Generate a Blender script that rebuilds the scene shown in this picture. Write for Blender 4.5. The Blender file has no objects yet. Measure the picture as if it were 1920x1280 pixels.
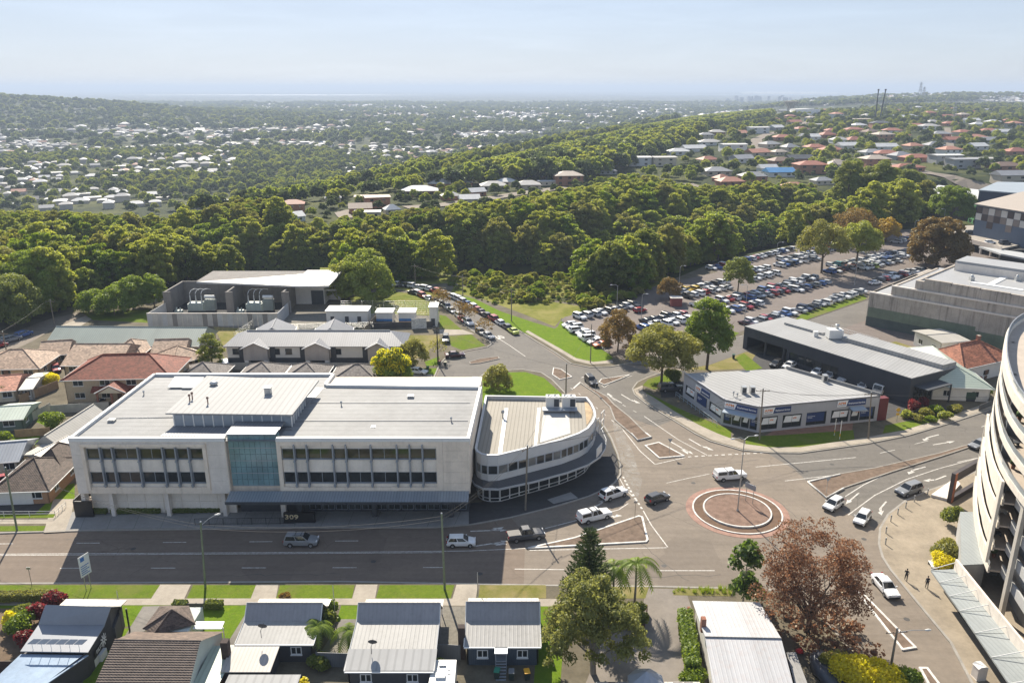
import bpy,bmesh,math,random
import numpy as np
from mathutils import Vector,Matrix
R=math.radians
rnd=random.Random(7)
S=bpy.context.scene
COL=S.collection
# ---------------------------------------------------------------- camera
FPX=1493.3;CAMH=60.0;TH=math.atan(475/FPX)
cam=bpy.data.cameras.new('camera');cam.lens=28.0;cam.sensor_width=36.0;cam.sensor_fit='HORIZONTAL'
cam.clip_start=0.5;cam.clip_end=80000
camo=bpy.data.objects.new('camera',cam);COL.objects.link(camo)
camo.location=(0,0,CAMH);camo.rotation_euler=(math.pi/2-TH,0,0)
S.camera=camo
# ---------------------------------------------------------------- sky, sun, exposure
SUN_EL=R(37);SUN_AZ=R(-16)  # azimuth measured from +Y towards +X
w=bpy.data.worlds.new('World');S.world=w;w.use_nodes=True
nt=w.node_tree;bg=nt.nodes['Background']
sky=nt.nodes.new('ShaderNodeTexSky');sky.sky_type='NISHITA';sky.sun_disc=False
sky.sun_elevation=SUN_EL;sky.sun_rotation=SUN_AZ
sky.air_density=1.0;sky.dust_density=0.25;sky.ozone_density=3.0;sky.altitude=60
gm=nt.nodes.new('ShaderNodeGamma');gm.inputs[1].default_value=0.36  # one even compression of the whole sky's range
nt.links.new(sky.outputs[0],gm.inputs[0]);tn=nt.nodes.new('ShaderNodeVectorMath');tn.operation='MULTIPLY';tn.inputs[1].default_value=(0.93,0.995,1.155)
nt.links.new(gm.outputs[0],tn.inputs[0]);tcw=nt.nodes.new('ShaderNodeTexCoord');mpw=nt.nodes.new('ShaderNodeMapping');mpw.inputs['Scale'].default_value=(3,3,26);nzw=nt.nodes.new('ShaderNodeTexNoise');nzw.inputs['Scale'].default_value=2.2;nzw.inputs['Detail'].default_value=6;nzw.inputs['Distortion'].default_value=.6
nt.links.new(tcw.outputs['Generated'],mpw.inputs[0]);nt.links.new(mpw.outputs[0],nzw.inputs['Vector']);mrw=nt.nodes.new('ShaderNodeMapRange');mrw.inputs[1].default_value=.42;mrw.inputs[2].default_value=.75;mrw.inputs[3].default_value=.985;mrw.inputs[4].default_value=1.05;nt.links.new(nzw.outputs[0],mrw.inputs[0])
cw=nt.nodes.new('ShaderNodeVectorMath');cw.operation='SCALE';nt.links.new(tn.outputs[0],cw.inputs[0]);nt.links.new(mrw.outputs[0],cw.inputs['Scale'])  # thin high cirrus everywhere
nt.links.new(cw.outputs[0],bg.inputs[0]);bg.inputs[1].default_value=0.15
sl=bpy.data.lights.new('sun','SUN');sl.energy=4.05;sl.angle=R(0.55);sl.color=(1.0,0.91,0.77)
so=bpy.data.objects.new('sun',sl);COL.objects.link(so)
sd=Vector((math.sin(SUN_AZ)*math.cos(SUN_EL),math.cos(SUN_AZ)*math.cos(SUN_EL),math.sin(SUN_EL)))
so.rotation_euler=sd.to_track_quat('Z','Y').to_euler();so.location=(-60,120,150)
vs=S.view_settings;vs.view_transform='Standard';vs.look='None';vs.exposure=1.26;vs.gamma=1.0
vs.use_curve_mapping=False
S.cycles.use_denoising=True
S.cycles.max_bounces=6;S.cycles.diffuse_bounces=3;S.cycles.glossy_bounces=3
S.cycles.transmission_bounces=4;S.cycles.transparent_max_bounces=6;S.cycles.volume_bounces=0
S.cycles.sample_clamp_indirect=6.0
# ---------------------------------------------------------------- photo pixel -> point of the place
def ray(px,py):
 u=px-960;v=640-py;c,s=math.cos(TH),math.sin(TH)
 return Vector((u,FPX*c+v*s,-FPX*s+v*c))
def G(px,py,z=0.0):
 d=ray(px,py);t=(z-CAMH)/d.z
 return Vector((d.x*t,d.y*t,z))
def zat(py,Y):
 d=ray(960,py);return CAMH+Y*d.z/d.y
def xat(px,py,Y):
 d=ray(px,py);return Y*d.x/d.y
def sst(a,b,x):
 t=min(1,max(0,(x-a)/(b-a)));return t*t*(3-2*t)
BND=[(-4000,320),(-228,354),(-98,460),(22,840),(329,1500),(685,2170),(1900,4600),(9000,9000)]
GUL=[(-320,305),(-80,305),(20,305),(80,352),(170,425),(300,520)]
def pdist(x,y,pl):
 best=1e18;sg=1
 for(ax,ay),(bx,by)in zip(pl[:-1],pl[1:]):
  dx,dy=bx-ax,by-ay
  t=max(0,min(1,((x-ax)*dx+(y-ay)*dy)/(dx*dx+dy*dy)))
  qx,qy=ax+t*dx-x,ay+t*dy-y
  d=qx*qx+qy*qy
  if d<best-1e-9:
   best=d;sg=1 if dx*(y-ay)-dy*(x-ax)>0 else-1
 return math.sqrt(best)*sg
def zt(x,y):
 d=pdist(x,y,BND)
 z=-46*sst(-20,230+0.1*max(0,y-400),d)
 g=abs(pdist(x,y,GUL));z-=15*(1-sst(8,52,g))*sst(225,262,y)
 if y>450:z+=14*sst(450,1200,y)*sst(10,190,-d)
 z+=82*math.exp(-((x+1900)/780)**2-((y-2700)/620)**2)
 if y>500:z+=3.0*math.sin(x*.011+1)*math.sin(y*.006)*sst(500,900,y)
 if y>2500:z+=14*math.exp(-((x-2300)/900)**2-((y-3600)/500)**2)
 return z
def P(px,py,z0=0.0):
 """where the sight line of a photo pixel meets the terrain (raised by z0)"""
 d=ray(px,py).normalized();t=40.0;last=t
 while t<30000:
  q=Vector((0,0,CAMH))+d*t
  if q.z<=zt(q.x,q.y)+z0:
   lo,hi=last,t
   for _ in range(14):
    m=(lo+hi)/2;q=Vector((0,0,CAMH))+d*m
    if q.z<=zt(q.x,q.y)+z0:hi=m
    else:lo=m
   return q
  last=t;t*=1.012
 return q
 # ---------------------------------------------------------------- materials
MATS={}
def pbr(name):
 m=bpy.data.materials.new(name);m.use_nodes=True
 return m,m.node_tree,m.node_tree.nodes['Principled BSDF']
def N(t,kind,**kw):
 n=t.nodes.new('ShaderNode'+kind)
 for k,v in kw.items():
  if k.startswith('i_'):
   n.inputs[int(k[2:])if k[2:].isdigit()else k[2:]].default_value=v
  else:setattr(n,k,v)
 return n
def mixc(t,fac,a,b,mode='MIX'):
 n=t.nodes.new('ShaderNodeMix');n.data_type='RGBA';n.blend_type=mode
 for i,v in((0,fac),(6,a),(7,b)):
  if isinstance(v,bpy.types.NodeSocket):t.links.new(v,n.inputs[i])
  elif i==0:n.inputs[0].default_value=v
  else:n.inputs[i].default_value=(*v[:3],1)
 return n.outputs[2]
def mth(t,op,a,b=0.0,c=None):
 n=t.nodes.new('ShaderNodeMath');n.operation=op
 for i,v in enumerate((a,b)if c is None else(a,b,c)):
  if isinstance(v,bpy.types.NodeSocket):t.links.new(v,n.inputs[i])
  else:n.inputs[i].default_value=v
 return n.outputs[0]
def ramp(t,val,lo,hi,a=0.0,b=1.0):
 n=t.nodes.new('ShaderNodeMapRange');n.clamp=True
 n.inputs[1].default_value=lo;n.inputs[2].default_value=hi;n.inputs[3].default_value=a;n.inputs[4].default_value=b
 t.links.new(val,n.inputs[0]);return n.outputs[0]
def noise(t,scale,detail=4,rough=.6,vec=None,dist=0.0):
 n=N(t,'TexNoise');n.inputs['Scale'].default_value=scale;n.inputs['Detail'].default_value=detail
 n.inputs['Roughness'].default_value=rough;n.inputs['Distortion'].default_value=dist
 if vec is None:
  tc=t.nodes.get('TC')or N(t,'TexCoord',name='TC');vec=tc.outputs['Object']
 t.links.new(vec,n.inputs['Vector']);return n.outputs[0]
def M(name,col,rough=.7,var=.12,scale=.6,metal=0.0,bump=0.0,bscale=8.0,stain=0.0,spec=.5,ocol=False,seam=None,grime=None):
 """procedural surface: base colour with two scales of mottling, optional vertical stains, optional seams (angle, spacing, depth)"""
 key=name
 if key in MATS:return MATS[key]
 m,t,b=pbr(name)
 base=col
 if ocol:
  oi=N(t,'ObjectInfo');base=oi.outputs['Color']
 n1=noise(t,scale,5,.65);n2=noise(t,scale*9,4,.7)
 f=mth(t,'ADD',ramp(t,n1,.3,.7,1-var,1+var),ramp(t,n2,.3,.7,-var*.5,var*.5))
 mul=N(t,'VectorMath',operation='SCALE')
 if isinstance(base,bpy.types.NodeSocket):t.links.new(base,mul.inputs[0])
 else:mul.inputs[0].default_value=col[:3]
 t.links.new(f,mul.inputs['Scale']);out=mul.outputs[0]
 if stain>0:
  tc=t.nodes.get('TC');mp=N(t,'Mapping');mp.inputs['Scale'].default_value=(1.3,1.3,.07)
  t.links.new(tc.outputs['Object'],mp.inputs[0])
  s=noise(t,1.1,6,.7,mp.outputs[0])
  out=mixc(t,mth(t,'MULTIPLY',ramp(t,s,.5,.78),stain),out,grime or(col[0]*.3,col[1]*.29,col[2]*.27))
 hgt=None
 if seam:
  ang,sp,dep=seam
  tc=t.nodes.get('TC');mp=N(t,'Mapping');mp.inputs['Rotation'].default_value=(0,0,-ang)
  t.links.new(tc.outputs['Object'],mp.inputs[0])
  sx=N(t,'SeparateXYZ');t.links.new(mp.outputs[0],sx.inputs[0])
  fr=mth(t,'FRACT',mth(t,'DIVIDE',sx.outputs[0],sp))
  rib=mth(t,'SUBTRACT',1.0,ramp(t,mth(t,'ABSOLUTE',mth(t,'SUBTRACT',fr,.5)),.06,.2))
  # sheets differ a little in tone from one to the next
  wn=N(t,'TexWhiteNoise',noise_dimensions='1D');t.links.new(mth(t,'FLOOR',mth(t,'DIVIDE',sx.outputs[0],sp*3)),wn.inputs['W'])
  out=mixc(t,1.0,out,mixc(t,wn.outputs[0],(.93,.93,.93),(1.03,1.03,1.03)),'MULTIPLY')
  out=mixc(t,mth(t,'MULTIPLY',rib,dep),out,(col[0]*.55,col[1]*.55,col[2]*.55))
  hgt=rib
 t.links.new(out,b.inputs['Base Color'])
 b.inputs['Roughness'].default_value=rough;b.inputs['Metallic'].default_value=metal
 b.inputs['Specular IOR Level'].default_value=spec
 if bump or hgt is not None:
  bn=N(t,'Bump');bn.inputs['Strength'].default_value=bump or .22;bn.inputs['Distance'].default_value=.05
  t.links.new(hgt if hgt is not None else noise(t,bscale,5,.7),bn.inputs['Height']);t.links.new(bn.outputs[0],b.inputs['Normal'])
 MATS[key]=m;return m
 # ---------------------------------------------------------------- mesh builder
class MB:
 def __init__(s):s.v=[];s.f=[];s.m=[];s.mi=0;s.sm=[]
 def add(s,vs,fs,smooth=False):
  o=len(s.v);s.v+=[tuple(p)for p in vs]
  for f in fs:s.f.append(tuple(i+o for i in f));s.m.append(s.mi);s.sm.append(smooth)
  return s
 def quad(s,*p):return s.add(p,[tuple(range(len(p)))])
 def box(s,x0,x1,y0,y1,z0,z1):
  return s.add([(x0,y0,z0),(x1,y0,z0),(x1,y1,z0),(x0,y1,z0),(x0,y0,z1),(x1,y0,z1),(x1,y1,z1),(x0,y1,z1)],[(3,2,1,0),(4,5,6,7),(0,1,5,4),(1,2,6,5),(2,3,7,6),(3,0,4,7)])
 def prism(s,poly,z0,z1,bottom=True):
  """poly: list of (x,y) counter-clockwise or not; z0/z1 numbers or per-point lists"""
  n=len(poly)
  a=sum(poly[i][0]*poly[(i+1)%n][1]-poly[(i+1)%n][0]*poly[i][1]for i in range(n))
  idx=list(range(n))if a>0 else list(range(n))[::-1]
  zz0=z0 if isinstance(z0,(list,tuple))else[z0]*n;zz1=z1 if isinstance(z1,(list,tuple))else[z1]*n
  vs=[(poly[i][0],poly[i][1],zz0[i])for i in idx]+[(poly[i][0],poly[i][1],zz1[i])for i in idx]
  fs=[tuple(range(n,2*n))]+[(i,(i+1)%n,n+(i+1)%n,n+i)for i in range(n)]
  if bottom:fs.append(tuple(range(n-1,-1,-1)))
  return s.add(vs,fs)
 def tube(s,path,r,n=6,r2=None,cap=True,smooth=True):
  pts=[Vector(p)for p in path];k=len(pts);rings=[]
  for i,p in enumerate(pts):
   d=(pts[min(i+1,k-1)]-pts[max(i-1,0)])
   d=d.normalized()if d.length>1e-9 else Vector((0,0,1))
   a=d.cross(Vector((0,0,1))if abs(d.z)<.9 else Vector((1,0,0))).normalized();b=d.cross(a)
   rr=r if not isinstance(r,(list,tuple))else r[i]
   if r2 is not None:rr=r+(r2-r)*i/max(1,k-1)
   rings.append([p+(a*math.cos(2*math.pi*j/n)+b*math.sin(2*math.pi*j/n))*rr for j in range(n)])
  vs=[q for rg in rings for q in rg];fs=[]
  for i in range(k-1):
   for j in range(n):fs.append((i*n+j,i*n+(j+1)%n,(i+1)*n+(j+1)%n,(i+1)*n+j))
  s.add(vs,fs,smooth)
  if cap:s.add(rings[0],[tuple(range(n))[::-1]]);s.add(rings[-1],[tuple(range(n))])
  return s
 def lathe(s,prof,n=12,c=(0,0,0),smooth=True):
  vs=[];fs=[]
  for(r,z)in prof:
   for j in range(n):vs.append((c[0]+r*math.cos(2*math.pi*j/n),c[1]+r*math.sin(2*math.pi*j/n),c[2]+z))
  for i in range(len(prof)-1):
   for j in range(n):fs.append((i*n+j,i*n+(j+1)%n,(i+1)*n+(j+1)%n,(i+1)*n+j))
  return s.add(vs,fs,smooth)
 def blob(s,c,r,seed=0,sub=1,jit=.2):
  bm=bmesh.new();bmesh.ops.create_icosphere(bm,subdivisions=sub,radius=1.0);rr=random.Random(seed)
  rx=r if isinstance(r,(tuple,list))else(r,r,r)
  vs=[]
  for v in bm.verts:
   k=1+rr.uniform(-jit,jit);vs.append((c[0]+v.co.x*rx[0]*k,c[1]+v.co.y*rx[1]*k,c[2]+v.co.z*rx[2]*k))
  fs=[tuple(v.index for v in f.verts)for f in bm.faces];bm.free();return s.add(vs,fs,True)
 def mesh(s,name,mats,org=(0,0,0)):
  me=bpy.data.meshes.new(name);o=Vector(org)
  me.from_pydata([(x-o.x,y-o.y,z-o.z)for x,y,z in s.v],[],s.f)
  for m in(mats if isinstance(mats,(list,tuple))else[mats]):me.materials.append(m)
  if any(s.m):me.polygons.foreach_set('material_index',s.m)
  if any(s.sm):me.polygons.foreach_set('use_smooth',s.sm)
  me.update();return me
 def build(s,name,mats,parent=None,org=None):
  o=bpy.data.objects.new(name,None if not s.f else s.mesh(name,mats,org if org is not None else(parent.matrix_world_org if False else(parent['_o']if parent is not None and '_o' in parent else(0,0,0)))))
  COL.objects.link(o)
  if parent is not None:
   o.parent=parent
   if '_o' in parent:o['_o']=parent['_o']
  return o
def tag(o,label=None,cat=None,group=None,kind=None):
 if label:o['label']=label
 if cat:o['category']=cat
 if group:o['group']=group
 if kind:o['kind']=kind
 return o
def thing(name,label,cat,loc=(0,0,0),rz=0.0,group=None,baked=True):
 """Empty at the base of a thing. baked: its parts are built in world coordinates round that base"""
 o=bpy.data.objects.new(name,None);COL.objects.link(o);o.location=loc;o.rotation_euler=(0,0,rz);o.empty_display_size=.2
 if baked:o['_o']=tuple(loc)
 return tag(o,label,cat,group)
def solo(name,mb,mat,label,cat,group=None,loc=None):
 """a thing that is one mesh, built in world coordinates, origin at its base"""
 if loc is None:
  a=np.array(mb.v);loc=(float(a[:,0].mean()),float(a[:,1].mean()),float(a[:,2].min()))
 me=mb.mesh(name,mat,loc);o=bpy.data.objects.new(name,me);COL.objects.link(o);o.location=loc
 return tag(o,label,cat,group)
def struct(name,mb,mat):return tag(mb.build(name,mat),kind='structure')
def part(name,mb,mat,parent,label=None):
 o=mb.build(name,mat,parent)
 if label:o['label']=label
 return o
def clone(src,parent=None,loc=None,rz=None,scale=None):
 o=src.copy();COL.objects.link(o);o.parent=parent
 if loc is not None:o.location=loc
 if rz is not None:o.rotation_euler=(0,0,rz)
 if scale is not None:o.scale=scale if isinstance(scale,(tuple,list,Vector))else(scale,)*3
 return o
def copy_tree(src,parent=None):
 o=clone(src,parent)
 for c in KIDS.get(src.name,()):copy_tree(c,o)
 return o
KIDS={}
def reg(root,kids):KIDS[root.name]=list(kids);return root
def mobj(name,me,parent=None,loc=(0,0,0),rz=0.0,scale=1.0,color=None):
 o=bpy.data.objects.new(name,me);COL.objects.link(o);o.parent=parent;o.location=loc;o.rotation_euler=(0,0,rz)
 o.scale=scale if isinstance(scale,(tuple,list))else(scale,)*3
 if color:o.color=(*color,1)
 return o
class Fr:
 """a wall plane from p0 to p1 (seen from outside, left to right); u along it, z up, d outwards"""
 def __init__(s,p0,p1):
  s.p=Vector((p0[0],p0[1]));e=Vector((p1[0],p1[1]))-s.p;s.L=e.length;s.u=e.normalized();s.n=Vector((s.u.y,-s.u.x))
 def pt(s,u,z,d=0.0):q=s.p+s.u*u+s.n*d;return(q.x,q.y,z)
 def box(s,mb,u0,u1,z0,z1,d0,d1):
  c=[s.pt(u0,z0,d1),s.pt(u1,z0,d1),s.pt(u1,z0,d0),s.pt(u0,z0,d0),s.pt(u0,z1,d1),s.pt(u1,z1,d1),s.pt(u1,z1,d0),s.pt(u0,z1,d0)]
  return mb.add(c,[(3,2,1,0),(4,5,6,7),(0,1,5,4),(1,2,6,5),(2,3,7,6),(3,0,4,7)])
 def wall(s,mb,u0,u1,z0,z1,holes,t=.25,d=0.0):
  """wall slab with real openings"""
  us=sorted({u0,u1,*[h[0]for h in holes],*[h[1]for h in holes]});zs=sorted({z0,z1,*[h[2]for h in holes],*[h[3]for h in holes]})
  us=[x for x in us if u0<=x<=u1];zs=[x for x in zs if z0<=x<=z1]
  for a,b in zip(zs[:-1],zs[1:]):
   run=None
   for c,e in zip(us[:-1],us[1:]):
    inh=any(h[0]<=(c+e)/2<=h[1]and h[2]<=(a+b)/2<=h[3]for h in holes)
    if not inh:run=(run[0]if run else c,e)
    if(inh or e==us[-1])and run:s.box(mb,run[0],run[1],a,b,d-t,d);run=None
  return mb
def text_mesh(s,size,bold=False):
 cu=bpy.data.curves.new('t','FONT');cu.body=s;cu.size=size;cu.extrude=.012;cu.align_x='LEFT';cu.resolution_u=2
 if bold:cu.offset=size*.02
 o=bpy.data.objects.new('t',cu);COL.objects.link(o)
 me=bpy.data.meshes.new_from_object(o.evaluated_get(bpy.context.evaluated_depsgraph_get()))
 bpy.data.objects.remove(o);bpy.data.curves.remove(cu);return me
def text_on(fr,s,u,z,size,mat,parent,d=.02,bold=False,name='lettering',width=None):
 me=text_mesh(s,size,bold);me.materials.clear();me.materials.append(mat)
 a=np.empty(len(me.vertices)*3);me.vertices.foreach_get('co',a);a=a.reshape(-1,3)
 k=1.0 if not width else width/max(1e-6,a[:,0].max())
 o=Vector(parent['_o'])if '_o' in parent else Vector((0,0,0))
 out=np.array([Vector(fr.pt(u+x*k,z+y,d+zz))-o for x,y,zz in a])
 me.vertices.foreach_set('co',out.ravel());me.update()
 ob=bpy.data.objects.new(name,me);COL.objects.link(ob);ob.parent=parent;return ob
def ordn(i):return['first','second','third','fourth','fifth','sixth','seventh','eighth','ninth','tenth','eleventh','twelfth','thirteenth','fourteenth','fifteenth','sixteenth','seventeenth','eighteenth','nineteenth','twentieth'][i]if i<20 else(str(i+1)+('st' if(i+1)%10==1 and(i+1)%100!=11 else 'nd' if(i+1)%10==2 and(i+1)%100!=12 else 'rd' if(i+1)%10==3 and(i+1)%100!=13 else 'th'))
def PL(pts,z=0.0):return[tuple(G(x,y,z)[:2])for x,y in pts]
# ================================================================ terrain
def terrain_mat():
 m,t,b=pbr('terrain')
 tc=N(t,'TexCoord',name='TC');sx=N(t,'SeparateXYZ');t.links.new(tc.outputs['Object'],sx.inputs[0])
 n1=noise(t,.02,6,.65);n2=noise(t,.35,5,.7);n3=noise(t,.0016,5,.6)
 g=mixc(t,ramp(t,n2,.3,.7),(.045,.062,.014),(.125,.12,.035))
 g=mixc(t,ramp(t,n1,.45,.62),(.03,.04,.012),g)
 far=ramp(t,sx.outputs[1],1100,2600)
 vo=N(t,'TexVoronoi');vo.inputs['Scale'].default_value=.035;t.links.new(tc.outputs['Object'],vo.inputs['Vector'])
 vr=N(t,'SeparateColor');t.links.new(vo.outputs['Color'],vr.inputs[0])
 roofs=mth(t,'MULTIPLY',ramp(t,vo.outputs['Distance'],.30,.22),ramp(t,vr.outputs[0],.62,.64))
 town=mixc(t,roofs,mixc(t,ramp(t,n1,.35,.6),(.03,.042,.022),(.07,.08,.05)),mixc(t,vr.outputs[1],(.75,.74,.72),(.25,.2,.18)))
 wood=mixc(t,n1,(.014,.022,.009),(.03,.042,.016))
 town=mixc(t,ramp(t,n3,.56,.60),town,wood)
 t.links.new(mixc(t,far,g,town),b.inputs['Base Color']);b.inputs['Roughness'].default_value=.95;b.inputs['Specular IOR Level'].default_value=.1
 return m
ys=[38.0]
while ys[-1]<34000:ys.append(ys[-1]*1.033)
nc=150;vv=[];ff=[]
for j,y in enumerate(ys):
 hw=y*.95+220
 for i in range(nc+1):
  k=i/nc*2-1;x=hw*(0.6*k+.4*k**3)
  vv.append((x,y,zt(x,y)-.1))
for j in range(len(ys)-1):
 for i in range(nc):a=j*(nc+1)+i;ff.append((a,a+1,a+nc+2,a+nc+1))
tb=MB();tb.add(vv,ff,True);struct('terrain',tb,terrain_mat())
# far range of hills and the sea beyond the coast
hb=MB();vs_=[];fs_=[]
rr=random.Random(3);prof=[.5+.3*math.sin(i*.21)+.25*math.sin(i*.57+1)+.18*math.sin(i*1.3)+rr.uniform(-.06,.06)for i in range(121)]
for i in range(121):
 k=i/120;x=-30000+44000*k;e=max(0,min(1,(1.04-k)*4));h=15+85*max(.05,prof[i])*e
 vs_+=[(x,29000,-50),(x,30500,-46+h),(x,33500,-50)]
for i in range(120):
 for q in(0,1):fs_.append((i*3+q,i*3+3+q,i*3+4+q,i*3+1+q))
hb.add(vs_,fs_,True);struct('hills',hb,M('far_hill_forest',(.03,.04,.03),.95,.2,.001,spec=.1))
def water_mat():
 m,t,b=pbr('sea_water');b.inputs['Base Color'].default_value=(.05,.09,.12,1);b.inputs['Roughness'].default_value=.35
 bn=N(t,'Bump');bn.inputs['Strength'].default_value=.25;t.links.new(noise(t,.02,4),bn.inputs['Height']);t.links.new(bn.outputs[0],b.inputs['Normal']);return m
WAT=water_mat()
sb=MB();sb.quad((5200,9800,-45.5),(9000,8200,-45.5),(40000,14000,-45.5),(40000,34500,-45.5),(14000,34500,-45.5),(8600,24000,-45.5),(6300,14500,-45.5))
struct('sea',sb,WAT)
rb=MB();rb.quad((1700,12500,-45),(3800,11900,-45),(5600,12800,-45),(5400,14200,-45),(3000,13600,-45),(1800,13300,-45))
rb.quad((-6200,12600,-45),(-2500,12300,-45),(-900,12800,-45),(-2600,13500,-45),(-6000,13300,-45))
struct('river',rb,WAT)
bb=MB();bb.quad((4300,15500,-44.6),(6400,15200,-44.6),(8500,23800,-44.6),(13000,33500,-44.6),(9500,33500,-44.6),(6000,22000,-44.6))
struct('beach',bb,M('sand',(.62,.55,.42),.9,.06,.002))
# ================================================================ roads
def asphalt(name,col,var=.1,patch=0.0):
 m,t,b=pbr(name)
 n1=noise(t,.12,5,.6,dist=.6);n2=noise(t,1.4,5,.7);n3=noise(t,30,3,.8)
 f=mth(t,'ADD',mth(t,'ADD',ramp(t,n1,.3,.7,1-var,1+var),ramp(t,n2,.3,.7,-.12,.12)),ramp(t,n3,.2,.8,-.12,.12))
 sc=N(t,'VectorMath',operation='SCALE');sc.inputs[0].default_value=col;t.links.new(f,sc.inputs['Scale']);out=sc.outputs[0]
 vo=N(t,'TexVoronoi',feature='DISTANCE_TO_EDGE');vo.inputs['Scale'].default_value=.16
 dv=N(t,'VectorMath',operation='ADD');tc=t.nodes.get('TC');nz=N(t,'TexNoise');nz.inputs['Scale'].default_value=.8
 t.links.new(tc.outputs['Object'],nz.inputs['Vector']);t.links.new(nz.outputs['Color'],dv.inputs[0]);t.links.new(tc.outputs['Object'],dv.inputs[1])
 t.links.new(dv.outputs[0],vo.inputs['Vector'])
 crack=mth(t,'MULTIPLY',ramp(t,vo.outputs['Distance'],.018,.004),ramp(t,n1,.5,.62))
 out=mixc(t,mth(t,'MULTIPLY',crack,.5),out,(col[0]*.45,col[1]*.45,col[2]*.45))
 mp=N(t,'Mapping');mp.inputs['Scale'].default_value=(.05,.9,1);t.links.new(tc.outputs['Object'],mp.inputs[0])
 trk=noise(t,1.0,4,.6,mp.outputs[0]);out=mixc(t,ramp(t,trk,.40,.72,0,.42),out,(col[0]*.62,col[1]*.61,col[2]*.6))
 bl=noise(t,.07,3,.5,dist=1.2);out=mixc(t,ramp(t,bl,.5,.8,0,.4),out,(col[0]*1.3,col[1]*1.27,col[2]*1.2))
 vp=N(t,'TexVoronoi',distance='CHEBYCHEV');vp.inputs['Scale'].default_value=.085;t.links.new(tc.outputs['Object'],vp.inputs['Vector']);vs2=N(t,'SeparateColor');t.links.new(vp.outputs['Color'],vs2.inputs[0])
 out=mixc(t,mth(t,'MULTIPLY',ramp(t,vs2.outputs[0],.86,.87),.28),out,(col[0]*.6,col[1]*.6,col[2]*.62))
 oil=mth(t,'MULTIPLY',ramp(t,noise(t,.45,4,.6),.60,.74),.35)
 out=mixc(t,oil,out,(col[0]*.5,col[1]*.5,col[2]*.5))
 t.links.new(out,b.inputs['Base Color']);b.inputs['Roughness'].default_value=.88;b.inputs['Specular IOR Level'].default_value=.25
 bn=N(t,'Bump');bn.inputs['Strength'].default_value=.25;bn.inputs['Distance'].default_value=.02;t.links.new(n3,bn.inputs['Height']);t.links.new(bn.outputs[0],b.inputs['Normal'])
 return m
A_PALE=asphalt('asphalt_pale_worn',(.205,.172,.138))
A_BROWN=asphalt('asphalt_brown',(.175,.138,.108),.09)
A_GREY=asphalt('asphalt_grey',(.150,.138,.122),.08)
A_PARK=asphalt('asphalt_car_park',(.165,.138,.122),.12)
A_DARK=asphalt('asphalt_dark_path',(.062,.06,.06),.14)
def paint_mat():
 m,t,b=pbr('road_paint');n=noise(t,2.5,6,.75)
 t.links.new(mixc(t,ramp(t,n,.42,.68),(.62,.60,.56),(.27,.24,.20)),b.inputs['Base Color']);b.inputs['Roughness'].default_value=.7;return m
PAINT=paint_mat()
CONC=M('footpath_concrete',(.34,.30,.245),.9,.16,.35,bump=.15,bscale=20,spec=.2)
CONC_G=M('footpath_grey',(.255,.25,.24),.9,.14,.3,bump=.15,bscale=20,spec=.2)
KERB=M('kerb_concrete',(.30,.28,.25),.9,.15,.8,spec=.2)
WKERB=M('kerb_white_paint',(.60,.58,.54),.8,.3,1.2)
def grass_mat(name,a,b_,dry=(.17,.15,.06),d0=.58):
 m,t,b=pbr(name);n1=noise(t,.5,6,.7);n2=noise(t,9,4,.8);n3=noise(t,.13,4,.6,dist=.8);n4=noise(t,45,3,.8)
 c=mixc(t,ramp(t,n1,.3,.7),a,b_);c=mixc(t,mth(t,'MULTIPLY',ramp(t,n2,.3,.75),.55),c,(a[0]*.45,a[1]*.5,a[2]*.5))
 c=mixc(t,ramp(t,n4,.35,.8,0,.5),c,(b_[0]*1.3,b_[1]*1.25,b_[2]));n6=noise(t,3.2,5,.8);c=mixc(t,ramp(t,n6,.45,.72,0,.6),c,(a[0]*.55,a[1]*.6,a[2]*.6));n7=noise(t,.9,4,.7);c=mixc(t,ramp(t,n7,.55,.75,0,.55),c,(b_[0]*1.35,b_[1]*1.1,b_[2]*1.2))
 c=mixc(t,ramp(t,n3,d0-.06,d0+.16,0,.75),c,dry);n5=noise(t,1.3,5,.7);c=mixc(t,ramp(t,n5,.55,.72,0,.5),c,(dry[0]*.8,dry[1]*.85,dry[2]*.7))
 t.links.new(c,b.inputs['Base Color']);b.inputs['Roughness'].default_value=.95;b.inputs['Specular IOR Level'].default_value=.04
 bn=N(t,'Bump');bn.inputs['Strength'].default_value=.6;bn.inputs['Distance'].default_value=.08;t.links.new(n2,bn.inputs['Height']);t.links.new(bn.outputs[0],b.inputs['Normal'])
 return m
GRASS=grass_mat('lawn',(.095,.150,.016),(.155,.205,.026))
GRASSB=grass_mat('lawn_lush',(.10,.175,.015),(.16,.235,.022),d0=.70)
GRASSD=grass_mat('lawn_dry',(.13,.15,.03),(.21,.19,.06),(.27,.22,.11),.45)
SOIL=M('bare_soil',(.16,.115,.078),.95,.25,.7,bump=.4,bscale=12,spec=.1)
GRAVEL=M('gravel',(.20,.185,.155),.95,.22,2.0,bump=.6,bscale=25,spec=.15)
MULCH=M('brown_island_paving',(.165,.122,.092),.95,.3,.9,bump=.4,bscale=25,spec=.1)
REDP=M('red_roundabout_paving',(.30,.185,.145),.9,.25,.8,spec=.2)
road=struct('road',MB().quad((-175,40,0),(175,40,0),(175,190,0),(120,225,0),(20,222,0),(-5,226,0),(-15,240,0),(-25,250,0),(-70,252,0),(-175,190,0)),A_PALE)
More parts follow.
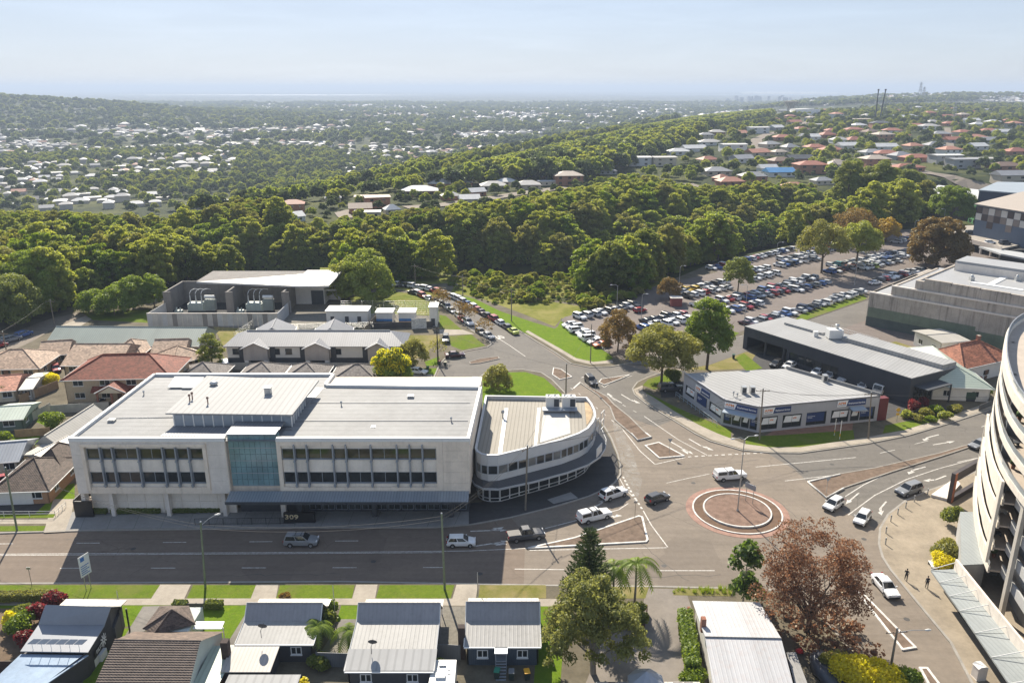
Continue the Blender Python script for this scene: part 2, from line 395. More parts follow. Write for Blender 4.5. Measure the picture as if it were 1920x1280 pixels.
def sheet(name,pts,z,mat,parent=None,px=True):
 q=PL(pts,z)if px else pts
 n=len(q);a=sum(q[i][0]*q[(i+1)%n][1]-q[(i+1)%n][0]*q[i][1]for i in range(n))
 if a<0:q=q[::-1]
 mb=MB();mb.quad(*[(x,y,z)for x,y in q])
 return struct(name,mb,mat)if parent is None else part(name,mb,mat,parent)
 # different ages of seal
sheet('road_patch',[(-400,1099),(-400,998),(0,998),(640,989),(882,983),(958,970),(985,1000),(982,1094),(640,1093),(0,1096)],.004,A_BROWN,road)
sheet('road_patch',[(1440,850),(1500,849),(1625,832),(1700,817),(1775,795),(1860,767),(1990,715),(2100,760),(1990,830),(1860,868),(1744,919),(1698,939),(1665,965),(1640,990),(1560,945),(1515,903),(1490,880)],.004,A_GREY,road)
sheet('road_patch',[(1050,672),(1075,686),(1110,690),(1172,684),(1235,699),(1195,716),(1186,729),(1214,759),(1261,787),(1230,800),(1181,783),(1140,745),(1090,720),(1060,740),(1030,712),(880,722),(812,722),(836,670),(913,652),(922,645),(870,609),(812,559),(721,540),(770,535),(841,549),(915,588),(975,621)],.004,A_GREY,road)
def spill_mat():
 m,t,b=pbr('white_dust_on_asphalt');n=noise(t,.8,6,.75,dist=1.0);n2=noise(t,5,4,.8);b.inputs['Base Color'].default_value=(.46,.44,.40,1);b.inputs['Roughness'].default_value=.95
 t.links.new(mth(t,'MULTIPLY',ramp(t,n,.42,.70),ramp(t,n2,.3,.65,.25,.9)),b.inputs['Alpha']);return m
sheet('road_patch',[(1148,782),(1158,788),(1172,815),(1188,850),(1196,880),(1204,900),(1196,936),(1188,938),(1172,908),(1167,880),(1162,850),(1152,815)],.006,spill_mat(),road)
# raised ground with kerbs
def block(name,pts,mat,h=.12,px=True):
 mb=MB();q=PL(pts)if px else pts;mb.prism(q,-.2,h,False);o=struct(name,mb,mat)
 # concrete kerb along the edge that meets the road
 return o
BN=[(-500,1004),(0,999.5),(188,994),(640,989),(815,989),(882,984),(956,971),(1037,951),(1104,931),(1138,916),(1153,905),(1163,890),(1163,872),(1158,852),(1146,822),(1130,795),(1100,768),(1064,742),(1035,712),(1015,699),(980,693),(940,695),(910,700),(898,708),(893,726),(806,726),(824,684),(838,668),(866,660),(913,651),(921,646),(918,640),(894,626),(870,609),(844,583),(812,559),(772,547),(721,540),(640,545),(400,560),(0,585),(-500,620)]
BE=[(769,536),(841,549.5),(880,569),(915.5,588),(951,609),(975,621),(1008,642),(1042,662),(1071,682),(1106,689),(1144,688),(1176,682),(1240,668),(1300,652),(1345,641),(1400,628),(1512,601),(1623,563),(1740,522),(1990,470),(2100,420),(1680,431),(1480,462),(1330,496),(1180,558),(1110,575),(1000,558),(850,531)]
BA=[(1186,729),(1190,740),(1214,759),(1261,787),(1303,813),(1331,827),(1390,844),(1444,849),(1500,849.6),(1625,832),(1700,817),(1775,795),(1860,767),(1990,712),(2250,560),(2250,480),(1990,490),(1760,535),(1630,590),(1490,625),(1400,655),(1330,682),(1280,694),(1233,701),(1214,708),(1195,717)]
BP=[(1860,1340),(1822,1280),(1783,1205),(1717,1126),(1671,1070),(1655,1045),(1648,1020),(1650,991),(1665,965),(1698,939),(1744,919),(1790,903),(1839,880),(1990,822),(2300,720),(2400,1000),(2200,1400)]
BS=[(-500,1098),(0,1094.5),(640,1091),(1023,1098),(1221,1100),(1390,1104),(1450,1107),(1500,1122),(1545,1160),(1590,1215),(1640,1280),(1700,1380),(1700,1700),(-600,1700)]
EARTH=M('yard_earth',(.135,.118,.085),.95,.25,.3,bump=.3,spec=.1)
block('north_block',BN,EARTH);block('east_block',BE,EARTH);block('corner_block',BA,EARTH)
block('plaza_block',BP,M('plaza_paving',(.29,.245,.185),.9,.2,.25,spec=.2));block('south_block',BS,EARTH)
def kerb(name,pts,wd=.3,h=.135,mat=None,close=False,px=True):
 q=[Vector(p)for p in(PL(pts)if px else pts)]
 if close:q=q+[q[0]]
 mb=MB()
 for a,b in zip(q[:-1],q[1:]):
  e=(b-a).normalized();n=Vector((-e.y,e.x))*wd/2;a2=a-e*.02;b2=b+e*.02
  mb.prism([a2-n,b2-n,b2+n,a2+n],-.05,h+rnd.uniform(0,.004))
 return struct(name,mb,mat or KERB)
kerb('kerb',BN[:27]);kerb('kerb',BN[26:38]);kerb('kerb',BE[:17]);kerb('kerb',BA[:14]);kerb('kerb',BA[18:]+BA[:1]);kerb('kerb',BP[:14]);kerb('kerb',BS[:11])
# footpaths, lawns, driveways
FP=.128
sheet('footpath',[(90,996),(188,991),(640,986.5),(815,986.5),(879,982),(879,945),(150,955),(128,962)],FP,CONC_G)
for i in range(15):
 x=150+i*50
 a,b=G(x,992-i*.3,FP),G(x+14,957,FP)
 part('joint',MB().prism([(a.x,a.y),(a.x+.05,a.y),(b.x+.05,b.y),(b.x,b.y)],FP,FP+.004),M('joint_dark',(.11,.105,.10),.95,.1),bpy.data.objects['footpath'])
sheet('footpath',[(879,982.5),(956,969),(1037,949),(1104,929),(1136,915),(1150,904),(1160,889),(1160,872),(1155,852),(1143,822),(1126,795),(1096,768),(1060,742),(1030,745),(1080,790),(1100,850),(1060,890),(950,935),(879,943)],FP+.003,A_DARK)
sheet('footpath',[(1026,936),(1070,922),(1084,933),(1038,944)],FP+.008,CONC_G)
sheet('driveway',[(82,998),(122,996),(134,963),(140,935),(100,935)],FP+.003,CONC)
sheet('footpath',[(-400,984),(88,981),(92,973),(-400,976)],FP+.005,CONC)
sheet('grass_verge',[(-400,997),(80,995),(86,985),(-400,988)],FP+.008,GRASS)
sheet('grass_verge',[(-400,974),(100,970),(104,963),(-400,966)],FP+.008,GRASS)
sheet('footpath',[(-400,1133),(0,1134),(640,1133),(1060,1136),(1060,1122),(640,1120.5),(0,1122),(-400,1122)],FP+.006,CONC)
for a,b,c,d in[(-400,300,-400,283),(362,480,350,470),(525,665,518,660),(712,852,705,845),(900,1024,897,1024),(1062,1218,1065,1210)]:
 sheet('grass_verge',[(a,1096),(b,1096),(d,1121),(c,1121)],FP+.009,GRASS if a<800 else GRASSD)
for a,b,c,d in[(300,358,283,345),(480,522,468,517),(668,708,660,703),(856,896,848,892)]:
 sheet('driveway',[(a,1095),(b,1095),(d,1122),(c,1122)],FP+.003,CONC)
sheet('grass_verge',[(1265,1103),(1375,1103),(1370,1117),(1262,1115)],FP+.009,GRASSD)
sheet('driveway',[(1212,1102),(1285,1104),(1300,1150),(1310,1290),(1090,1300),(1130,1200),(1200,1160)],FP+.002,M('yard_concrete',(.215,.19,.165),.9,.15,.25,spec=.2))
# lawns south
for q in[[(0,1134),(345,1134),(330,1160),(230,1175),(0,1180)],[(325,1134),(470,1134),(420,1215),(340,1200)],[(640,1134),(705,1134),(700,1160),(630,1165)],[(1012,1134),(1062,1134),(1050,1290),(1000,1290)],[(200,1180),(250,1176),(200,1290),(150,1290)]]:
 sheet('lawn',q,FP+.004,GRASSB)
for q in[[(268,1136),(326,1134),(262,1190),(235,1190)],[(470,1134),(520,1134),(480,1180),(410,1240),(380,1280)],[(690,1136),(850,1136),(846,1215),(826,1215),(820,1180),(684,1180)],[(640,1160),(690,1160),(690,1240),(590,1240)]]:
 sheet('driveway',q,FP+.0075,M('driveway_asphalt',(.20,.185,.165),.9,.18,.4,spec=.2))
sheet('garden_bed',[(0,1140),(115,1138),(60,1225),(0,1240)],FP+.007,SOIL)
sheet('gravel_yard',[(832,1136),(882,1136),(870,1213),(824,1213)],FP+.0105,GRAVEL)
# corner block
sheet('grass_verge',[(1268,763),(1302,778),(1372,806),(1369,826),(1335,824),(1306,810),(1263,783),(1218,757),(1206,742),(1212,735)],FP,GRASS)
sheet('footpath',[(1188,729),(1193,739),(1217,757),(1263,784),(1306,810),(1334,824),(1392,841),(1444,846),(1500,846.5),(1625,829),(1700,814),(1775,792),(1860,764),(1990,709),(1990,695),(1860,752),(1770,783),(1695,806),(1622,820),(1500,838),(1444,838),(1398,832),(1345,812),(1310,796),(1262,769),(1226,745),(1205,733),(1205,722)],FP+.004,CONC)
sheet('grass_verge',[(1398,832),(1398,818),(1470,815),(1600,806),(1602,823),(1500,837.5),(1444,838)],FP+.002,GRASS)
sheet('grass_verge',[(1655,812),(1660,797),(1760,778),(1800,772),(1770,783),(1695,806)],FP+.002,GRASS)
sheet('footpath',[(1430,818),(1470,797),(1600,786),(1598,806),(1470,815)],FP+.001,M('brick_paving_red',(.26,.15,.105),.9,.2,.8,spec=.2))
sheet('grass_verge',[(1205,722),(1215,711),(1240,703),(1252,703),(1262,716),(1246,724),(1226,730)],FP+.002,GRASS)
sheet('lawn',[(1285,692),(1395,658),(1425,668),(1425,690),(1330,694)],FP+.001,GRASSD)
sheet('lawn',[(1378,672),(1395,662),(1430,690),(1400,696)],FP+.006,GRASS)
sheet('driveway',[(1232,700),(1285,694),(1285,745),(1240,745)],FP+.001,A_DARK)
sheet('driveway',[(1400,690),(1650,790),(1720,765),(1660,740),(1560,690),(1420,660)],FP+.0015,A_DARK)
sheet('access_road',[(1345,641),(1400,628),(1512,601),(1623,563),(1740,522),(1990,472),(1990,500),(1760,560),(1625,600),(1560,622),(1480,632),(1402,658),(1330,684),(1290,690),(1176,682),(1250,666)],FP+.012,A_GREY)
sheet('access_road',[(1560,622),(1700,655),(1780,665),(1790,640),(1625,600)],FP+.008,A_PARK)
sheet('footpath',[(1590,655),(1680,640),(1800,678),(1790,690)],FP+.010,GRASSD)
RGH2=grass_mat('verge_grass_rough',(.10,.14,.022),(.19,.21,.04),(.25,.22,.08),.52)
block('road_end_block',[(600,541),(722,537),(765,533),(845,528),(845,502),(600,502)],RGH2,.1)
sheet('lawn',[(716,545),(770,550),(808,564),(824,582),(822,592),(720,588),(650,586),(645,560)],FP+.016,RGH2)
# bank, car park and scrub
sheet('grass_bank',[(1012,635),(1046,612),(1052,600),(1062,612),(1090,632),(1143,664),(1150,672),(1110,682),(1078,675),(1046,655)],FP,GRASSB)
sheet('footpath',[(985,622),(1012,637),(1046,657),(1078,676),(1108,683),(1150,680),(1148,675),(1112,678),(1080,671),(1050,653),(1014,633),(990,619)],FP+.006,CONC)
sheet('grass_verge',[(846,549),(890,572),(930,596),(975,620),(1012,636),(1040,616),(1000,604),(940,584),(890,560)],FP+.002,GRASSB)
RGH=grass_mat('rough_grass',(.11,.135,.025),(.21,.215,.045),(.27,.24,.09),.5)
sg=MB();nx,ny=24,18
sg.add([(-48+100*i/nx,232+62*j/ny,zt(-48+100*i/nx,232+62*j/ny)+.03)for j in range(ny+1)for i in range(nx+1)],[(j*(nx+1)+i,j*(nx+1)+i+1,(j+1)*(nx+1)+i+1,(j+1)*(nx+1)+i)for j in range(ny)for i in range(nx)],True);struct('scrub_slope',sg,RGH)
sheet('scrub_grass',[(846,548),(852,534),(1000,560),(1108,577),(1052,598),(1040,612),(980,588),(910,562)],FP+.0005,RGH)
sheet('car_park',[(1052,600),(1059,594),(1190,564),(1209,543),(1234,535),(1346,510),(1331,503),(1477,466),(1552,460),(1690,431),(1990,428),(1990,468),(1740,520),(1623,553),(1493,593),(1420,612),(1345,635),(1300,648),(1240,663),(1176,677),(1143,662),(1090,632)],FP+.006,A_PARK)
sheet('grass_verge',[(1485,606),(1500,590),(1619,551),(1625,560),(1512,599)],FP+.010,GRASS)
sheet('grass_verge',[(1345,627),(1365,618),(1386,624),(1368,636),(1350,637)],FP+.012,GRASS)
# west block lawns and paths
sheet('lawn',[(700,628),(824,628),(826,640),(756,690),(740,672),(756,640)],FP,GRASSD)
sheet('grass_verge',[(824,590),(836,592),(866,618),(824,616)],FP+.002,GRASS)
sheet('grass_verge',[(840,630),(884,627),(910,648),(866,656),(846,648)],FP+.002,GRASS)
sheet('driveway',[(824,617),(868,618),(890,626),(840,628),(824,626)],FP+.001,CONC)
sheet('lawn',[(796,678),(824,668),(822,684),(800,686)],FP+.002,GRASSB)
sheet('lawn',[(788,690),(822,690),(816,702),(790,700)],FP+.002,GRASSB)
sheet('driveway',[(760,700),(812,700),(806,718),(760,718)],FP+.001,CONC)
sheet('grass_verge',[(898,712),(912,702),(942,698),(985,697),(1020,708),(1050,735),(1080,765),(1010,760),(905,760)],FP+.004,GRASSB)
sheet('lawn',[(640,600),(700,596),(700,634),(560,632),(470,630),(470,610)],FP,GRASSD)
sheet('lawn',[(20,940),(140,905),(140,940),(60,968),(20,968)],FP+.001,GRASSB)
sheet('driveway',[(-40,965),(60,968),(110,920),(0,915)],FP+.004,A_DARK)
sheet('lawn',[(-10,850),(40,808),(80,808),(60,850)],FP,GRASSB)
sheet('lawn',[(66,790),(100,765),(110,790),(90,800)],FP,GRASSB)
sheet('street',[(-300,720),(0,668),(60,640),(110,610),(165,592),(150,585),(95,597),(0,632),(-300,690)],FP+.01,A_PALE)
sheet('driveway',[(110,612),(160,592),(172,598),(150,612)],FP+.013,CONC)
sheet('grass_verge',[(150,585),(280,580),(280,605),(175,600)],FP+.004,GRASS)
sheet('substation_yard',[(280,605),(300,575),(640,565),(820,575),(822,612),(700,612),(560,622)],FP+.006,GRAVEL)
sheet('lawn',[(400,612),(560,618),(700,612),(700,634),(420,650)],FP+.003,GRASSD)
# ================================================================ markings on the road
PZ=.009
def stripe(pts,wd=.15,z=PZ,name='lane_line',px=True):
 q=[Vector(p)for p in(PL(pts,z)if px else pts)];mb=MB()
 for a,b in zip(q[:-1],q[1:]):
  e=(b-a).normalized();n=Vector((-e.y,e.x))*wd/2
  mb.quad((*(a-n),z),(*(b-n),z),(*(b+n),z),(*(a+n),z))
 return part(name,mb,PAINT,road)
def dashes(p0,p1,on,period,wd=.13,off=0.0):
 a,b=G(*p0,PZ),G(*p1,PZ);L=(b-a).length;e=(b-a)/L;t=off
 while t<L:
  q0=a+e*t;q1=a+e*min(L,t+on);stripe([(q0.x,q0.y),(q1.x,q1.y)],wd,px=False);t+=period
dashes((-22,1019),(700,1013),3.2,11.9,off=.2);dashes((-65,1065),(830,1063),3.2,11.9,off=.5)
stripe([(-300,1041),(0,1040.5),(700,1036),(830,1035)],.12);stripe([(-300,1038),(0,1038),(700,1034),(880,1032),(993,1027)],.12)
stripe([(965,1066),(1058,1067)]);stripe([(1232,1069),(1340,1069)]);stripe([(993,1031),(1250,1026)],.14)
stripe([(1022,990),(1160,955),(1178,943)],.14);stripe([(1160,893),(1172,915),(1186,930)],.12,name='edge_line')
def arc_dash(pts,on,per,wd=.3):
 q=[G(*p,PZ)for p in pts]
 seg=[(a,b)for a,b in zip(q[:-1],q[1:])]
 t=0
 for a,b in seg:
  L=(b-a).length;e=(b-a)/L;s=0
  while s<L-.1:
   q0=a+e*s;q1=a+e*min(L,s+on);stripe([(q0.x,q0.y),(q1.x,q1.y)],wd,px=False,name='give_way_dash');s+=per
arc_dash([(1168,893),(1178,912),(1192,935),(1206,957)],.6,1.2);stripe([(1206,957),(1222,985),(1252,1025)],.16)
arc_dash([(1290,856),(1340,853),(1400,850),(1440,848)],.6,1.2)
stripe([(1167,804),(1200,845),(1228,870),(1285,857)],.16);stripe([(1208,780),(1272,824),(1326,853)],.15)
dashes((1130,738),(1205,779),1.0,3.4);dashes((1117,763),(1160,798),1.0,3.4);dashes((1070,727),(1110,755),1.0,3.4)
stripe([(1075,728),(1088,716)],.35);stripe([(1417,875),(1605,857)],.15);stripe([(1472,901),(1575,889)],.15);stripe([(1250,905),(1290,896),(1330,888)],.12)
stripe([(1585,930),(1620,908),(1672,883)],.15);stripe([(1590,965),(1640,928),(1700,898),(1760,878),(1835,858)],.15)
stripe([(1650,849),(1678,843)],.13);stripe([(1715,832),(1740,826)],.13);stripe([(1840,800),(1866,790)],.13);stripe([(1795,866),(1833,858)],.13)
stripe([(1110,700),(1090,708)],.2);stripe([(820,560),(865,588),(915,622),(955,647),(985,668)],.14);stripe([(1128,722),(1133,726),(1150,714),(1185,704)],.14)
stripe([(700,1200),(701,1200)],.1)
def arrow(cx,cy,hx,hy,turn=0,L=5.0):
 """painted lane arrow: head towards pixel (hx,hy)"""
 c=G(cx,cy,PZ);h=G(hx,hy,PZ);e=(h-c);e.z=0;e.normalize();n=Vector((-e.y,e.x,0));mb=MB()
 def q(*p):mb.quad(*[tuple(c+e*a+n*b)for a,b in p])
 q((-L/2,-.11),(L*.18,-.11),(L*.18,.11),(-L/2,.11));q((L*.18,-.38),(L/2,0),(L*.18,.38))
 if turn:
  s=1 if turn>0 else-1;mb.v.clear();mb.f.clear();mb.m.clear();mb.sm.clear()
  def qq(*p):q(*(p if s>0 else p[::-1]))
  qq((-L/2,-.12*s),(L*.12,-.12*s),(L*.12,.12*s),(-L/2,.12*s))
  qq((L*.12,-.12*s),(L*.30,.30*s),(L*.22,.44*s),(L*.02,.12*s));qq((L*.12,.62*s),(L*.36,.06*s),(L*.46,.78*s))
  if abs(turn)>1:qq((L*.1,-.12*s),(L*.36,-.12*s),(L*.36,.02*s),(L*.1,.02*s));qq((L*.34,-.42*s),(L*.54,-.05*s),(L*.34,.3*s))
 part('lane_arrow',mb,PAINT,road)
arrow(915,994,940,993,2);arrow(918,1019,944,1015,-2);arrow(1122,946,1140,938,1);arrow(1137,969,1160,962,-1)
arrow(1149,746,1138,740,-1,6);arrow(1180,748,1190,754,1,6);arrow(1276,838,1292,847,-2,6);arrow(1312,834,1326,842,1,6)
arrow(1598,934,1585,945,0,5);arrow(1652,951,1640,965,1,5);arrow(1715,880,1700,884,1,5);arrow(1756,898,1740,904,-1,5);arrow(1742,819,1722,824,1,5);arrow(1770,830,1788,827,0,5)
text_road=None
IRONC=M('manhole_iron',(.06,.055,.05),.7,.2,3)
for px,py in((700,1052),(1120,1050),(1300,905),(1245,1060),(1500,985),(1620,1010),(250,1028),(1560,870),(900,1075),(1700,1160)):
 c=G(px,py,.011);part('manhole_cover',MB().prism([(c.x+.36*math.cos(k*math.pi/6),c.y+.36*math.sin(k*math.pi/6))for k in range(12)],.008,.012),IRONC,road)
sealer=M('crack_sealer',(.045,.042,.04),.7,.2,2);sr=random.Random(12)
for(a,b)in(((1180,1000),(1290,1090)),((1450,930),(1540,1010)),((1060,1085),(1350,1078)),((420,1078),(640,1076)),((1270,880),(1420,862)),((120,1012),(330,1010)),((1480,1040),(1600,1080))):
 A_,B_=G(*a,.011),G(*b,.011);n=14;mb=MB();q=[A_.lerp(B_,k/n)+Vector((sr.uniform(-.25,.25),sr.uniform(-.25,.25),0))for k in range(n+1)]
 for u_,v_ in zip(q[:-1],q[1:]):e=(v_-u_).normalized()*.03;mb.quad((u_.x+e.y,u_.y-e.x,.0105),(v_.x+e.y,v_.y-e.x,.0105),(v_.x-e.y,v_.y+e.x,.0105),(u_.x-e.y,u_.y+e.x,.0105))
 part('sealed_crack',mb,sealer,road)
 # ================================================================ islands
def island(name,pts,h=.13,top=MULCH,rim=.28,white=True,joints=0,jt=None):
 q=[Vector(p)for p in PL(pts)];c=sum(q,Vector((0,0)))/len(q)
 o=MB().prism(q,-.05,h)
 ob=struct(name,o,top)
 mb=MB();n=len(q)
 for a,b in zip(q,q[1:]+q[:1]):
  e=(b-a).normalized();nn=Vector((-e.y,e.x))*rim/2
  mb.prism([a-nn-e*rim*.3,b-nn+e*rim*.3,b+nn+e*rim*.3,a+nn-e*rim*.3],-.04,h+.03+rnd.uniform(0,.004))
 part('kerb_rim',mb,WKERB if white else KERB,ob);return ob
island('traffic_island',[(991,1028),(1077,1009),(1198,968),(1204,970),(1214,1012),(1211,1016)])
island('traffic_island',[(1210,836),(1235,830),(1282,855),(1236,859)])
isl=island('traffic_island',[(1089,719),(1097,721),(1139,745),(1151,759),(1181,783),(1209,811),(1221,819),(1196,826),(1186,816),(1153,788),(1144,764),(1120,740)],white=False)
part('kerb_rim',MB().tube([G(1184,812,.16),G(1195,825,.16),G(1221,819,.16),G(1210,811,.16)],.16,5),WKERB,isl)
island('traffic_island',[(1123,717),(1128,711),(1151,708),(1181,703),(1160,712),(1133,722)],rim=.2)
island('traffic_island',[(1038,690),(1052,693),(1072,707),(1050,712),(1036,703)],rim=.2)
island('traffic_island',[(880,679),(900,673),(934,669),(936,673),(900,681),(882,683)],white=False,rim=.2)
island('traffic_island',[(1515,903),(1575,889),(1640,878),(1762,850),(1850,824),(1875,815),(1879,818),(1777,852),(1672,885),(1582,915),(1549,933)],white=False,rim=.2)
part('kerb_rim',MB().tube([G(1575,889,.16),G(1515,903,.16),G(1549,933,.16),G(1582,915,.16)],.16,5),WKERB,bpy.data.objects['traffic_island.006'])
island('traffic_island',[(1606,1108),(1616,1112),(1716,1214),(1692,1218)])
island('traffic_island',[(1725,1253),(1738,1253),(1762,1285),(1745,1290)])
# roundabout
RC=G(1382,958)
def ringp(r,n=48):return[(RC.x+r*math.cos(2*math.pi*i/n),RC.y+r*math.sin(2*math.pi*i/n))for i in range(n)]
def annulus(r0,r1,z0,z1,mat,name,parent=None):
 a,b=ringp(r1),ringp(r0);n=len(a);mb=MB()
 for i in range(n):
  j=(i+1)%n
  mb.add([(*a[i],z0),(*a[j],z0),(*b[j],z0),(*b[i],z0),(*a[i],z1),(*a[j],z1),(*b[j],z1),(*b[i],z1)],[(4,5,6,7),(0,1,5,4),(2,3,7,6)],False)
 return part(name,mb,mat,parent)if parent else struct(name,mb,mat)
rbt=struct('roundabout',MB().prism(ringp(4.75),0,.26),M('roundabout_mulch',(.205,.140,.108),.95,.3,.9,bump=.4,bscale=25,spec=.1))
annulus(6.5,7.5,-.02,.03,REDP,'paving_ring',rbt);annulus(6.32,6.54,-.02,.14,WKERB,'kerb_ring',rbt)
annulus(5.0,6.3,-.02,.10,M('roundabout_brown_apron',(.15,.10,.07),.95,.2,1,spec=.1),'apron',rbt);annulus(4.76,4.98,-.02,.33,WKERB,'kerb_ring',rbt)
# ================================================================ shared building materials
CONCW=M('office_concrete',(.74,.645,.535),.85,.12,.25,stain=.35,bump=.1,bscale=14,spec=.25)
CONCP=M('office_spandrel',(.77,.70,.61),.85,.10,.5,stain=.25,spec=.25)
CONCL=M('pale_concrete',(.70,.64,.57),.85,.1,.4,stain=.15,spec=.25)
WHITE=M('white_coping',(.68,.68,.66),.5,.05,.5)
WALLW=M('white_wall_paint',(.66,.64,.60),.8,.07,.4,stain=.12)
STEEL=M('grey_steel',(.30,.33,.37),.45,.08,.8,metal=.3)
DKGREY=M('dark_grey_paint',(.045,.05,.058),.6,.15,.5)
BLACK=M('black_paint',(.012,.012,.014),.5,.2,.5)
IRON=M('galvanised',(.42,.43,.43),.4,.1,1.0,metal=.6)
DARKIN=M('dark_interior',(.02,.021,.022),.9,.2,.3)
def glass(name,col,rough=.06,var=.5,em=0.0):
 m,t,b=pbr(name);n=noise(t,.35,3,.6)
 t.links.new(mixc(t,ramp(t,n,.35,.65),(col[0]*(1-var),col[1]*(1-var),col[2]*(1-var)),col),b.inputs['Base Color'])
 b.inputs['Roughness'].default_value=rough;b.inputs['IOR'].default_value=1.52;b.inputs['Specular IOR Level'].default_value=.6
 return m
GLASS=glass('window_glass',(.035,.042,.045));GLASSG=glass('window_glass_olive',(.05,.055,.035));GLASST=glass('teal_glass',(.19,.32,.35),.12,.35)
ROOFX=M('white_roof_sheet_across',(.265,.266,.264),.65,.16,.1,seam=(math.pi/2,1.5,.28),spec=.15)
ROOFY=M('white_roof_sheet_deep',(.34,.34,.335),.65,.05,.12,seam=(0,.9,.4),spec=.15)
ROOFG=M('grey_roof_sheet',(.22,.225,.24),.45,.08,.2,seam=(0,.45,.5),metal=.2,spec=.15)
ROOFC=M('cream_roof_sheet',(.31,.285,.24),.65,.06,.15,seam=(R(-3.5),.62,.55),spec=.15)
def poly_top(mb,q,z):
 n=len(q);a=sum(q[i][0]*q[(i+1)%n][1]-q[(i+1)%n][0]*q[i][1]for i in range(n))
 if a<0:q=q[::-1]
 mb.quad(*[(x,y,z)for x,y in q]);return mb
def parapet(q,z0,z1,t,mb=None):
 """rim standing on the edge of a roof outline, its thickness inwards"""
 mb=mb or MB();n=len(q);c=sum((Vector(p)for p in q),Vector((0,0)))/n
 for a,b in zip(q,q[1:]+q[:1]):
  a,b=Vector(a),Vector(b);e=(b-a).normalized();nn=Vector((-e.y,e.x))
  if(c-a).dot(nn)<0:nn=-nn
  mb.prism([a,b,b+nn*t,a+nn*t],z0,z1+rnd.uniform(0,.006))
 return mb
def window(fr,u0,u1,z0,z1,parent,gm=GLASS,fm=None,d=-.12,panes=1,fw=.06,name='window',sill=True):
 mb=MB();fm=fm or WHITE
 fr.box(mb,u0,u0+fw,z0,z1,d-.04,d+.06);fr.box(mb,u1-fw,u1,z0,z1,d-.04,d+.06)
 fr.box(mb,u0+fw,u1-fw,z0,z0+fw,d-.04,d+.06);fr.box(mb,u0+fw,u1-fw,z1-fw,z1,d-.04,d+.06)
 for k in range(1,panes):u=u0+(u1-u0)*k/panes;fr.box(mb,u-fw/2,u+fw/2,z0+fw,z1-fw,d-.03,d+.05)
 wn=part(name,mb,fm,parent)
 for k in range(panes):
  a=u0+(u1-u0)*k/panes+fw/2;b=u0+(u1-u0)*(k+1)/panes-fw/2;g=MB();fr.box(g,a,b,z0+fw/2,z1-fw/2,d-.02,d+.005);part('pane',g,gm,wn)
 if sill:s=MB();fr.box(s,u0-.05,u1+.05,z0-.07,z0,d-.04,d+.2);part('sill',s,fm,wn)
 return wn
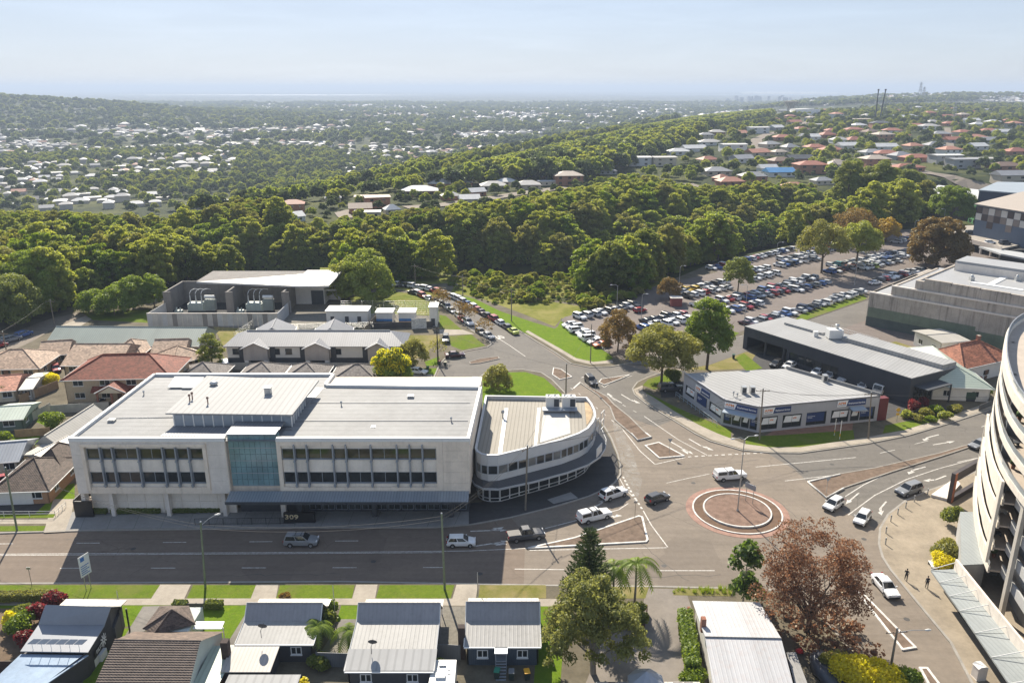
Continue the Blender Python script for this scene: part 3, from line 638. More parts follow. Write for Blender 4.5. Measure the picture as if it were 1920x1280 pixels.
 # ================================================================ office block numbered 309
def office():
 Yf=103.2;x0=xat(128,821,Yf);x1=xat(880,822,Yf);fr=Fr((x0,Yf),(x1,Yf));U=lambda px,py=850:xat(px,py,Yf)-x0
 zt_,zb=zat(821,Yf),zat(925,Yf)
 T=thing('office_building','long pale concrete office block with white roof, teal glass bay and 309 sign','office',((x0+x1)/2,Yf+12,0))
 BR=G(287,702,12.6);bx0=x0+.6;ybk=BR.y
 # front walls with openings
 wl=[(167,185,1),(192,208,1),(215,256,2),(263,303,2),(308,327,1),(333,352,1),(357,376,1)]
 wr=[(530,550,1),(554,573,1),(578,622,2),(627,647,1),(651,693,2),(698,742,2),(746,766,1),(770,790,1),(794,816,1)]
 rows=[(zat(861.5,Yf),zat(842,Yf)),(zat(906,Yf),zat(886,Yf))]
 zt_in,zb_in=zat(836,Yf),zat(913,Yf)
 aL,aR=U(160),U(381);bL,bR=U(527),U(818)
 w1=MB();fr.wall(w1,0,U(424),zb,zt_-.25,[(aL,aR,zb_in,zt_in)],t=.6);part('wall',w1,CONCW,T)
 w2=MB();fr.wall(w2,U(519),U(830),zb,zt_-.25,[(bL,bR,zb_in,zt_in)],t=.6);part('wall',w2,CONCW,T)
 # blank end panels
 ns=5;up0,up1=U(830),fr.L
 for k in range(ns):
  a=zb+(zt_-.25-zb)*k/ns;b=zb+(zt_-.25-zb)*(k+1)/ns;p=MB();fr.box(p,up0+.02,up1,a+.02,b,-.6,.03);part('wall_panel',p,CONCW,T)
 for(c0,c1)in((.05,aL-.5),(aR+.6,U(424)-.1)):
  for k in range(4):
   a=zb+(zt_-.6-zb)*k/4;b=zb+(zt_-.6-zb)*(k+1)/4;p=MB();fr.box(p,c0,c1,a+.03,b,0,.035);part('wall_panel',p,CONCL if k<4 else CONCW,T)
   # raised frame round the left windows
 f=MB();fr.box(f,aL-.5,aR+.5,zt_in,zt_in+.45,0,.35);fr.box(f,aL-.5,aL,zb_in-.4,zt_in,0,.22);fr.box(f,aR,aR+.5,zb_in-.4,zt_in,0,.22);part('window_surround',f,CONCW,T)
 core=MB();core.prism([(x0+.1,Yf+.8),(x1-.1,Yf+.8),(G(903,726,12.6).x-.1,ybk-.5),(bx0+.3,ybk-.5)],zb,zt_-.5);part('core',core,CONCW,T)
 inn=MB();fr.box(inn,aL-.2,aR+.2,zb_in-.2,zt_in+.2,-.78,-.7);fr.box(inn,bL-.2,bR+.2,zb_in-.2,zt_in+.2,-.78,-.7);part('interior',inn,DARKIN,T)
 for(wins,c0,c1)in((wl,aL,aR),(wr,bL,bR)):
  mid=[c0]+[(U(a[1])+U(b[0]))/2 for a,b in zip(wins[:-1],wins[1:])]+[c1]
  for i,wv in enumerate(wins):
   for j,(z0,z1)in enumerate(rows):
    window(fr,mid[i]+.06,mid[i+1]-.06,z0,z1,T,GLASSG if j==0 else GLASS,STEEL,-.35,wv[2],.07,sill=True)
   for(z0,z1)in((rows[1][1],rows[0][0]-.07),(zb_in,rows[1][0]-.07),(rows[0][1],zt_in)):
    p=MB();fr.box(p,mid[i]+.03,mid[i+1]-.03,z0+.01,z1-.01,-.5,-.28);part('spandrel_panel',p,CONCP,T)
  for i,u in enumerate(mid[1:-1]if True else mid):
   p=MB();fr.box(p,u-.09,u+.09,zb_in+.05,zt_in+.25,-.3,.28)
   for z0,z1 in rows:fr.box(p,u-.16,u+.16,z0-.25,z0-.12,-.25,.4)
   part('fin',p,STEEL,T)
   # roof: two wings, their copings, and a penthouse plant room
 zc=zt_-.45
 outl=[(x0,Yf),(x1,Yf),(G(903,726,12.6).x,G(903,726,12.6).y),(G(612,722,12.6).x,G(612,722,12.6).y),(G(612,722,12.6).x+.3,ybk),(bx0,ybk)]
 r=MB();poly_top(r,outl,zc);part('roof',r,ROOFX,T)
 cp=MB()
 for a,b in zip(outl,outl[1:]+outl[:1]):
  a,b=Vector(a),Vector(b)
  if abs(a.y-Yf)<.1 and abs(b.y-Yf)<.1:
   cp.box(x0-.05,x0+U(424),Yf-.06,Yf+.45,zc-.1,zt_+.02);cp.box(x0+U(519),x1+.05,Yf-.06,Yf+.45,zc-.1,zt_+.02)
  else:
   e=(b-a).normalized();n=Vector((e.y,-e.x));cp.prism([a-n*.4,b-n*.4,b+n*.05,a+n*.05],zc-.6,zt_+.01)
 part('coping',cp,WHITE,T)
 gut=MB();a,b=G(523,816,zc),G(606,727,zc);e=(b-a).normalized();n=Vector((e.y,-e.x,0))
 gut.prism([(a-n*1.2)[:2],(b-n*1.2)[:2],(b+n*.2)[:2],(a+n*.2)[:2]],zc,zc+.05);part('box_gutter',gut,ROOFG,T)
 gut=MB();q=[G(*p,zc)[:2]for p in((300,819),(420,819),(520,806),(548,806),(328,800))];gut.prism(q,zc+.01,zc+.15);part('lower_roof',gut,ROOFG,T)
 pz0=zc;py_=G(328,800,zc).y;pz1=zat(777,py_);pf=Fr((G(328,800,zc).x,py_),(G(546,803,zc).x,py_));pb=G(585,737,zc+2.2).y
 ph=MB();ph.box(pf.p.x+.1,pf.p.x+pf.L-.1,py_+.12,pb,pz0,pz1);o=part('plant_room',ph,STEEL,T)
 for k in range(12):
  a=pf.L*k/12;p=MB();pf.box(p,a+.1,a+pf.L/12-.1,pz0+.15,pz1-.12,-.1,.0)
  for s in range(6):pf.box(p,a+.12,a+pf.L/12-.12,pz0+.25+s*(pz1-pz0-.5)/6,pz0+.31+s*(pz1-pz0-.5)/6,0,.05)
  part('louvre_panel',p,M('louvre_blue_grey',(.27,.31,.35),.5,.08,.5),o)
 for k in range(13):p=MB();a=pf.L*k/12;pf.box(p,a-.07,a+.07,pz0,pz1,-.1,.07);part('mullion',p,WHITE,o)
 rf=Fr((pf.p.x+pf.L,py_),(pf.p.x+pf.L,pb))
 for k in range(1,7):p=MB();a=rf.L*k/6;rf.box(p,a-.06,a+.06,pz0,pz1,-.1,.03);part('mullion',p,WHITE,o)
 q=[G(*p,pz1+.15)[:2]for p in((310,775),(548,778),(598,713),(388,705))];rp=MB();rp.prism(q,pz1,pz1+.22);part('upper_roof',rp,ROOFY,T)
 for(px,py,s,hh)in((503,738,.9,1.1),(401,722,1.1,.5)):
  c=G(px,py,pz1+.2);v=MB()
  if hh<1:v.lathe([(0,.7),(.45,.62),(.7,.35),(.55,.25),(.55,0)],12,c)
  else:v.box(c.x-s/2,c.x+s/2,c.y-s/2,c.y+s/2,c.z-.1,c.z+hh);v.box(c.x-s/2-.1,c.x+s/2+.1,c.y-s/2-.1,c.y+s/2+.1,c.z+hh,c.z+hh+.12)
  part('roof_vent',v,IRON,T)
 for(px,py)in((356,752),(361,748),(390,757)):
  c=G(px,py,pz1+.2);v=MB();v.tube([c-Vector((0,0,.1)),c+Vector((0,0,.9))],.1,8);v.lathe([(.2,.85),(.2,1.1),(0,1.2)],8,c);part('vent_pipe',v,M('rusty_pipe',(.25,.15,.11),.7,.2,2),T)
 for(a,b)in(((317,722),(351,710)),((346,722),(376,712))):
  c=G((a[0]+b[0])/2,(a[1]+b[1])/2,zc+.7);v=MB();v.prism([(c.x-1.3,c.y-1.4),(c.x+1.3,c.y-1.4),(c.x+1.5,c.y+1.4),(c.x-1.1,c.y+1.4)],[c.z-.5,c.z-.5,c.z+.4,c.z+.4],[c.z-.4,c.z-.4,c.z+.5,c.z+.5])
  for dx in(-1,1):v.box(c.x+dx-.04,c.x+dx+.04,c.y+1.2,c.y+1.28,zc,c.z+.35)
  part('solar_panel',v,M('solar_white_glare',(.62,.62,.60),.4,.04,.5),T)
 for(px,py,k)in((640,760,0),(770,745,1),(846,790,0),(210,790,1),(270,740,0),(700,800,2),(560,770,2)):
  c=G(px,py,zc);v=MB()
  if k==0:v.tube([c,c+Vector((0,0,.55))],.09,8);v.lathe([(.17,.5),(.17,.68),(0,.75)],8,c)
  elif k==1:v.box(c.x-.5,c.x+.5,c.y-.4,c.y+.4,zc,zc+.35);v.box(c.x-.4,c.x+.4,c.y-.3,c.y+.3,zc+.35,zc+.42)
  else:v.box(c.x-.3,c.x+.3,c.y-.3,c.y+.3,zc,zc+.08)
  part('roof_fitting',v,IRON,T)
 for yy in(.33,.66):v=MB();y_=Yf+(ybk-Yf)*yy*.8;v.box(x0+U(540),x1-.6,y_-.06,y_+.06,zc+.0,zc+.09);part('flashing',v,M('flashing_grey',(.24,.245,.25),.6,.1,1),T)
 v=MB();v.tube([(x0+2,Yf+8,zc+.06),(x0+12,Yf+8.4,zc+.06),(x0+12.3,Yf+16,zc+.06)],.05,5);part('conduit',v,IRON,T)
 # glass entrance bay
 gz0,gz1=zat(913,Yf),zt_+.25;gf=Fr((x0+U(427),Yf+.5),(x0+U(517),Yf+.5));n=9
 for k in range(n):
  for j in range(8):
   a,b=gf.L*k/n,gf.L*(k+1)/n;z0=gz0+(gz1-gz0)*j/8;z1=gz0+(gz1-gz0)*(j+1)/8
   p=MB();gf.box(p,a+.02,b-.02,z0+.02,z1-.02,-.1,.0);part('glass_panel',p,GLASST,T)
 p=MB()
 for j in(0,2,4,6,8):z=gz0+(gz1-gz0)*j/8;gf.box(p,0,gf.L,z-.05,z+.05,-.14,.03)
 gf.box(p,-.1,gf.L+.1,gz1,gz1+.25,-1.5,.15);part('bay_frame',p,STEEL,T)
 p=MB();gf.box(p,-.2,gf.L+.2,gz0,gz1-.1,-1.2,-.6);part('bay_interior',p,M('teal_interior',(.10,.19,.20),.8,.3,.4),T)
 p=MB();gf.box(p,-.2,gf.L+.2,gz1+.1,gz1+.2,-5.5,-1.4);part('bay_roof',p,ROOFG,T)
 # awning, ground floor
 az=4.05;ad=2.3;af=Fr((x0+U(424),Yf-.1),(x1-.2,Yf-.1));p=MB()
 p.quad(af.pt(0,az-.05,ad),af.pt(af.L,az-.05,ad),af.pt(af.L,az+.5,0),af.pt(0,az+.5,0));p.quad(af.pt(0,az-.3,ad),af.pt(0,az-.3,0),af.pt(af.L,az-.3,0),af.pt(af.L,az-.3,ad))
 aw=part('awning',p,M('awning_sheet',(.30,.34,.38),.4,.06,.3,seam=(0,.42,.6),metal=.3),T)
 p=MB();af.box(p,-.05,af.L+.05,az-.38,az+.02,ad,ad+.1);part('fascia',p,DKGREY,aw)
 for z_,d_ in((0,0),):
  g=MB();gfr=Fr((x0+U(430),Yf+1.9),(x1-.3,Yf+1.9));gfr.box(g,0,gfr.L,.1,zb,-.3,0);part('ground_floor_wall',g,DKGREY,T)
  for k in range(12):
   a=gfr.L*(.30+.69*k/12);window(gfr,a+.1,a+gfr.L*.69/12-.1,.5,2.9,T,GLASS,STEEL,.08,2,.06,'shop_window',False)
 for px in(529,560,700,845):
  u=U(px,940);c=MB();c.box(x0+u-.35,x0+u+.35,Yf+.2,Yf+.9,.1,zb+.05);part('column',c,CONCL if px<560 else DKGREY,T)
  # lower wall under the left wing
 lw=Fr((x0+.8,Yf+1.6),(x0+U(424),Yf+1.6));p=MB();lw.box(p,0,lw.L,0,zb,-.3,0);part('lower_wall',p,CONCW,T)
 for k in range(8):
  for j in range(2):
   p=MB();lw.box(p,lw.L*k/8+.03,lw.L*(k+1)/8-.03,.1+j*1.95,2.0+j*1.95,0,.05);part('wall_panel',p,CONCP,T)
 for px in(153,205,310,417):
  u=U(px,940);p=MB();p.box(x0+u-.28,x0+u+.28,Yf+.5,Yf+1.55,0,zb);part('column',p,CONCL,T)
 so_=MB();so_.box(x0+.2,x1-.2,Yf+.3,Yf+2.2,zb-.12,zb-.01);part('soffit',so_,CONCP,T)
 st=MB();st.box(x0-1.2,x0+1.5,Yf+.2,Yf+.4,0,2.7);st.box(x0-1.2,x0-1.05,Yf+.4,Yf+9,0,2.9);part('stair_wall',st,BLACK,T)
 for k in range(9):
  p=MB();p.box(x0-1.0,x0+.7,Yf+1+k*.32,Yf+1.31+k*.32,0,.2+k*.17);part('step',p,CONCW,T)
  # sign
 sx0,sx1=xat(530,955,Yf-1.4),xat(588,955,Yf-1.4)
 SB=thing('sign_block','black sign block with gold number 309 in front of the office','sign',((sx0+sx1)/2,Yf-1.1,0))
 sf=Fr((sx0,Yf-1.35),(sx1,Yf-1.35));p=MB();sf.box(p,0,sf.L,.12,1.65,-.5,0);part('panel',p,BLACK,SB)
 p=MB();sf.box(p,-.08,sf.L+.08,.1,.2,-.58,.08);part('plinth',p,DKGREY,SB)
 text_on(sf,'309',.15,.72,1.0,M('gold_letters',(.62,.50,.30),.45,.1,2),SB,.0,True,'number',2.0)
office()
# railing on the footpath in front of the office
def railing(name,label,pts,h=1.0,n=8,mat=None,z0=.13,rails=(1.0,.15),bars=0,cat='railing'):
 q=[G(*p,z0)if len(p)==2 else Vector(p)for p in pts];T=thing(name,label,cat,q[0])
 for a,b in zip(q[:-1],q[1:]):
  m=MB()
  for f in rails:m.tube([a+Vector((0,0,h*f)),b+Vector((0,0,h*f))],.03,5)
  part('rail',m,mat or BLACK,T)
  for k in range(n+1):c=a.lerp(b,k/n);part('post',MB().tube([c,c+Vector((0,0,h))],.035,5),mat or BLACK,T)
  if bars:
   for k in range(n):
    m=MB()
    for j in range(bars):c=a.lerp(b,(k+(j+.5)/bars)/n);m.tube([c+Vector((0,0,h*rails[1])),c+Vector((0,0,h*rails[0]))],.012,4,cap=False)
    part('bar_panel',m,mat or BLACK,T)
 return T
railing('footpath_railing','low black railing on the kerbside footpath by the office',[(366,984),(552,982)],1.05,7,BLACK,bars=9)
railing('pipe_railing','white pipe railing along the lawn left of the office',[(-40,969),(104,968),(124,950)],.9,3,WHITE,rails=(1.0,.55))
# ================================================================ curved corner building
def corner_building():
 base=[(-5.6,110.1),(-5.3,108.9),(-4.6,108.0),(-3.6,107.55),(-2.1,107.6),(2.4,110.1),(7.6,113.0),(10.6,115.4),(12.2,117.4),(13.3,120.0),(13.95,122.6),(14.05,125.0),(13.8,128.0),(13.2,130.9),(-4.7,131.7)]
 T=thing('corner_building','two storey curved corner building with cream ribbed roof beside the roundabout','building',(3,118,0))
 zt_=8.0;zf=3.6
 r=MB();poly_top(r,base,zt_-.55);part('roof',r,ROOFC,T)
 part('parapet',parapet(base,zf,zt_,.25),M('corner_wall_grey',(.50,.51,.52),.6,.05,.4,stain=.1),T)
 cap=MB();
 for a,b in zip(base,base[1:]+base[:1]):
  a,b=Vector(a),Vector(b);e=(b-a).normalized();n=Vector((e.y,-e.x));cap.prism([a-n*.3,b-n*.3,b+n*.06,a+n*.06],zt_+.006,zt_+.10+rnd.uniform(0,.006))
 part('coping',cap,M('coping_grey',(.5,.52,.54),.5,.05,.5),T)
 # upper floor windows set proud of the wall band
 k=0
 for a,b in zip(base[1:12],base[2:13]):
  f=Fr(a,b);n=max(1,round(f.L/1.5))
  for i in range(n):
   u0,u1=f.L*i/n+.06,f.L*(i+1)/n-.06
   window(f,u0,u1,4.95,6.35,T,GLASS if k%3 else glassb,M('window_frame_grey',(.42,.45,.48),.5,.05,1),.03,1,.05,sill=False);k+=1
  p=MB();f.box(p,0,f.L,6.4,6.46,0,.06);f.box(p,0,f.L,4.84,4.9,0,.06);part('band',p,WHITE,T)
  for i in range(max(1,round(f.L/1.8))):
   n2=max(1,round(f.L/1.8));p=MB();f.box(p,f.L*i/n2+.02,f.L*(i+1)/n2-.02,6.5,7.9,0,.025);part('cladding_panel',p,M('cladding_grey',(.56,.57,.57),.55,.05,.6),T)
   p=MB();f.box(p,f.L*i/n2+.02,f.L*(i+1)/n2-.02,3.75,4.8,0,.025);part('cladding_panel',p,M('cladding_grey',(.56,.57,.57),.55,.05,.6),T)
   # ground floor: glazing behind white frames
 g=MB();q=[tuple(Vector(p)*1.0)for p in base];c=Vector((4,120))
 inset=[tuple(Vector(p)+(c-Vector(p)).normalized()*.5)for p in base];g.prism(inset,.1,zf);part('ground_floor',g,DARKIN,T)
 for a,b in zip(inset[:12],inset[1:13]):
  f=Fr(a,b);n=max(1,round(f.L/1.7))
  for i in range(n):window(f,f.L*i/n,f.L*(i+1)/n,.2,2.9,T,GLASS,WHITE,.12,1,.09,'shop_window',False)
  p=MB();f.box(p,0,f.L,.75,.85,.1,.22);part('mid_rail',p,WHITE,T)
 out=[(-6.3,109.8),(-5.6,107.4),(-4.3,106.2),(-2.0,106.0),(3.2,108.3),(8.6,111.4),(12.0,114.0),(14.2,116.9),(15.4,120.0),(15.9,123.5),(15.6,127.5)]
 inn=base[:12]+[base[12]];inn=[(-5.6,110.1),(-5.3,108.9),(-4.4,107.8),(-2.1,107.6),(2.4,110.1),(7.6,113.0),(10.6,115.4),(12.4,117.8),(13.4,120.4),(14.0,123.5),(13.8,127.5)]
 aw=MB();fa=MB()
 for i in range(len(out)-1):
  aw.quad((*out[i],3.35),(*out[i+1],3.35),(*inn[i+1],3.9),(*inn[i],3.9));aw.quad((*out[i],3.2),(*inn[i],3.2),(*inn[i+1],3.2),(*out[i+1],3.2))
  f=Fr(out[i],out[i+1]);f.box(fa,-.02,f.L+.02,3.1,3.42,-.02,.08)
 a=part('awning',aw,M('awning_dark',(.085,.085,.088),.5,.1,.4,seam=(R(40),.4,.5),metal=.1),T);part('fascia',fa,M('fascia_pale',(.45,.46,.47),.6,.06,1),a)
 # roof trim: pale walkways, orange edge mat, plant
 for(pts,m)in(([(933,853),(941,852),(953,765),(946,765)],WHITE),([(1001,835),(1007,833),(1014,764),(1008,764)],WHITE),([(1012,830),(1070,812),(1066,764),(1020,764)],M('roof_patch_pale',(.38,.375,.355),.6,.1,.3))):
  p=MB();p.prism([G(*q_,zt_-.5)[:2]for q_ in pts],zt_-.545,zt_-.5+rnd.uniform(0,.01));part('roof_strip',p,m,T)
 p=MB();p.prism([G(*q_,zt_-.5)[:2]for q_ in[(1096,753),(1103,755),(1112,772),(1108,785),(1100,797)]],zt_-.545,zt_-.48);part('roof_mat',p,M('orange_blue_mat',(.38,.27,.15),.8,.35,.5),T)
 for px in(1036,1066):
  q0=G(px,766,zt_-.4);v=MB();v.box(q0.x-1.15,q0.x+1.15,q0.y-.6,q0.y+.9,q0.z+.5,q0.z+2.3);u=part('air_conditioner',v,M('ac_casing',(.62,.61,.58),.5,.06,1),T)
  v=MB();v.box(q0.x+.2,q0.x+1.05,q0.y-.64,q0.y-.59,q0.z+.65,q0.z+2.0);part('grille',v,DKGREY,u)
  for dx in(-.55,.55):
   v=MB();v.lathe([(.42,2.3),(.42,2.4),(.36,2.4),(.36,2.33),(0,2.33)],12,(q0.x+dx,q0.y+.15,q0.z));part('fan',v,IRON,u)
 q0=G(1050,770,zt_-.4);v=MB();v.box(q0.x-3,q0.x+2.9,q0.y-.9,q0.y+.6,q0.z+.3,q0.z+.47)
 for dx in(-2.6,0,2.5):v.box(q0.x+dx,q0.x+dx+.1,q0.y-.5,q0.y+.4,q0.z-.1,q0.z+.3)
 part('plant_platform',v,STEEL,T)
 q0=G(943,783,zt_-.5);v=MB();v.tube([q0,q0+Vector((0,0,1.0))],.14,8);v.lathe([(.3,.9),(.3,1.25),(.05,1.4)],10,q0);part('roof_vent',v,IRON,T)
 # balcony frame on the right
 for(px,py)in((1118,800),(1128,785)):
  q0=G(px,py,5.2);v=MB();f=Fr((q0.x-.2,q0.y-.8),(q0.x+.5,q0.y+.8))
  for u in(0,f.L):f.box(v,u-.05,u+.05,3.4,6.6,-.05,.05)
  for z in(3.5,5,6.55):f.box(v,0,f.L,z-.05,z+.05,-.05,.05)
  part('balcony_frame',v,WHITE,T)
 f=Fr((13.6,116.1),(14.7,118.6));v=MB();f.box(v,0,f.L,3.5,5.0,-.12,.0);part('sign_panel',v,WALLW,T)
glassb=glass('window_glass_blind',(.16,.17,.17),.15,.3)
corner_building()
# ================================================================ shop with blue and white employment signs
def shop():
 z1=5.24;zr=z1+.02
 A,B,C,D=G(1278,748),G(1357,797),G(1423,812),G(1646,790)
 bk=G(1475,690,z1);T=thing('shop_building','single storey grey shop with white roof and employment services signs','shop',(50,142,0))
 fp=[tuple(p[:2])for p in(A,B,C,D)]+[(bk.x,bk.y)]
 roofq=[G(1283,699,z1),G(1357,748,z1),G(1424,762,z1),G(1651,741,z1),bk]
 fp=[tuple(p[:2])for p in roofq]
 g=MB();c=Vector((sum(p[0]for p in fp)/5,sum(p[1]for p in fp)/5));ins=[tuple(Vector(p)+(c-Vector(p)).normalized()*.5)for p in fp]
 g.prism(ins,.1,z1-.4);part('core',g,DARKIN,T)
 r=MB();r.prism(fp,z1-.35,z1-.1);part('roof',r,M('shop_roof',(.355,.355,.35),.65,.06,.12,seam=(R(35),1.2,.5),spec=.15),T)
 WG=M('shop_wall_grey',(.40,.40,.42),.8,.06,.5,stain=.12);NAVY=M('sign_navy',(.018,.045,.15),.5,.1,1);SW=M('sign_white',(.80,.80,.80),.5,.03,1);ORG=M('sign_orange',(.72,.20,.03),.5,.05,1)
 walls=[(0,1),(1,2),(2,3)]
 specs=[[(.06,.30),(.36,.62),(.68,.97)],[(.04,.26),(.28,.52),(.54,.76),(.78,.98)],[(.02,.16),(.20,.355),(.395,.56),(.60,.75),(.765,.84),(.845,.97)]]
 for(i,j),hs in zip(walls,specs):
  f=Fr(fp[i],fp[j]);zt0=z1 if i else z1+.1;zb0=1.1 if i==0 else .55
  holes=[(f.L*a,f.L*b,zb0,3.1)for a,b in hs];w_=MB();f.wall(w_,0,f.L,0,zt0,holes,.3);part('wall',w_,WG,T)
  for k,h in enumerate(holes):
   wn=window(f,h[0],h[1],h[2],h[3],T,GLASS,DKGREY,-.15,2 if h[1]-h[0]>2 else 1,.06,'shop_window',False)
   p=MB();a,b=h[0]+.25,h[1]-.12
   if(k+i)%3==1:f.box(p,h[0]+.1,h[1]-.4,1.2,2.95,-.125,-.10);part('poster',p,NAVY,wn);text_on(f,'Employment\nServices',h[0]+.3,2.2,.30,SW,wn,-.09,name='poster_lettering')
   else:
    p.add([f.pt(a,1.55,-.11),f.pt(b-.25,1.55,-.11),f.pt(b,2.8,-.11),f.pt(a+.35,2.8,-.11)],[(0,1,2,3)]);part('poster',p,SW,wn)
    if h[1]-h[0]>1.6:text_on(f,'APM',(a+b)/2+.1,2.2,.38,ORG,wn,-.10,True,name='poster_lettering')
 def sign(f,u,z,wd,ht=1.05):
  p=MB();f.box(p,u,u+wd,z,z+ht,.02,.1);s=part('sign_board',p,NAVY,T)
  p=MB();k=min(1.9,wd*.36);p.add([f.pt(u-.02,z-.04,.115),f.pt(u+k,z-.04,.115),f.pt(u+k+.35,z+ht+.04,.115),f.pt(u-.02,z+ht+.04,.115)],[(0,1,2,3)]);part('logo_panel',p,SW,s)
  text_on(f,'APM',u+.18,z+.42,.62,ORG,s,.12,True,'logo_lettering',k-.35);p=MB();f.box(p,u+.2,u+k-.15,z+.2,z+.29,.116,.125);part('logo_tagline',p,NAVY,s)
  text_on(f,'Employment Services',u+k+.45,z+.38,.42,SW,s,.11,True,'lettering',wd-k-.65)
 f0,f1,f2=Fr(fp[0],fp[1]),Fr(fp[1],fp[2]),Fr(fp[2],fp[3])
 sign(f0,f0.L*.33,3.45,5.2,1.2);sign(f1,.3,3.75,f1.L-.6);sign(f2,.9,3.7,5.5,1.1);sign(f2,f2.L-9.0,3.75,6.0,1.15)
 for f,a,b in((f1,.3,f1.L-.3),(f2,f2.L*.74,f2.L*.86)):
  p=MB();p.quad(f.pt(a,3.25,1.4),f.pt(b,3.25,1.4),f.pt(b,3.55,.02),f.pt(a,3.55,.02));p.quad(f.pt(a,3.18,1.4),f.pt(a,3.18,.02),f.pt(b,3.18,.02),f.pt(b,3.18,1.4));f.box(p,a,b,3.1,3.3,1.38,1.44);part('awning',p,M('awning_blue_grey',(.30,.36,.42),.5,.06,.5),T)
 f=f2;p=MB();e0=fp[3];f.box(p,f.L-.05,f.L+1.9,.1,4.6,-1.2,.05);part('end_wall',p,M('dark_red_wall',(.12,.012,.018),.6,.1,1),T)
 p=MB();a,b=Vector(fp[3]),Vector(fp[4]);e=(b-a).normalized();n=Vector((e.y,-e.x));p.prism([a,b,b-n*.25,a-n*.25],z1-.3,z1+.5);part('rear_parapet',p,M('mid_grey_wall',(.22,.22,.22),.8,.1,.5),T)
 for px,py in((1394,736),(1410,736),(1546,714)):
  q=G(px,py,z1);v=MB();v.box(q.x-.45,q.x+.45,q.y-.5,q.y+.5,z1-.1,z1+1.3);u=part('air_conditioner',v,IRON,T)
  v=MB();v.box(q.x-.3,q.x+.3,q.y-.54,q.y-.49,z1+.2,z1+1.1);part('grille',v,DKGREY,u)
 for px,py in((1375,742),(1382,745)):
  q=G(px,py,z1);v=MB();v.tube([q,q+Vector((0,0,.7))],.08,6);v.lathe([(.18,.6),(.18,.85),(0,.95)],8,q);part('vent_pipe',v,IRON,T)
 fnt=f0;q0=Vector(fnt.pt(-.5,.13,1.3));q1=Vector(fnt.pt(fnt.L+.5,.13,1.3));return q0,q1,f2
sq0,sq1,shopf=shop()
railing('ramp_railing','pale blue ramp railing beside the left wall of the employment shop',[tuple(sq0),tuple(sq1)],1.0,10,M('rail_blue',(.32,.42,.50),.5,.1,1),rails=(1.0,.5))
# ================================================================ dark warehouse, stained concrete centre
def warehouse():
 z=5.6;q=[G(*p,z)for p in((1396,612),(1709,710),(1796,688),(1475,594))];fp=[tuple(p[:2])for p in q];T=thing('warehouse','long dark grey warehouse with pale metal roof beside the car park','warehouse',(75,165,0))
 f0=Fr(fp[0],fp[1]);f1=Fr(fp[1],fp[2]);W_=M('warehouse_wall',(.055,.06,.07),.75,.1,.4,stain=.2)
 a=G(1430,650).xy-Vector(fp[0]);w_=MB();f0.wall(w_,0,f0.L,0,z,[(1.2,f0.L*.30,.1,3.4),(f0.L*.32,f0.L*.62,1.0,3.0)],.3);part('wall',w_,W_,T)
 w_=MB();f1.wall(w_,0,f1.L,0,z-.1,[(1.5,f1.L*.55,.2,3.6)],.3);part('wall',w_,W_,T)
 for i,j in((2,3),(3,0)):
  f=Fr(fp[i],fp[j]);w_=MB();f.box(w_,.31,f.L-.31,0,z-.1,-.3,0);part('wall',w_,W_,T)
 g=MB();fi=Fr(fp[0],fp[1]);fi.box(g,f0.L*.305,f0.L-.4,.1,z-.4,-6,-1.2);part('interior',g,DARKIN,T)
 for k in range(6):u=f0.L*(.32+.05*k);window(f0,u+.05,u+f0.L*.05-.05,1.0,3.0,T,GLASS,DKGREY,-.1,1,.05,sill=False)
 window(f1,1.5,f1.L*.55,.2,3.6,T,GLASS,DKGREY,-.1,4,.07,'shopfront',False)
 for u in(.6,6.2,11.5):p=MB();f0.box(p,u,u+.5,0,z-.2,-.6,-.2);part('column',p,DKGREY,T)
 RW=M('warehouse_roof',(.33,.33,.325),.6,.07,.12,seam=(R(-43),.75,.4),spec=.15)
 r=MB();r.prism(fp,z-.05,z+.12);part('roof',r,RW,T)
 # raised monitor along the back
 b0,b1=Vector(fp[3]),Vector(fp[2]);a0,a1=Vector(fp[0]),Vector(fp[1]);m0,m1=b0.lerp(a0,.42),b1.lerp(a1,.30)
 for s,e,h in((.10,.34,.55),(.46,.99,.95)):
  p=MB();p.prism([b0.lerp(b1,s),b0.lerp(b1,e),m0.lerp(m1,e),m0.lerp(m1,s)],z+.1,z+.1+h);part('roof_monitor',p,RW,T)
 c=m0.lerp(m1,.42);v=MB();v.box(c.x-1.6,c.x+1.6,c.y-.6,c.y+1.8,z+.3,z+2.3);u=part('air_conditioner',v,M('ac_white',(.66,.66,.64),.5,.05,1),T)
 v=MB();v.lathe([(.4,2.3),(.4,2.9),(.5,3.0),(.5,3.2),(0,3.3)],10,(c.x+.6,c.y+1,z));part('exhaust_cowl',v,IRON,u)
 v=MB();v.box(c.x-4.2,c.x-3.2,c.y+1.6,c.y+2.5,z+.1,z+1.3);part('air_conditioner',v,M('ac_white',(.66,.66,.64),.5,.05,1),T)
 p=MB();f1.box(p,1.2,f1.L*.6,3.7,3.95,0,3.0);f1.box(p,f1.L*.58,f1.L*.6,.1,3.7,2.8,3.0);part('porch',p,DKGREY,T)
 p=MB();a_,b_=Vector(fp[3]),Vector(fp[2]);rl=MB()
 for k in range(9):c=a_.lerp(b_,.30+.035*k);rl.tube([(c.x,c.y,z+.1),(c.x,c.y,z+1.2)],.03,4)
 for h in(.65,1.2):rl.tube([(*a_.lerp(b_,.30),z+h),(*a_.lerp(b_,.58),z+h)],.03,4)
 part('roof_railing',rl,WHITE,T)
warehouse()
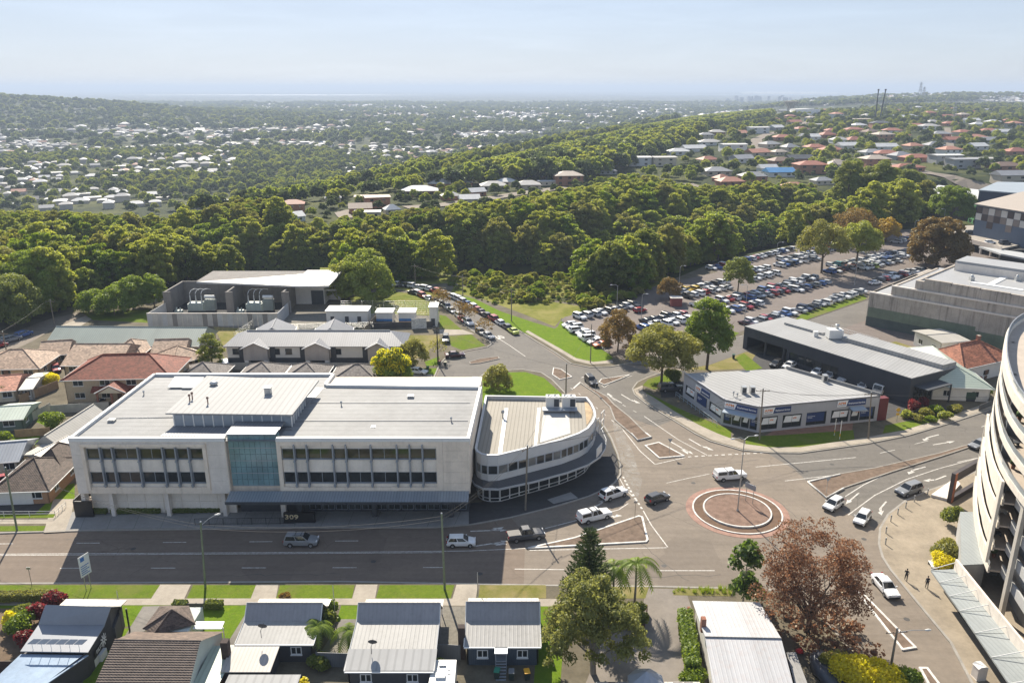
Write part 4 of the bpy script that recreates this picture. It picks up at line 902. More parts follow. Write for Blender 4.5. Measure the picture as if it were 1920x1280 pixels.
def centre():
 T=thing('shopping_centre','huge stained concrete shopping centre wall in three stepped tiers','shopping centre',(120,200,0))
 CS=M('stained_render',(.42,.375,.32),.9,.18,.3,stain=.85,grime=(.045,.043,.04),bump=.3,bscale=5,spec=.15)
 P0=G(1622,610);P1=G(1905,668);d=(P1-P0).xy;e=d.normalized();n=Vector((-e.y,e.x));L=60
 zs=[9.0,11.5,13.9];off=[0,.0,.0];st=[0,5.2,10.6]
 def seg(a,b,z0,z1,dep,mat,name='wall',o=0):
  m=MB();p=P0.xy+e*a+n*o;q=P0.xy+e*b+n*o;m.prism([p,q,q+n*dep,p+n*dep],z0,z1);return part(name,m,mat,T)
 GP=M('green_wall_paint',(.155,.19,.135),.9,.15,.4,stain=.3);DG=M('dark_green_wall_paint',(.08,.10,.09),.9,.15,.4,stain=.2)
 seg(0,L,2.6,9.0,1.0,CS);seg(0,22,-.2,2.6,1.0,DG);seg(22,L,-.2,2.6,1.0,GP)
 for a,b,z0,z1 in((.2,26,2.6,5.2),(26,44,2.2,4.2),(44,L,1.4,2.9)):seg(a,b,z0,z1,.03,GP,'painted_band',-.03)
 seg(st[1],L,9.0,11.5,1.0,CS,o=.4);seg(st[2],L,11.5,13.9,1.0,CS,o=.8)
 seg(-.1,L,8.9,9.25,.7,CONCL,'ledge',-.15);seg(st[1]-.1,L,11.4,11.75,.7,CONCL,'ledge',.25)
 for k in range(7):seg(st[2]+2+k*6.4,st[2]+2+k*6.4+6.2,13.9,14.3-.12*k+.3,.9,CS,'upstand',.85)
 seg(0,1.0,-.2,9.0,40,CS,o=1.0);RF=M('centre_roof',(.34,.34,.335),.5,.06,.08,spec=.4)
 seg(.2,st[1],8.8,9.0,30,RF,'roof',1.0);seg(st[1]+.2,st[2],11.2,11.4,32,RF,'roof',1.4);seg(st[2]+.2,L,13.3,13.6,34,RF,'roof',1.8)
 seg(st[1],st[1]+.6,8.8,11.6,30,CS,o=1.4);seg(st[2],st[2]+.6,11.2,13.9,32,CS,o=1.8)
 seg(st[2]+10,L,13.6,13.75,1.6,WHITE,'roof_gutter',9);seg(24,25.5,13.6,13.75,24,WHITE,'roof_gutter',10.6)
 seg(st[2]+2,st[2]+22,13.6,16.2,9,RF,'upper_roof',22);seg(st[2]+2.2,st[2]+21.8,13.6,15.6,.3,CONCL,'wall',21.6)
 for a,o in((20,12),(28,20),(33,9)):
  p=P0.xy+e*a+n*o;v=MB();v.box(p.x-.5,p.x+.5,p.y-.5,p.y+.5,13.5,14.6);v.lathe([(.35,14.6),(.35,15),(0,15.2)],8,(p.x,p.y,0));part('roof_vent',v,IRON,T)
centre()
# ================================================================ houses
def tile_mat(name,col,ang=0.0,var=.2):
 """roof tiles: courses along the slope, tile joints, mottled colour"""
 if name in MATS:return MATS[name]
 m,t,b=pbr(name);tc=N(t,'TexCoord',name='TC');mp=N(t,'Mapping');mp.inputs['Rotation'].default_value=(0,0,-ang);t.links.new(tc.outputs['Object'],mp.inputs[0])
 sx=N(t,'SeparateXYZ');t.links.new(mp.outputs[0],sx.inputs[0])
 cz=mth(t,'FRACT',mth(t,'DIVIDE',sx.outputs[2],.15));cx=mth(t,'FRACT',mth(t,'DIVIDE',mth(t,'ADD',sx.outputs[0],sx.outputs[1]),.34))
 n1=noise(t,.5,5,.7);n2=noise(t,3.5,3,.7)
 c=mixc(t,ramp(t,n1,.3,.7),(col[0]*(1-var),col[1]*(1-var),col[2]*(1-var)),(col[0]*(1+var),col[1]*(1+var),col[2]*(1+var)))
 c=mixc(t,ramp(t,n2,.4,.75,0,.4),c,(col[0]*.5,col[1]*.5,col[2]*.5))
 h=mth(t,'ADD',mth(t,'SUBTRACT',1.0,cz),mth(t,'MULTIPLY',mth(t,'ABSOLUTE',mth(t,'SUBTRACT',cx,.5)),.8))
 fl=N(t,'VectorMath',operation='FLOOR');dvv=N(t,'VectorMath',operation='DIVIDE');dvv.inputs[1].default_value=(.42,.42,.16);t.links.new(mp.outputs[0],dvv.inputs[0]);t.links.new(dvv.outputs[0],fl.inputs[0]);wn=N(t,'TexWhiteNoise');t.links.new(fl.outputs[0],wn.inputs['Vector'])
 c=mixc(t,1.0,c,mixc(t,wn.outputs[0],(.62,.6,.6),(1.32,1.28,1.25)),'MULTIPLY')
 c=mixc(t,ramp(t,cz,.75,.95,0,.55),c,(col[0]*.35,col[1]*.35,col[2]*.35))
 t.links.new(c,b.inputs['Base Color']);b.inputs['Roughness'].default_value=.75;b.inputs['Specular IOR Level'].default_value=.3
 bn=N(t,'Bump');bn.inputs['Strength'].default_value=.7;bn.inputs['Distance'].default_value=.06;t.links.new(h,bn.inputs['Height']);t.links.new(bn.outputs[0],b.inputs['Normal'])
 MATS[name]=m;return m
def brick_mat(name,a,b_,mortar):
 if name in MATS:return MATS[name]
 m,t,b=pbr(name);tc=N(t,'TexCoord',name='TC');sx=N(t,'SeparateXYZ');t.links.new(tc.outputs['Object'],sx.inputs[0]);cb=N(t,'CombineXYZ')
 t.links.new(mth(t,'ADD',sx.outputs[0],sx.outputs[1]),cb.inputs[0]);t.links.new(sx.outputs[2],cb.inputs[1])
 br=N(t,'TexBrick');br.inputs['Scale'].default_value=4;br.inputs['Color1'].default_value=(*a,1);br.inputs['Color2'].default_value=(*b_,1);br.inputs['Mortar'].default_value=(*mortar,1);br.inputs['Mortar Size'].default_value=.015
 t.links.new(cb.outputs[0],br.inputs['Vector']);n=noise(t,.6,4);t.links.new(mixc(t,ramp(t,n,.3,.7,0,.25),br.outputs[0],(a[0]*.6,a[1]*.6,a[2]*.6)),b.inputs['Base Color']);b.inputs['Roughness'].default_value=.9
 MATS[name]=m;return m
CREAMB=brick_mat('cream_brick',(.50,.38,.24),(.42,.31,.19),(.5,.45,.38));REDB=brick_mat('red_brick',(.30,.11,.06),(.24,.085,.05),(.4,.35,.3));ORANGEB=brick_mat('orange_brick',(.42,.22,.11),(.34,.17,.09),(.45,.4,.33))
CREAM=M('cream_render',(.58,.50,.37),.85,.08,.4,stain=.1);GREYR=M('grey_render',(.33,.33,.32),.85,.08,.4,stain=.1)
def roof_mesh(mb,L,W,h,rise,kind,ov,th=.14):
 a,b=L/2+ov,W/2+ov;zz=h-rise*ov/(W/2)
 if kind=='hip':
  r=max(.0,L/2-W/2);T_=[(-r,0,h+rise),(r,0,h+rise)]
 else:T_=[(-a,0,h+rise),(a,0,h+rise)]
 E_=[(-a,-b,zz),(a,-b,zz),(a,b,zz),(-a,b,zz)]
 v=E_+T_+[(x,y,z-th)for x,y,z in E_]
 f=[(0,1,5,4),(2,3,4,5),(6,7,1,0),(7,8,2,1),(8,9,3,2),(9,6,0,3),(9,8,7,6)]
 f+=[(1,2,5),(3,0,4)]
 mb.add(v,f);return T_,E_
def house(name,label,c,yaw,L,W,h,rise,kind='hip',wall=None,roof=None,ov=.5,group=None,z=.1,wins=3,cat='house',storeys=1,trim=None,chimney=False,door=True,sides=True):
 T=thing(name,label,cat,(c[0],c[1],z),yaw,group,baked=False)
 wall=wall or CREAM;trim=trim or WHITE
 w_=MB();sides_f=[Fr((-L/2,-W/2),(L/2,-W/2)),Fr((L/2,-W/2),(L/2,W/2)),Fr((-L/2,W/2),(-L/2,-W/2))]
 hol=[[],[],[]];sh=h/storeys
 for s in range(storeys):
  for k in range(wins):
   u=L*(k+.5)/wins;hw=min(1.0,L/wins*.32);hol[0].append((u-hw,u+hw,s*sh+.9,s*sh+2.1))
  for q in(1,2):
   for k in range(2):u=W*(k+.5)/2;hol[q].append((u-.7,u+.7,s*sh+.9,s*sh+2.1))
 for f,hs in zip(sides_f,hol):f.wall(w_,0,f.L,0,h,hs,.2)
 w_.box(-L/2+.45,L/2-.45,-W/2+.45,W/2-.02,.05,h-.15)
 if kind=='gable':
  for sx in(-1,1):w_.prism([(sx*L/2,-W/2),(sx*L/2,0),(sx*L/2,W/2),(sx*(L/2-.2),W/2),(sx*(L/2-.2),0),(sx*(L/2-.2),-W/2)],h-.02,[h,h+rise-.1,h,h,h+rise-.1,h])
 part('wall',w_,wall,T)
 for q,(f,hs)in enumerate(zip(sides_f,hol)):
  for hh in hs:window(f,*hh,T,GLASS,trim,-.08,2,.06)
 if door and L>6:
  u=L*.5;p=MB();f=sides_f[0];f.box(p,u-.45,u+.45,.05,2.1,0,.05);d_=part('door',p,M('door_brown',(.12,.06,.03),.6,.1,2),T);p=MB();f.box(p,u+.3,u+.36,1.0,1.1,.05,.1);part('handle',p,IRON,d_)
 r=MB();tp,el=roof_mesh(r,L,W,h,rise,kind,ov);ro=part('roof',r,roof,T)
 g=MB();a,b=L/2+ov,W/2+ov;zz=h-rise*ov/(W/2)
 part('gutter',MB().box(-a,a,-b-.1,-b,zz-.16,zz-.02),trim,ro);part('gutter',MB().box(-a,a,b,b+.1,zz-.16,zz-.02),trim,ro)
 if kind=='hip':part('gutter',MB().box(a,a+.1,-b,b,zz-.16,zz-.02),trim,ro);part('gutter',MB().box(-a-.1,-a,-b,b,zz-.16,zz-.02),trim,ro)
 rc=MB();rc.tube([tp[0],tp[1]],.13,5)
 if kind=='hip':
  for e_,t_ in((0,0),(3,0),(1,1),(2,1)):rc.tube([el[e_],tp[t_]],.11,5)
 part('ridge_cap',rc,roof,ro)
 if chimney:p=MB();p.box(L*.2-.35,L*.2+.35,-.2,.5,h,h+rise+1.0);p.box(L*.2-.42,L*.2+.42,-.27,.57,h+rise+.85,h+rise+.95);part('chimney',p,REDB,ro)
 return T
def house_e(name,label,eL,eR,h,W,rise,kind='hip',**kw):
 """near eave seen from pixel eL to eR at height h"""
 z0=.12;ov=kw.get('ov',.5);a,b=G(*eL,h+z0),G(*eR,h+z0);e=b-a;yaw=math.atan2(e.y,e.x);L=e.length-2*ov;n=Vector((-math.sin(yaw),math.cos(yaw),0));c=(a+b)/2+n*(W/2+ov)
 return house(name,label,c,yaw,L,W,h,rise,kind,z=z0,**kw)
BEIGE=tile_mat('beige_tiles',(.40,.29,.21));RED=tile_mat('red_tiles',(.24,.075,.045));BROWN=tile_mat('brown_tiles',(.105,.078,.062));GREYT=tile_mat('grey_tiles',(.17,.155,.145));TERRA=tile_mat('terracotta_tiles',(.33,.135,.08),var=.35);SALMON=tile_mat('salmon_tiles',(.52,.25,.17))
GREENM=M('green_metal_roof',(.30,.34,.29),.5,.08,.2,seam=(0,.5,.4));GREENP=M('pale_green_metal_roof',(.42,.48,.40),.5,.08,.2,seam=(0,.6,.4));BLUEG=M('blue_grey_metal_roof',(.26,.28,.31),.45,.08,.2,seam=(0,.5,.4),metal=.2);PALEM=M('pale_metal_roof',(.44,.42,.375),.55,.06,.2,seam=(0,.6,.4),metal=.1)
house_e('unit_block','long low unit block with grey green roof below the substation',(82,645),(373,647),3.0,11,2.6,'gable',roof=GREENM,wall=CREAM,wins=10)
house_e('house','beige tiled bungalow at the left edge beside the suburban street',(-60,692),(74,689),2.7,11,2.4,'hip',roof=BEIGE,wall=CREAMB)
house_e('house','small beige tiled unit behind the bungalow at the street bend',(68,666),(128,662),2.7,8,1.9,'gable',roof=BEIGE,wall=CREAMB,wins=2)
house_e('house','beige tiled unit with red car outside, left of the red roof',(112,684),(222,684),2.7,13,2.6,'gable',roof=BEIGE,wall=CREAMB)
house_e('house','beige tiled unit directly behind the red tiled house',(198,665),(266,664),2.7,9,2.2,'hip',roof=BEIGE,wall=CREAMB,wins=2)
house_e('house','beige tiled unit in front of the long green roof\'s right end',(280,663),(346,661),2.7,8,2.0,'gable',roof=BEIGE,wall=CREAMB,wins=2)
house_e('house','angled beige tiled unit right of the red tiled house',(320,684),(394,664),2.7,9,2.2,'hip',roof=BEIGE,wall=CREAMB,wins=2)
def red_house():
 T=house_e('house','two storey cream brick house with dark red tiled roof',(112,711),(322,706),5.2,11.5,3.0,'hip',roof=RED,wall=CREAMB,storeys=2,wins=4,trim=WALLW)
 L=14
 p=MB();  # portico with gabled roof in front
 p.add([(-3.2,-9.2,3.1),(2.6,-9.2,3.1),(2.6,-5.8,3.1),(-3.2,-5.8,3.1),(-.3,-9.2,4.6),(-.3,-5.8,4.6)],[(0,4,5,3),(1,2,5,4),(0,1,4),(0,3,2,1)]);po=part('portico_roof',p,RED,T)
 p=MB();p.tube([(-3.3,-9.25,3.1),(-.3,-9.25,4.65),(2.7,-9.25,3.1)],.13,4);part('barge_board',p,WALLW,po)
 p=MB();p.add([(-2.6,-9.22,3.12),(2.0,-9.22,3.12),(-.3,-9.22,4.4)],[(0,1,2)]);part('gable_panel',p,CREAM,po)
 for x in(-2.9,2.3,-.2):part('column',MB().box(x-.18,x+.18,-9.1,-8.75,0,3.1),REDB,T)
 p=MB();p.add([(-5,-5.8,2.9),(7.5,-5.8,2.9),(7.5,-7.2,2.5),(-5,-7.2,2.5),(-5,-5.8,3.4),(7.5,-5.8,3.4)],[(3,2,5,4),(0,1,2,3),(1,5,2),(0,3,4)]);part('skirt_roof',p,RED,T)
red_house()
house_e('house','salmon roofed cottage at the left edge of the photo',(-70,738),(30,730),2.6,9,1.6,'gable',roof=SALMON,wall=CREAM)
house_e('shed','pale skillion roofed shed beside the salmon roofed cottage',(34,730),(62,728),2.6,9,.6,'gable',roof=PALEM,wall=GREYR,wins=1,door=False,cat='shed')
house_e('shed','green metal garage at the left edge above a pale fence',(-20,788),(44,784),2.5,7.5,1.0,'gable',roof=GREENP,wall=M('green_shed_wall',(.10,.14,.12),.7,.1,.5),wins=1,door=False,cat='shed')
def deep_house(name,label,a,b,c,h,rise,**kw):
 """a,b: near end of the eaves (left, right); c: far left eave end; ridge runs away from the viewer"""
 z0=.12;A,B,C=G(*a,h+z0),G(*b,h+z0),G(*c,h+z0);e=C-A;yaw=math.atan2(e.y,e.x);L=e.length;W=abs((B-A).dot(Vector((math.sin(yaw),-math.cos(yaw),0))))
 n=Vector((math.sin(yaw),-math.cos(yaw),0));cc=(A+C)/2+n*W/2
 return house(name,label,cc,yaw,L-1,W-1,h,rise,kw.pop('kind','gable'),z=z0,**kw)
deep_house('house','long pale metal roofed building behind the office\'s left wall',(64,828),(112,826),(158,768),3.0,1.2,roof=PALEM,wall=GREYR,wins=3,door=False)
deep_house('shed','cream flat roofed carport between brown roofed house and pale shed',(42,852),(92,852),(110,816),2.7,.25,roof=PALEM,wall=CREAM,wins=1,door=False,cat='carport')
T=house_e('house','brown tiled brick house with white garage door left of the office',(-24,921),(92,917),2.6,10.5,2.6,'hip',roof=BROWN,wall=ORANGEB,wins=2,door=False)
p=MB();p.box(-4.2,1.6,-5.36,-5.28,.05,2.2);part('garage_door',p,WALLW,T)
deep_house('house','brown tiled gabled house tucked against the office wall',(40,884),(128,876),(95,838),2.7,2.4,roof=BROWN,wall=ORANGEB,wins=2,kind='hip',door=False)
house_e('house','blue grey metal roofed weatherboard house at far left',(-80,872),(36,862),2.7,8,1.4,'gable',roof=BLUEG,wall=CREAM,wins=3)
for i,(a,b)in enumerate((((322,712),(410,712)),((436,712),(522,712)),((524,713),(606,713)),((612,716),(712,716)))):
 house_e('villa',['grey tiled villa behind the office\'s left roof corner','grey tiled villa second from left behind the office roof','grey tiled villa third from left behind the office roof','grey tiled villa beside the yellow flowering tree'][i],a,b,2.6,9,2.2,'hip',roof=GREYT,wall=CREAMB,group='grey villas behind the office',wins=2)
 # ---- townhouses
def townhouses():
 LG=M('townhouse_roof',(.20,.205,.22),.5,.06,.2,seam=(0,.5,.35),metal=.15);CLAD=M('townhouse_cladding',(.40,.36,.32),.75,.08,.5,seam=(0,.3,.3));LGR=M('townhouse_pale',(.58,.56,.51),.8,.06,.5)
 Yb=G(430,690).y;x0=xat(421,690,Yb);x1=xat(757,690,Yb);T=thing('townhouse_row','row of two storey grey townhouses with projecting clad bays','townhouses',((x0+x1)/2,Yb,.12))
 f=Fr((x0+1,Yb),(x1,Yb));h=5.3;hol=[(u,u+1.5,3.3,4.6)for u in(1.2,10.3,13.0,21.0,24,31,34)];hol=[q for q in hol if q[1]<f.L-.3]
 w_=MB();f.wall(w_,0,f.L,.1,h,hol,.25);w_.box(x0+1.4,x1-.2,Yb+.5,Yb+9,.1,h-.1);part('wall',w_,LGR,T)
 for q in hol:window(f,*q,T,GLASS,DKGREY,-.08,2,.06)
 p=MB();f.box(p,.1,f.L-.1,.12,2.5,.01,.06);part('garage_front',p,DKGREY,T)
 rb_=MB();cx=(f.L)/2;a0,a1=f.p.x-.6,f.p.x+f.L+.6
 rb_.add([(a0,Yb-.6,h),(a1,Yb-.6,h),(a1,Yb+9.6,h),(a0,Yb+9.6,h),(a0+4,Yb+4.5,h+2.2),(a1-4,Yb+4.5,h+2.2),(a0,Yb-.6,h-.15),(a1,Yb-.6,h-.15),(a1,Yb+9.6,h-.15),(a0,Yb+9.6,h-.15)],[(0,1,5,4),(1,2,5),(2,3,4,5),(3,0,4),(6,7,1,0),(7,8,2,1),(9,6,0,3)]);part('roof',rb_,LG,T)
 for px0,px1 in((457,502),(572,617),(690,728)):
  ub,ue=xat(px0,670,Yb-1.4),xat(px1,670,Yb-1.4);b=MB();b.box(ub,ue,Yb-1.4,Yb+.02,2.3,5.2);b.prism([(ub,Yb-1.4),((ub+ue)/2,Yb-1.4),(ue,Yb-1.4),(ue,Yb-1.2),((ub+ue)/2,Yb-1.2),(ub,Yb-1.2)],5.19,[5.2,6.3,5.2,5.2,6.3,5.2]);bay=part('bay',b,CLAD,T)
  r=MB();m_=(ub+ue)/2;r.add([(ub-.5,Yb-1.9,5.05),(m_,Yb-1.9,6.5),(ue+.5,Yb-1.9,5.05),(ub-.5,Yb+2.5,5.05),(m_,Yb+3.6,6.5),(ue+.5,Yb+2.5,5.05)],[(0,1,4,3),(1,2,5,4)]);part('bay_roof',r,LG,bay)
  e=MB();e.tube([(ub-.5,Yb-1.92,5.05),(m_,Yb-1.92,6.5),(ue+.5,Yb-1.92,5.05)],.09,4);part('barge_board',e,WHITE,bay)
  for u in(ub+.1,ue-1.0):part('pier',MB().box(u,u+.9,Yb-1.35,Yb,.1,2.3),WALLW,T)
  for u in(ub-1.4,ue+.15):part('recess',MB().box(u,u+1.2,Yb-.12,Yb+.01,.15,5.1),DKGREY,T)
 rc=MB();rc.tube([(a0+4,Yb+4.5,h+2.24),(a1-4,Yb+4.5,h+2.24)],.14,5);part('ridge_cap',rc,LGR,T)
townhouses()
for i,(l,a,b)in enumerate((('dark gabled townhouse roof behind the row, left one',(472,632),(548,632)),('dark gabled townhouse roof behind the row, right one',(582,632),(656,632)))):
 T=deep_house('townhouse',l,a,b,(a[0]+10,613),5.0,2.0,roof=M('townhouse_roof',(.2,.2,.2)),wall=LGREY if False else GREYR,wins=2,group='rear townhouses',door=False)
 # ---- substation
def substation():
 T=thing('substation','concrete electrical substation with two open transformer bays and sloping white roof','substation',(-75,218,.12))
 TW=M('bay_concrete',(.19,.175,.16),.9,.14,.4,stain=.4);PW=M('panel_wall',(.45,.44,.42),.85,.12,.5,stain=.2)
 zt_=6.6;y0=G(312,590).y;y1=y0+12;xs=[xat(312,570,y0),xat(428,570,y0),xat(533,570,y0)]
 for x in xs:part('bay_wall',MB().box(x-.25,x+.25,y0,y1,0,zt_),TW,T);part('bay_pier',MB().box(x-.5,x+1.6,y0-.3,y0,0,zt_),TW,T)
 part('back_wall',MB().box(xs[0]-.24,xs[2]+.24,y1+.01,y1+.5,0,zt_+.05),TW,T)
 # control building with skewed roof
 c0,c1=xat(563,575,y1+1),xat(613,575,y1+1);part('wall',MB().box(xs[2]+.3,c1,y1-1,y1+14,0,zt_+.3),WALLW,T)
 part('roller_door',MB().box(xat(585,570,y1-1),xat(608,570,y1-1),y1-1.08,y1-1.0,.1,4.2),DKGREY,T)
 part('rear_hall',MB().box(xs[0]+4,xs[2]+.3,y1+.6,y1+14,0,zt_),TW,T)
 r=MB();q=[G(562,536,7.6),G(616,535,7.8),G(642,508,9.4),G(500,519,8.6),G(368,528,7.2)];r.prism([p[:2]for p in q],[p.z-.5 for p in q],[p.z for p in q]);part('roof',r,M('substation_roof',(.42,.42,.415),.5,.04,.1,metal=.1),T)
 part('porch',MB().box(c1-.5,c1+5,y1-.5,y1+3,4.0,4.25),WALLW,T);part('side_wall',MB().box(c1+.1,c1+3.5,y1+4,y1+13,0,8.2),WALLW,T)
 # panelled compound wall
 fw=Fr(G(278,612).xy,G(522,612).xy);hgt=zat(588,G(278,612).y)
 n=26;r2=random.Random(5)
 for k in range(n):
  p=MB();fw.box(p,fw.L*k/n+.04,fw.L*(k+1)/n-.04,.1,hgt,-.15,0);part('wall_panel',p,r2.choice([PW,PW,PW,M('panel_dark',(.22,.21,.2),.85,.1,.5),M('panel_pale',(.45,.46,.47),.85,.08,.5)]),T)
 p=MB();fw.box(p,0,fw.L,hgt,hgt+.15,-.25,.08);part('coping',p,CONCL,T)
 f2=Fr(G(522,612).xy,(xs[2]+1.2,y0+2));
 for k in range(8):p=MB();f2.box(p,f2.L*k/8+.04,f2.L*(k+1)/8-.04,.1,hgt,-.15,0);part('wall_panel',p,M('panel_pale',(.45,.46,.47)),T)
 f3=Fr((xs[0],y0+6),G(278,612).xy);p=MB();f3.box(p,0,f3.L,.1,hgt,-.15,0);part('side_wall',p,PW,T)
 part('sub_floor',MB().box(xs[0],xs[2],y0,y1,.1,.3),M('dark_gravel',(.03,.03,.03),.95,.3,1),T)
 GT=M('transformer_grey_green',(.36,.41,.38),.5,.1,.6)
 for i in range(2):
  cx=(xs[i]+xs[i+1])/2-.6;cy=y0+3.5
  X=thing('transformer',['grey transformer with bushings in the left substation bay','grey transformer with bushings in the right substation bay'][i],'transformer',(cx,cy,.3),group='substation transformers')
  b=MB();b.box(cx-3.2,cx+1.2,cy-1.2,cy+1.2,.5,2.4);b.box(cx-2.9,cx+.9,cy-1.0,cy+1.0,2.4,2.7);b.box(cx-3.5,cx+1.5,cy-.9,cy+.9,.3,.5)
  for k in range(6):b.box(cx-3.0+k*.7,cx-2.85+k*.7,cy-1.35,cy-1.2,.6,2.3)
  part('tank',b,GT,X)
  for k in range(9):part('radiator_fin',MB().box(cx+1.7+k*.32,cx+1.85+k*.32,cy-1.5,cy+.6,.6,3.6),GT,X)
  b=MB();b.tube([(cx+1.6,cy-.4,4.3),(cx+4.4,cy-.4,4.3)],.5,10);part('conservator',b,M('conservator_pale',(.6,.6,.57),.5,.05,1),X)
  for k in range(3):
   x=cx-2.6+k*1.6;b=MB();b.lathe([(.3,0),(.3,.3),(.16,.4),(.22,.7),(.14,.9),(.2,1.2),(.12,1.4),(.16,1.9),(.06,2.2),(.04,2.6)],8,(x,cy-.2,2.6));part('bushing',b,M('bushing_pale',(.5,.5,.47),.4,.05,1),X)
   b=MB();b.tube([(x,cy-.2,5.2),(x+.15,cy+.6,5.9),(x+.7,cy+2,6.1),(x+1.2,cy+4,5.4)],.07,5);part('conductor',b,WHITE,X)
 for i in range(2):
  x=xs[i]+2.6;b=MB();b.box(x-1,x+1,y0+.6,y0+2,.3,1.0);b.lathe([(.25,1.0),(.25,1.6),(.1,1.9)],8,(x-.5,y0+1.2,0));b.lathe([(.25,1.0),(.25,1.4),(.1,1.8)],8,(x+.5,y0+1.2,0));solo('switch_box',b,GT,['small grey switchgear box beside the left transformer','small grey switchgear box beside the right transformer'][i],'switchgear','substation switchgear')
substation()
def kiosk(name,label,px0,px1,pyb,h,dep,doors,stripe=None):
 a=G(px0,pyb);b=G(px1,pyb);T=thing(name,label,'shed',(a+b)/2+Vector((0,dep/2,.12)));f=Fr(a.xy,b.xy);p=MB();f.box(p,0,f.L,.12,h,-dep,0);part('wall',p,WALLW,T)
 p=MB();f.box(p,-.25,f.L+.25,h,h+.18,-dep-.25,.3);part('roof',p,WHITE,T)
 for u in doors:p=MB();f.box(p,f.L*u,f.L*u+1.0,.2,2.2,.0,.05);d_=part('door',p,DKGREY,T);p=MB();f.box(p,f.L*u+.8,f.L*u+.88,1.1,1.2,.05,.1);part('handle',p,IRON,d_)
 if stripe:
  for c_,z0,z1 in stripe:p=MB();f.box(p,0.02,f.L-.02,z0,z1,.0,.03);part('mural_band',p,c_,T)
BLUEP=M('mural_blue',(.06,.20,.42),.7,.3,.6);ORP=M('mural_orange',(.45,.22,.08),.7,.3,.6);NAVP=M('mural_dark',(.03,.035,.05),.7,.3,.6)
kiosk('switch_hut','small white hut with dark doors right of the substation roller door',613,690,608,3.6,5,(.1,.45,.75))
kiosk('switch_cabin','white cabin with blue mural, left of the two beside the tall fence',706,736,608,3.2,4,(),[(BLUEP,.9,1.5),(NAVP,.15,.9)])
kiosk('switch_cabin','white cabin with blue mural, right of the two beside the tall fence',748,778,608,3.2,4,(),[(BLUEP,.9,1.6),(ORP,.5,.9),(NAVP,.15,.5)])
kiosk('control_hut','narrow pale hut at the right end of the substation yard',806,820,612,5.2,4.5,(.2,))
mu=MB();f=Fr(G(560,620).xy,G(812,614).xy);f.box(mu,0,f.L,.1,1.7,-.12,0);mo=solo('mural_wall',mu,M('mural_wall_dark',(.05,.05,.055),.8,.3,.4),'low dark mural wall in front of the white substation cabins','wall')
# ================================================================ cottages along the near side of the main road
def prof_pt(Y0,z0,m,py):
 d=ray(960,py);k=-d.z/d.y;Y=(CAMH-z0+m*Y0)/(m+k);return Y,z0+(Y-Y0)*m
def cottage(name,label,xl,xr,py_wall,h,brk,ridge,wallm,lowm,topm,m1=.12,m2=1.0,base=.12,xs_back=None,front=True,gutterm=None):
 """rear wall foot seen at row py_wall between columns xl..xr; low-pitched rear roof up to row brk, steep roof up to row ridge"""
 Yw=G(960,py_wall,base).y;X0,X1=xat(xl,py_wall,Yw),xat(xr,py_wall,Yw);E=(Yw-.35,h);Bk=prof_pt(*E,m1,brk);Rd=prof_pt(*Bk,m2,ridge)
 fy=Rd[0]+(Rd[1]-2.6)/m2;T=thing(name,label,'cottage',((X0+X1)/2,Yw+4,base))
 prof=[(Yw,base),(Yw,h-.05),(Bk[0],Bk[1]-.1),(Rd[0],Rd[1]-.12),(fy,2.5),(fy,base)]
 w_=MB()
 for s,X in((-1,X0),(1,X1)):
  pts=[(X,y,z)for y,z in prof];pts2=[(X-s*.15,y,z)for y,z in prof];n=len(pts)
  w_.add(pts+pts2,[tuple(range(n))if s>0 else tuple(range(n))[::-1],tuple(range(n,2*n))[::-1]if s>0 else tuple(range(n,2*n))])
 f=Fr((X0,Yw),(X1,Yw));hol=[(f.L*.14,f.L*.14+1.2,1.1,2.1),(f.L*.70,f.L*.70+1.2,1.1,2.1)]if h>2.2 else[]
 f.wall(w_,.16,f.L-.16,base,h-.05,hol,.15);w_.box(X0+.3,X1-.3,Yw+.4,fy,base,2.4);part('wall',w_,wallm,T)
 for q in hol:window(f,*q,T,GLASS,WHITE,-.03,2,.1)
 ov=.3
 def slab(a,b,mat,nm,par,th=.09):
  mb=MB();(ya,za),(yb,zb)=a,b
  v=[(X0-ov,ya,za),(X1+ov,ya,za),(X1+ov,yb,zb),(X0-ov,yb,zb)];v+=[(x,y,z-th)for x,y,z in v]
  mb.add(v,[(0,1,2,3),(7,6,5,4),(0,4,5,1),(1,5,6,2),(2,6,7,3),(3,7,4,0)]);return part(nm,mb,mat,par)
 slab(E,Bk,lowm,'rear_roof',T);r=slab((Bk[0],Bk[1]+.02),Rd,topm,'roof',T);slab((Rd[0]+.02,Rd[1]-.02),(fy+.4,2.6-.4*m2),topm,'front_roof',T)
 slab((fy+.42,2.45),(fy+2.2,2.15),PALEM,'verandah_roof',T)
 part('ridge_cap',MB().tube([(X0-ov,Rd[0],Rd[1]+.02),(X1+ov,Rd[0],Rd[1]+.02)],.1,5),gutterm or topm,r)
 g=MB();g.box(X0-ov,X1+ov,E[0]-.12,E[0],h-.14,h+.0);part('gutter',g,gutterm or WHITE,T)
 for X in(X0-ov,X1+ov):
  bb_=MB();bb_.tube([(X,E[0],E[1]+.03),(X,Bk[0],Bk[1]+.03),(X,Rd[0],Rd[1]+.05)],.06,4);part('barge_cap',bb_,gutterm or WHITE,T)
 for k in(0,.5,1):part('verandah_post',MB().box(X0+(X1-X0)*k-.05,X0+(X1-X0)*k+.05,fy+2.0,fy+2.1,base,2.1),WHITE,T)
 return T,X0,X1,Yw,E,Bk,Rd,f
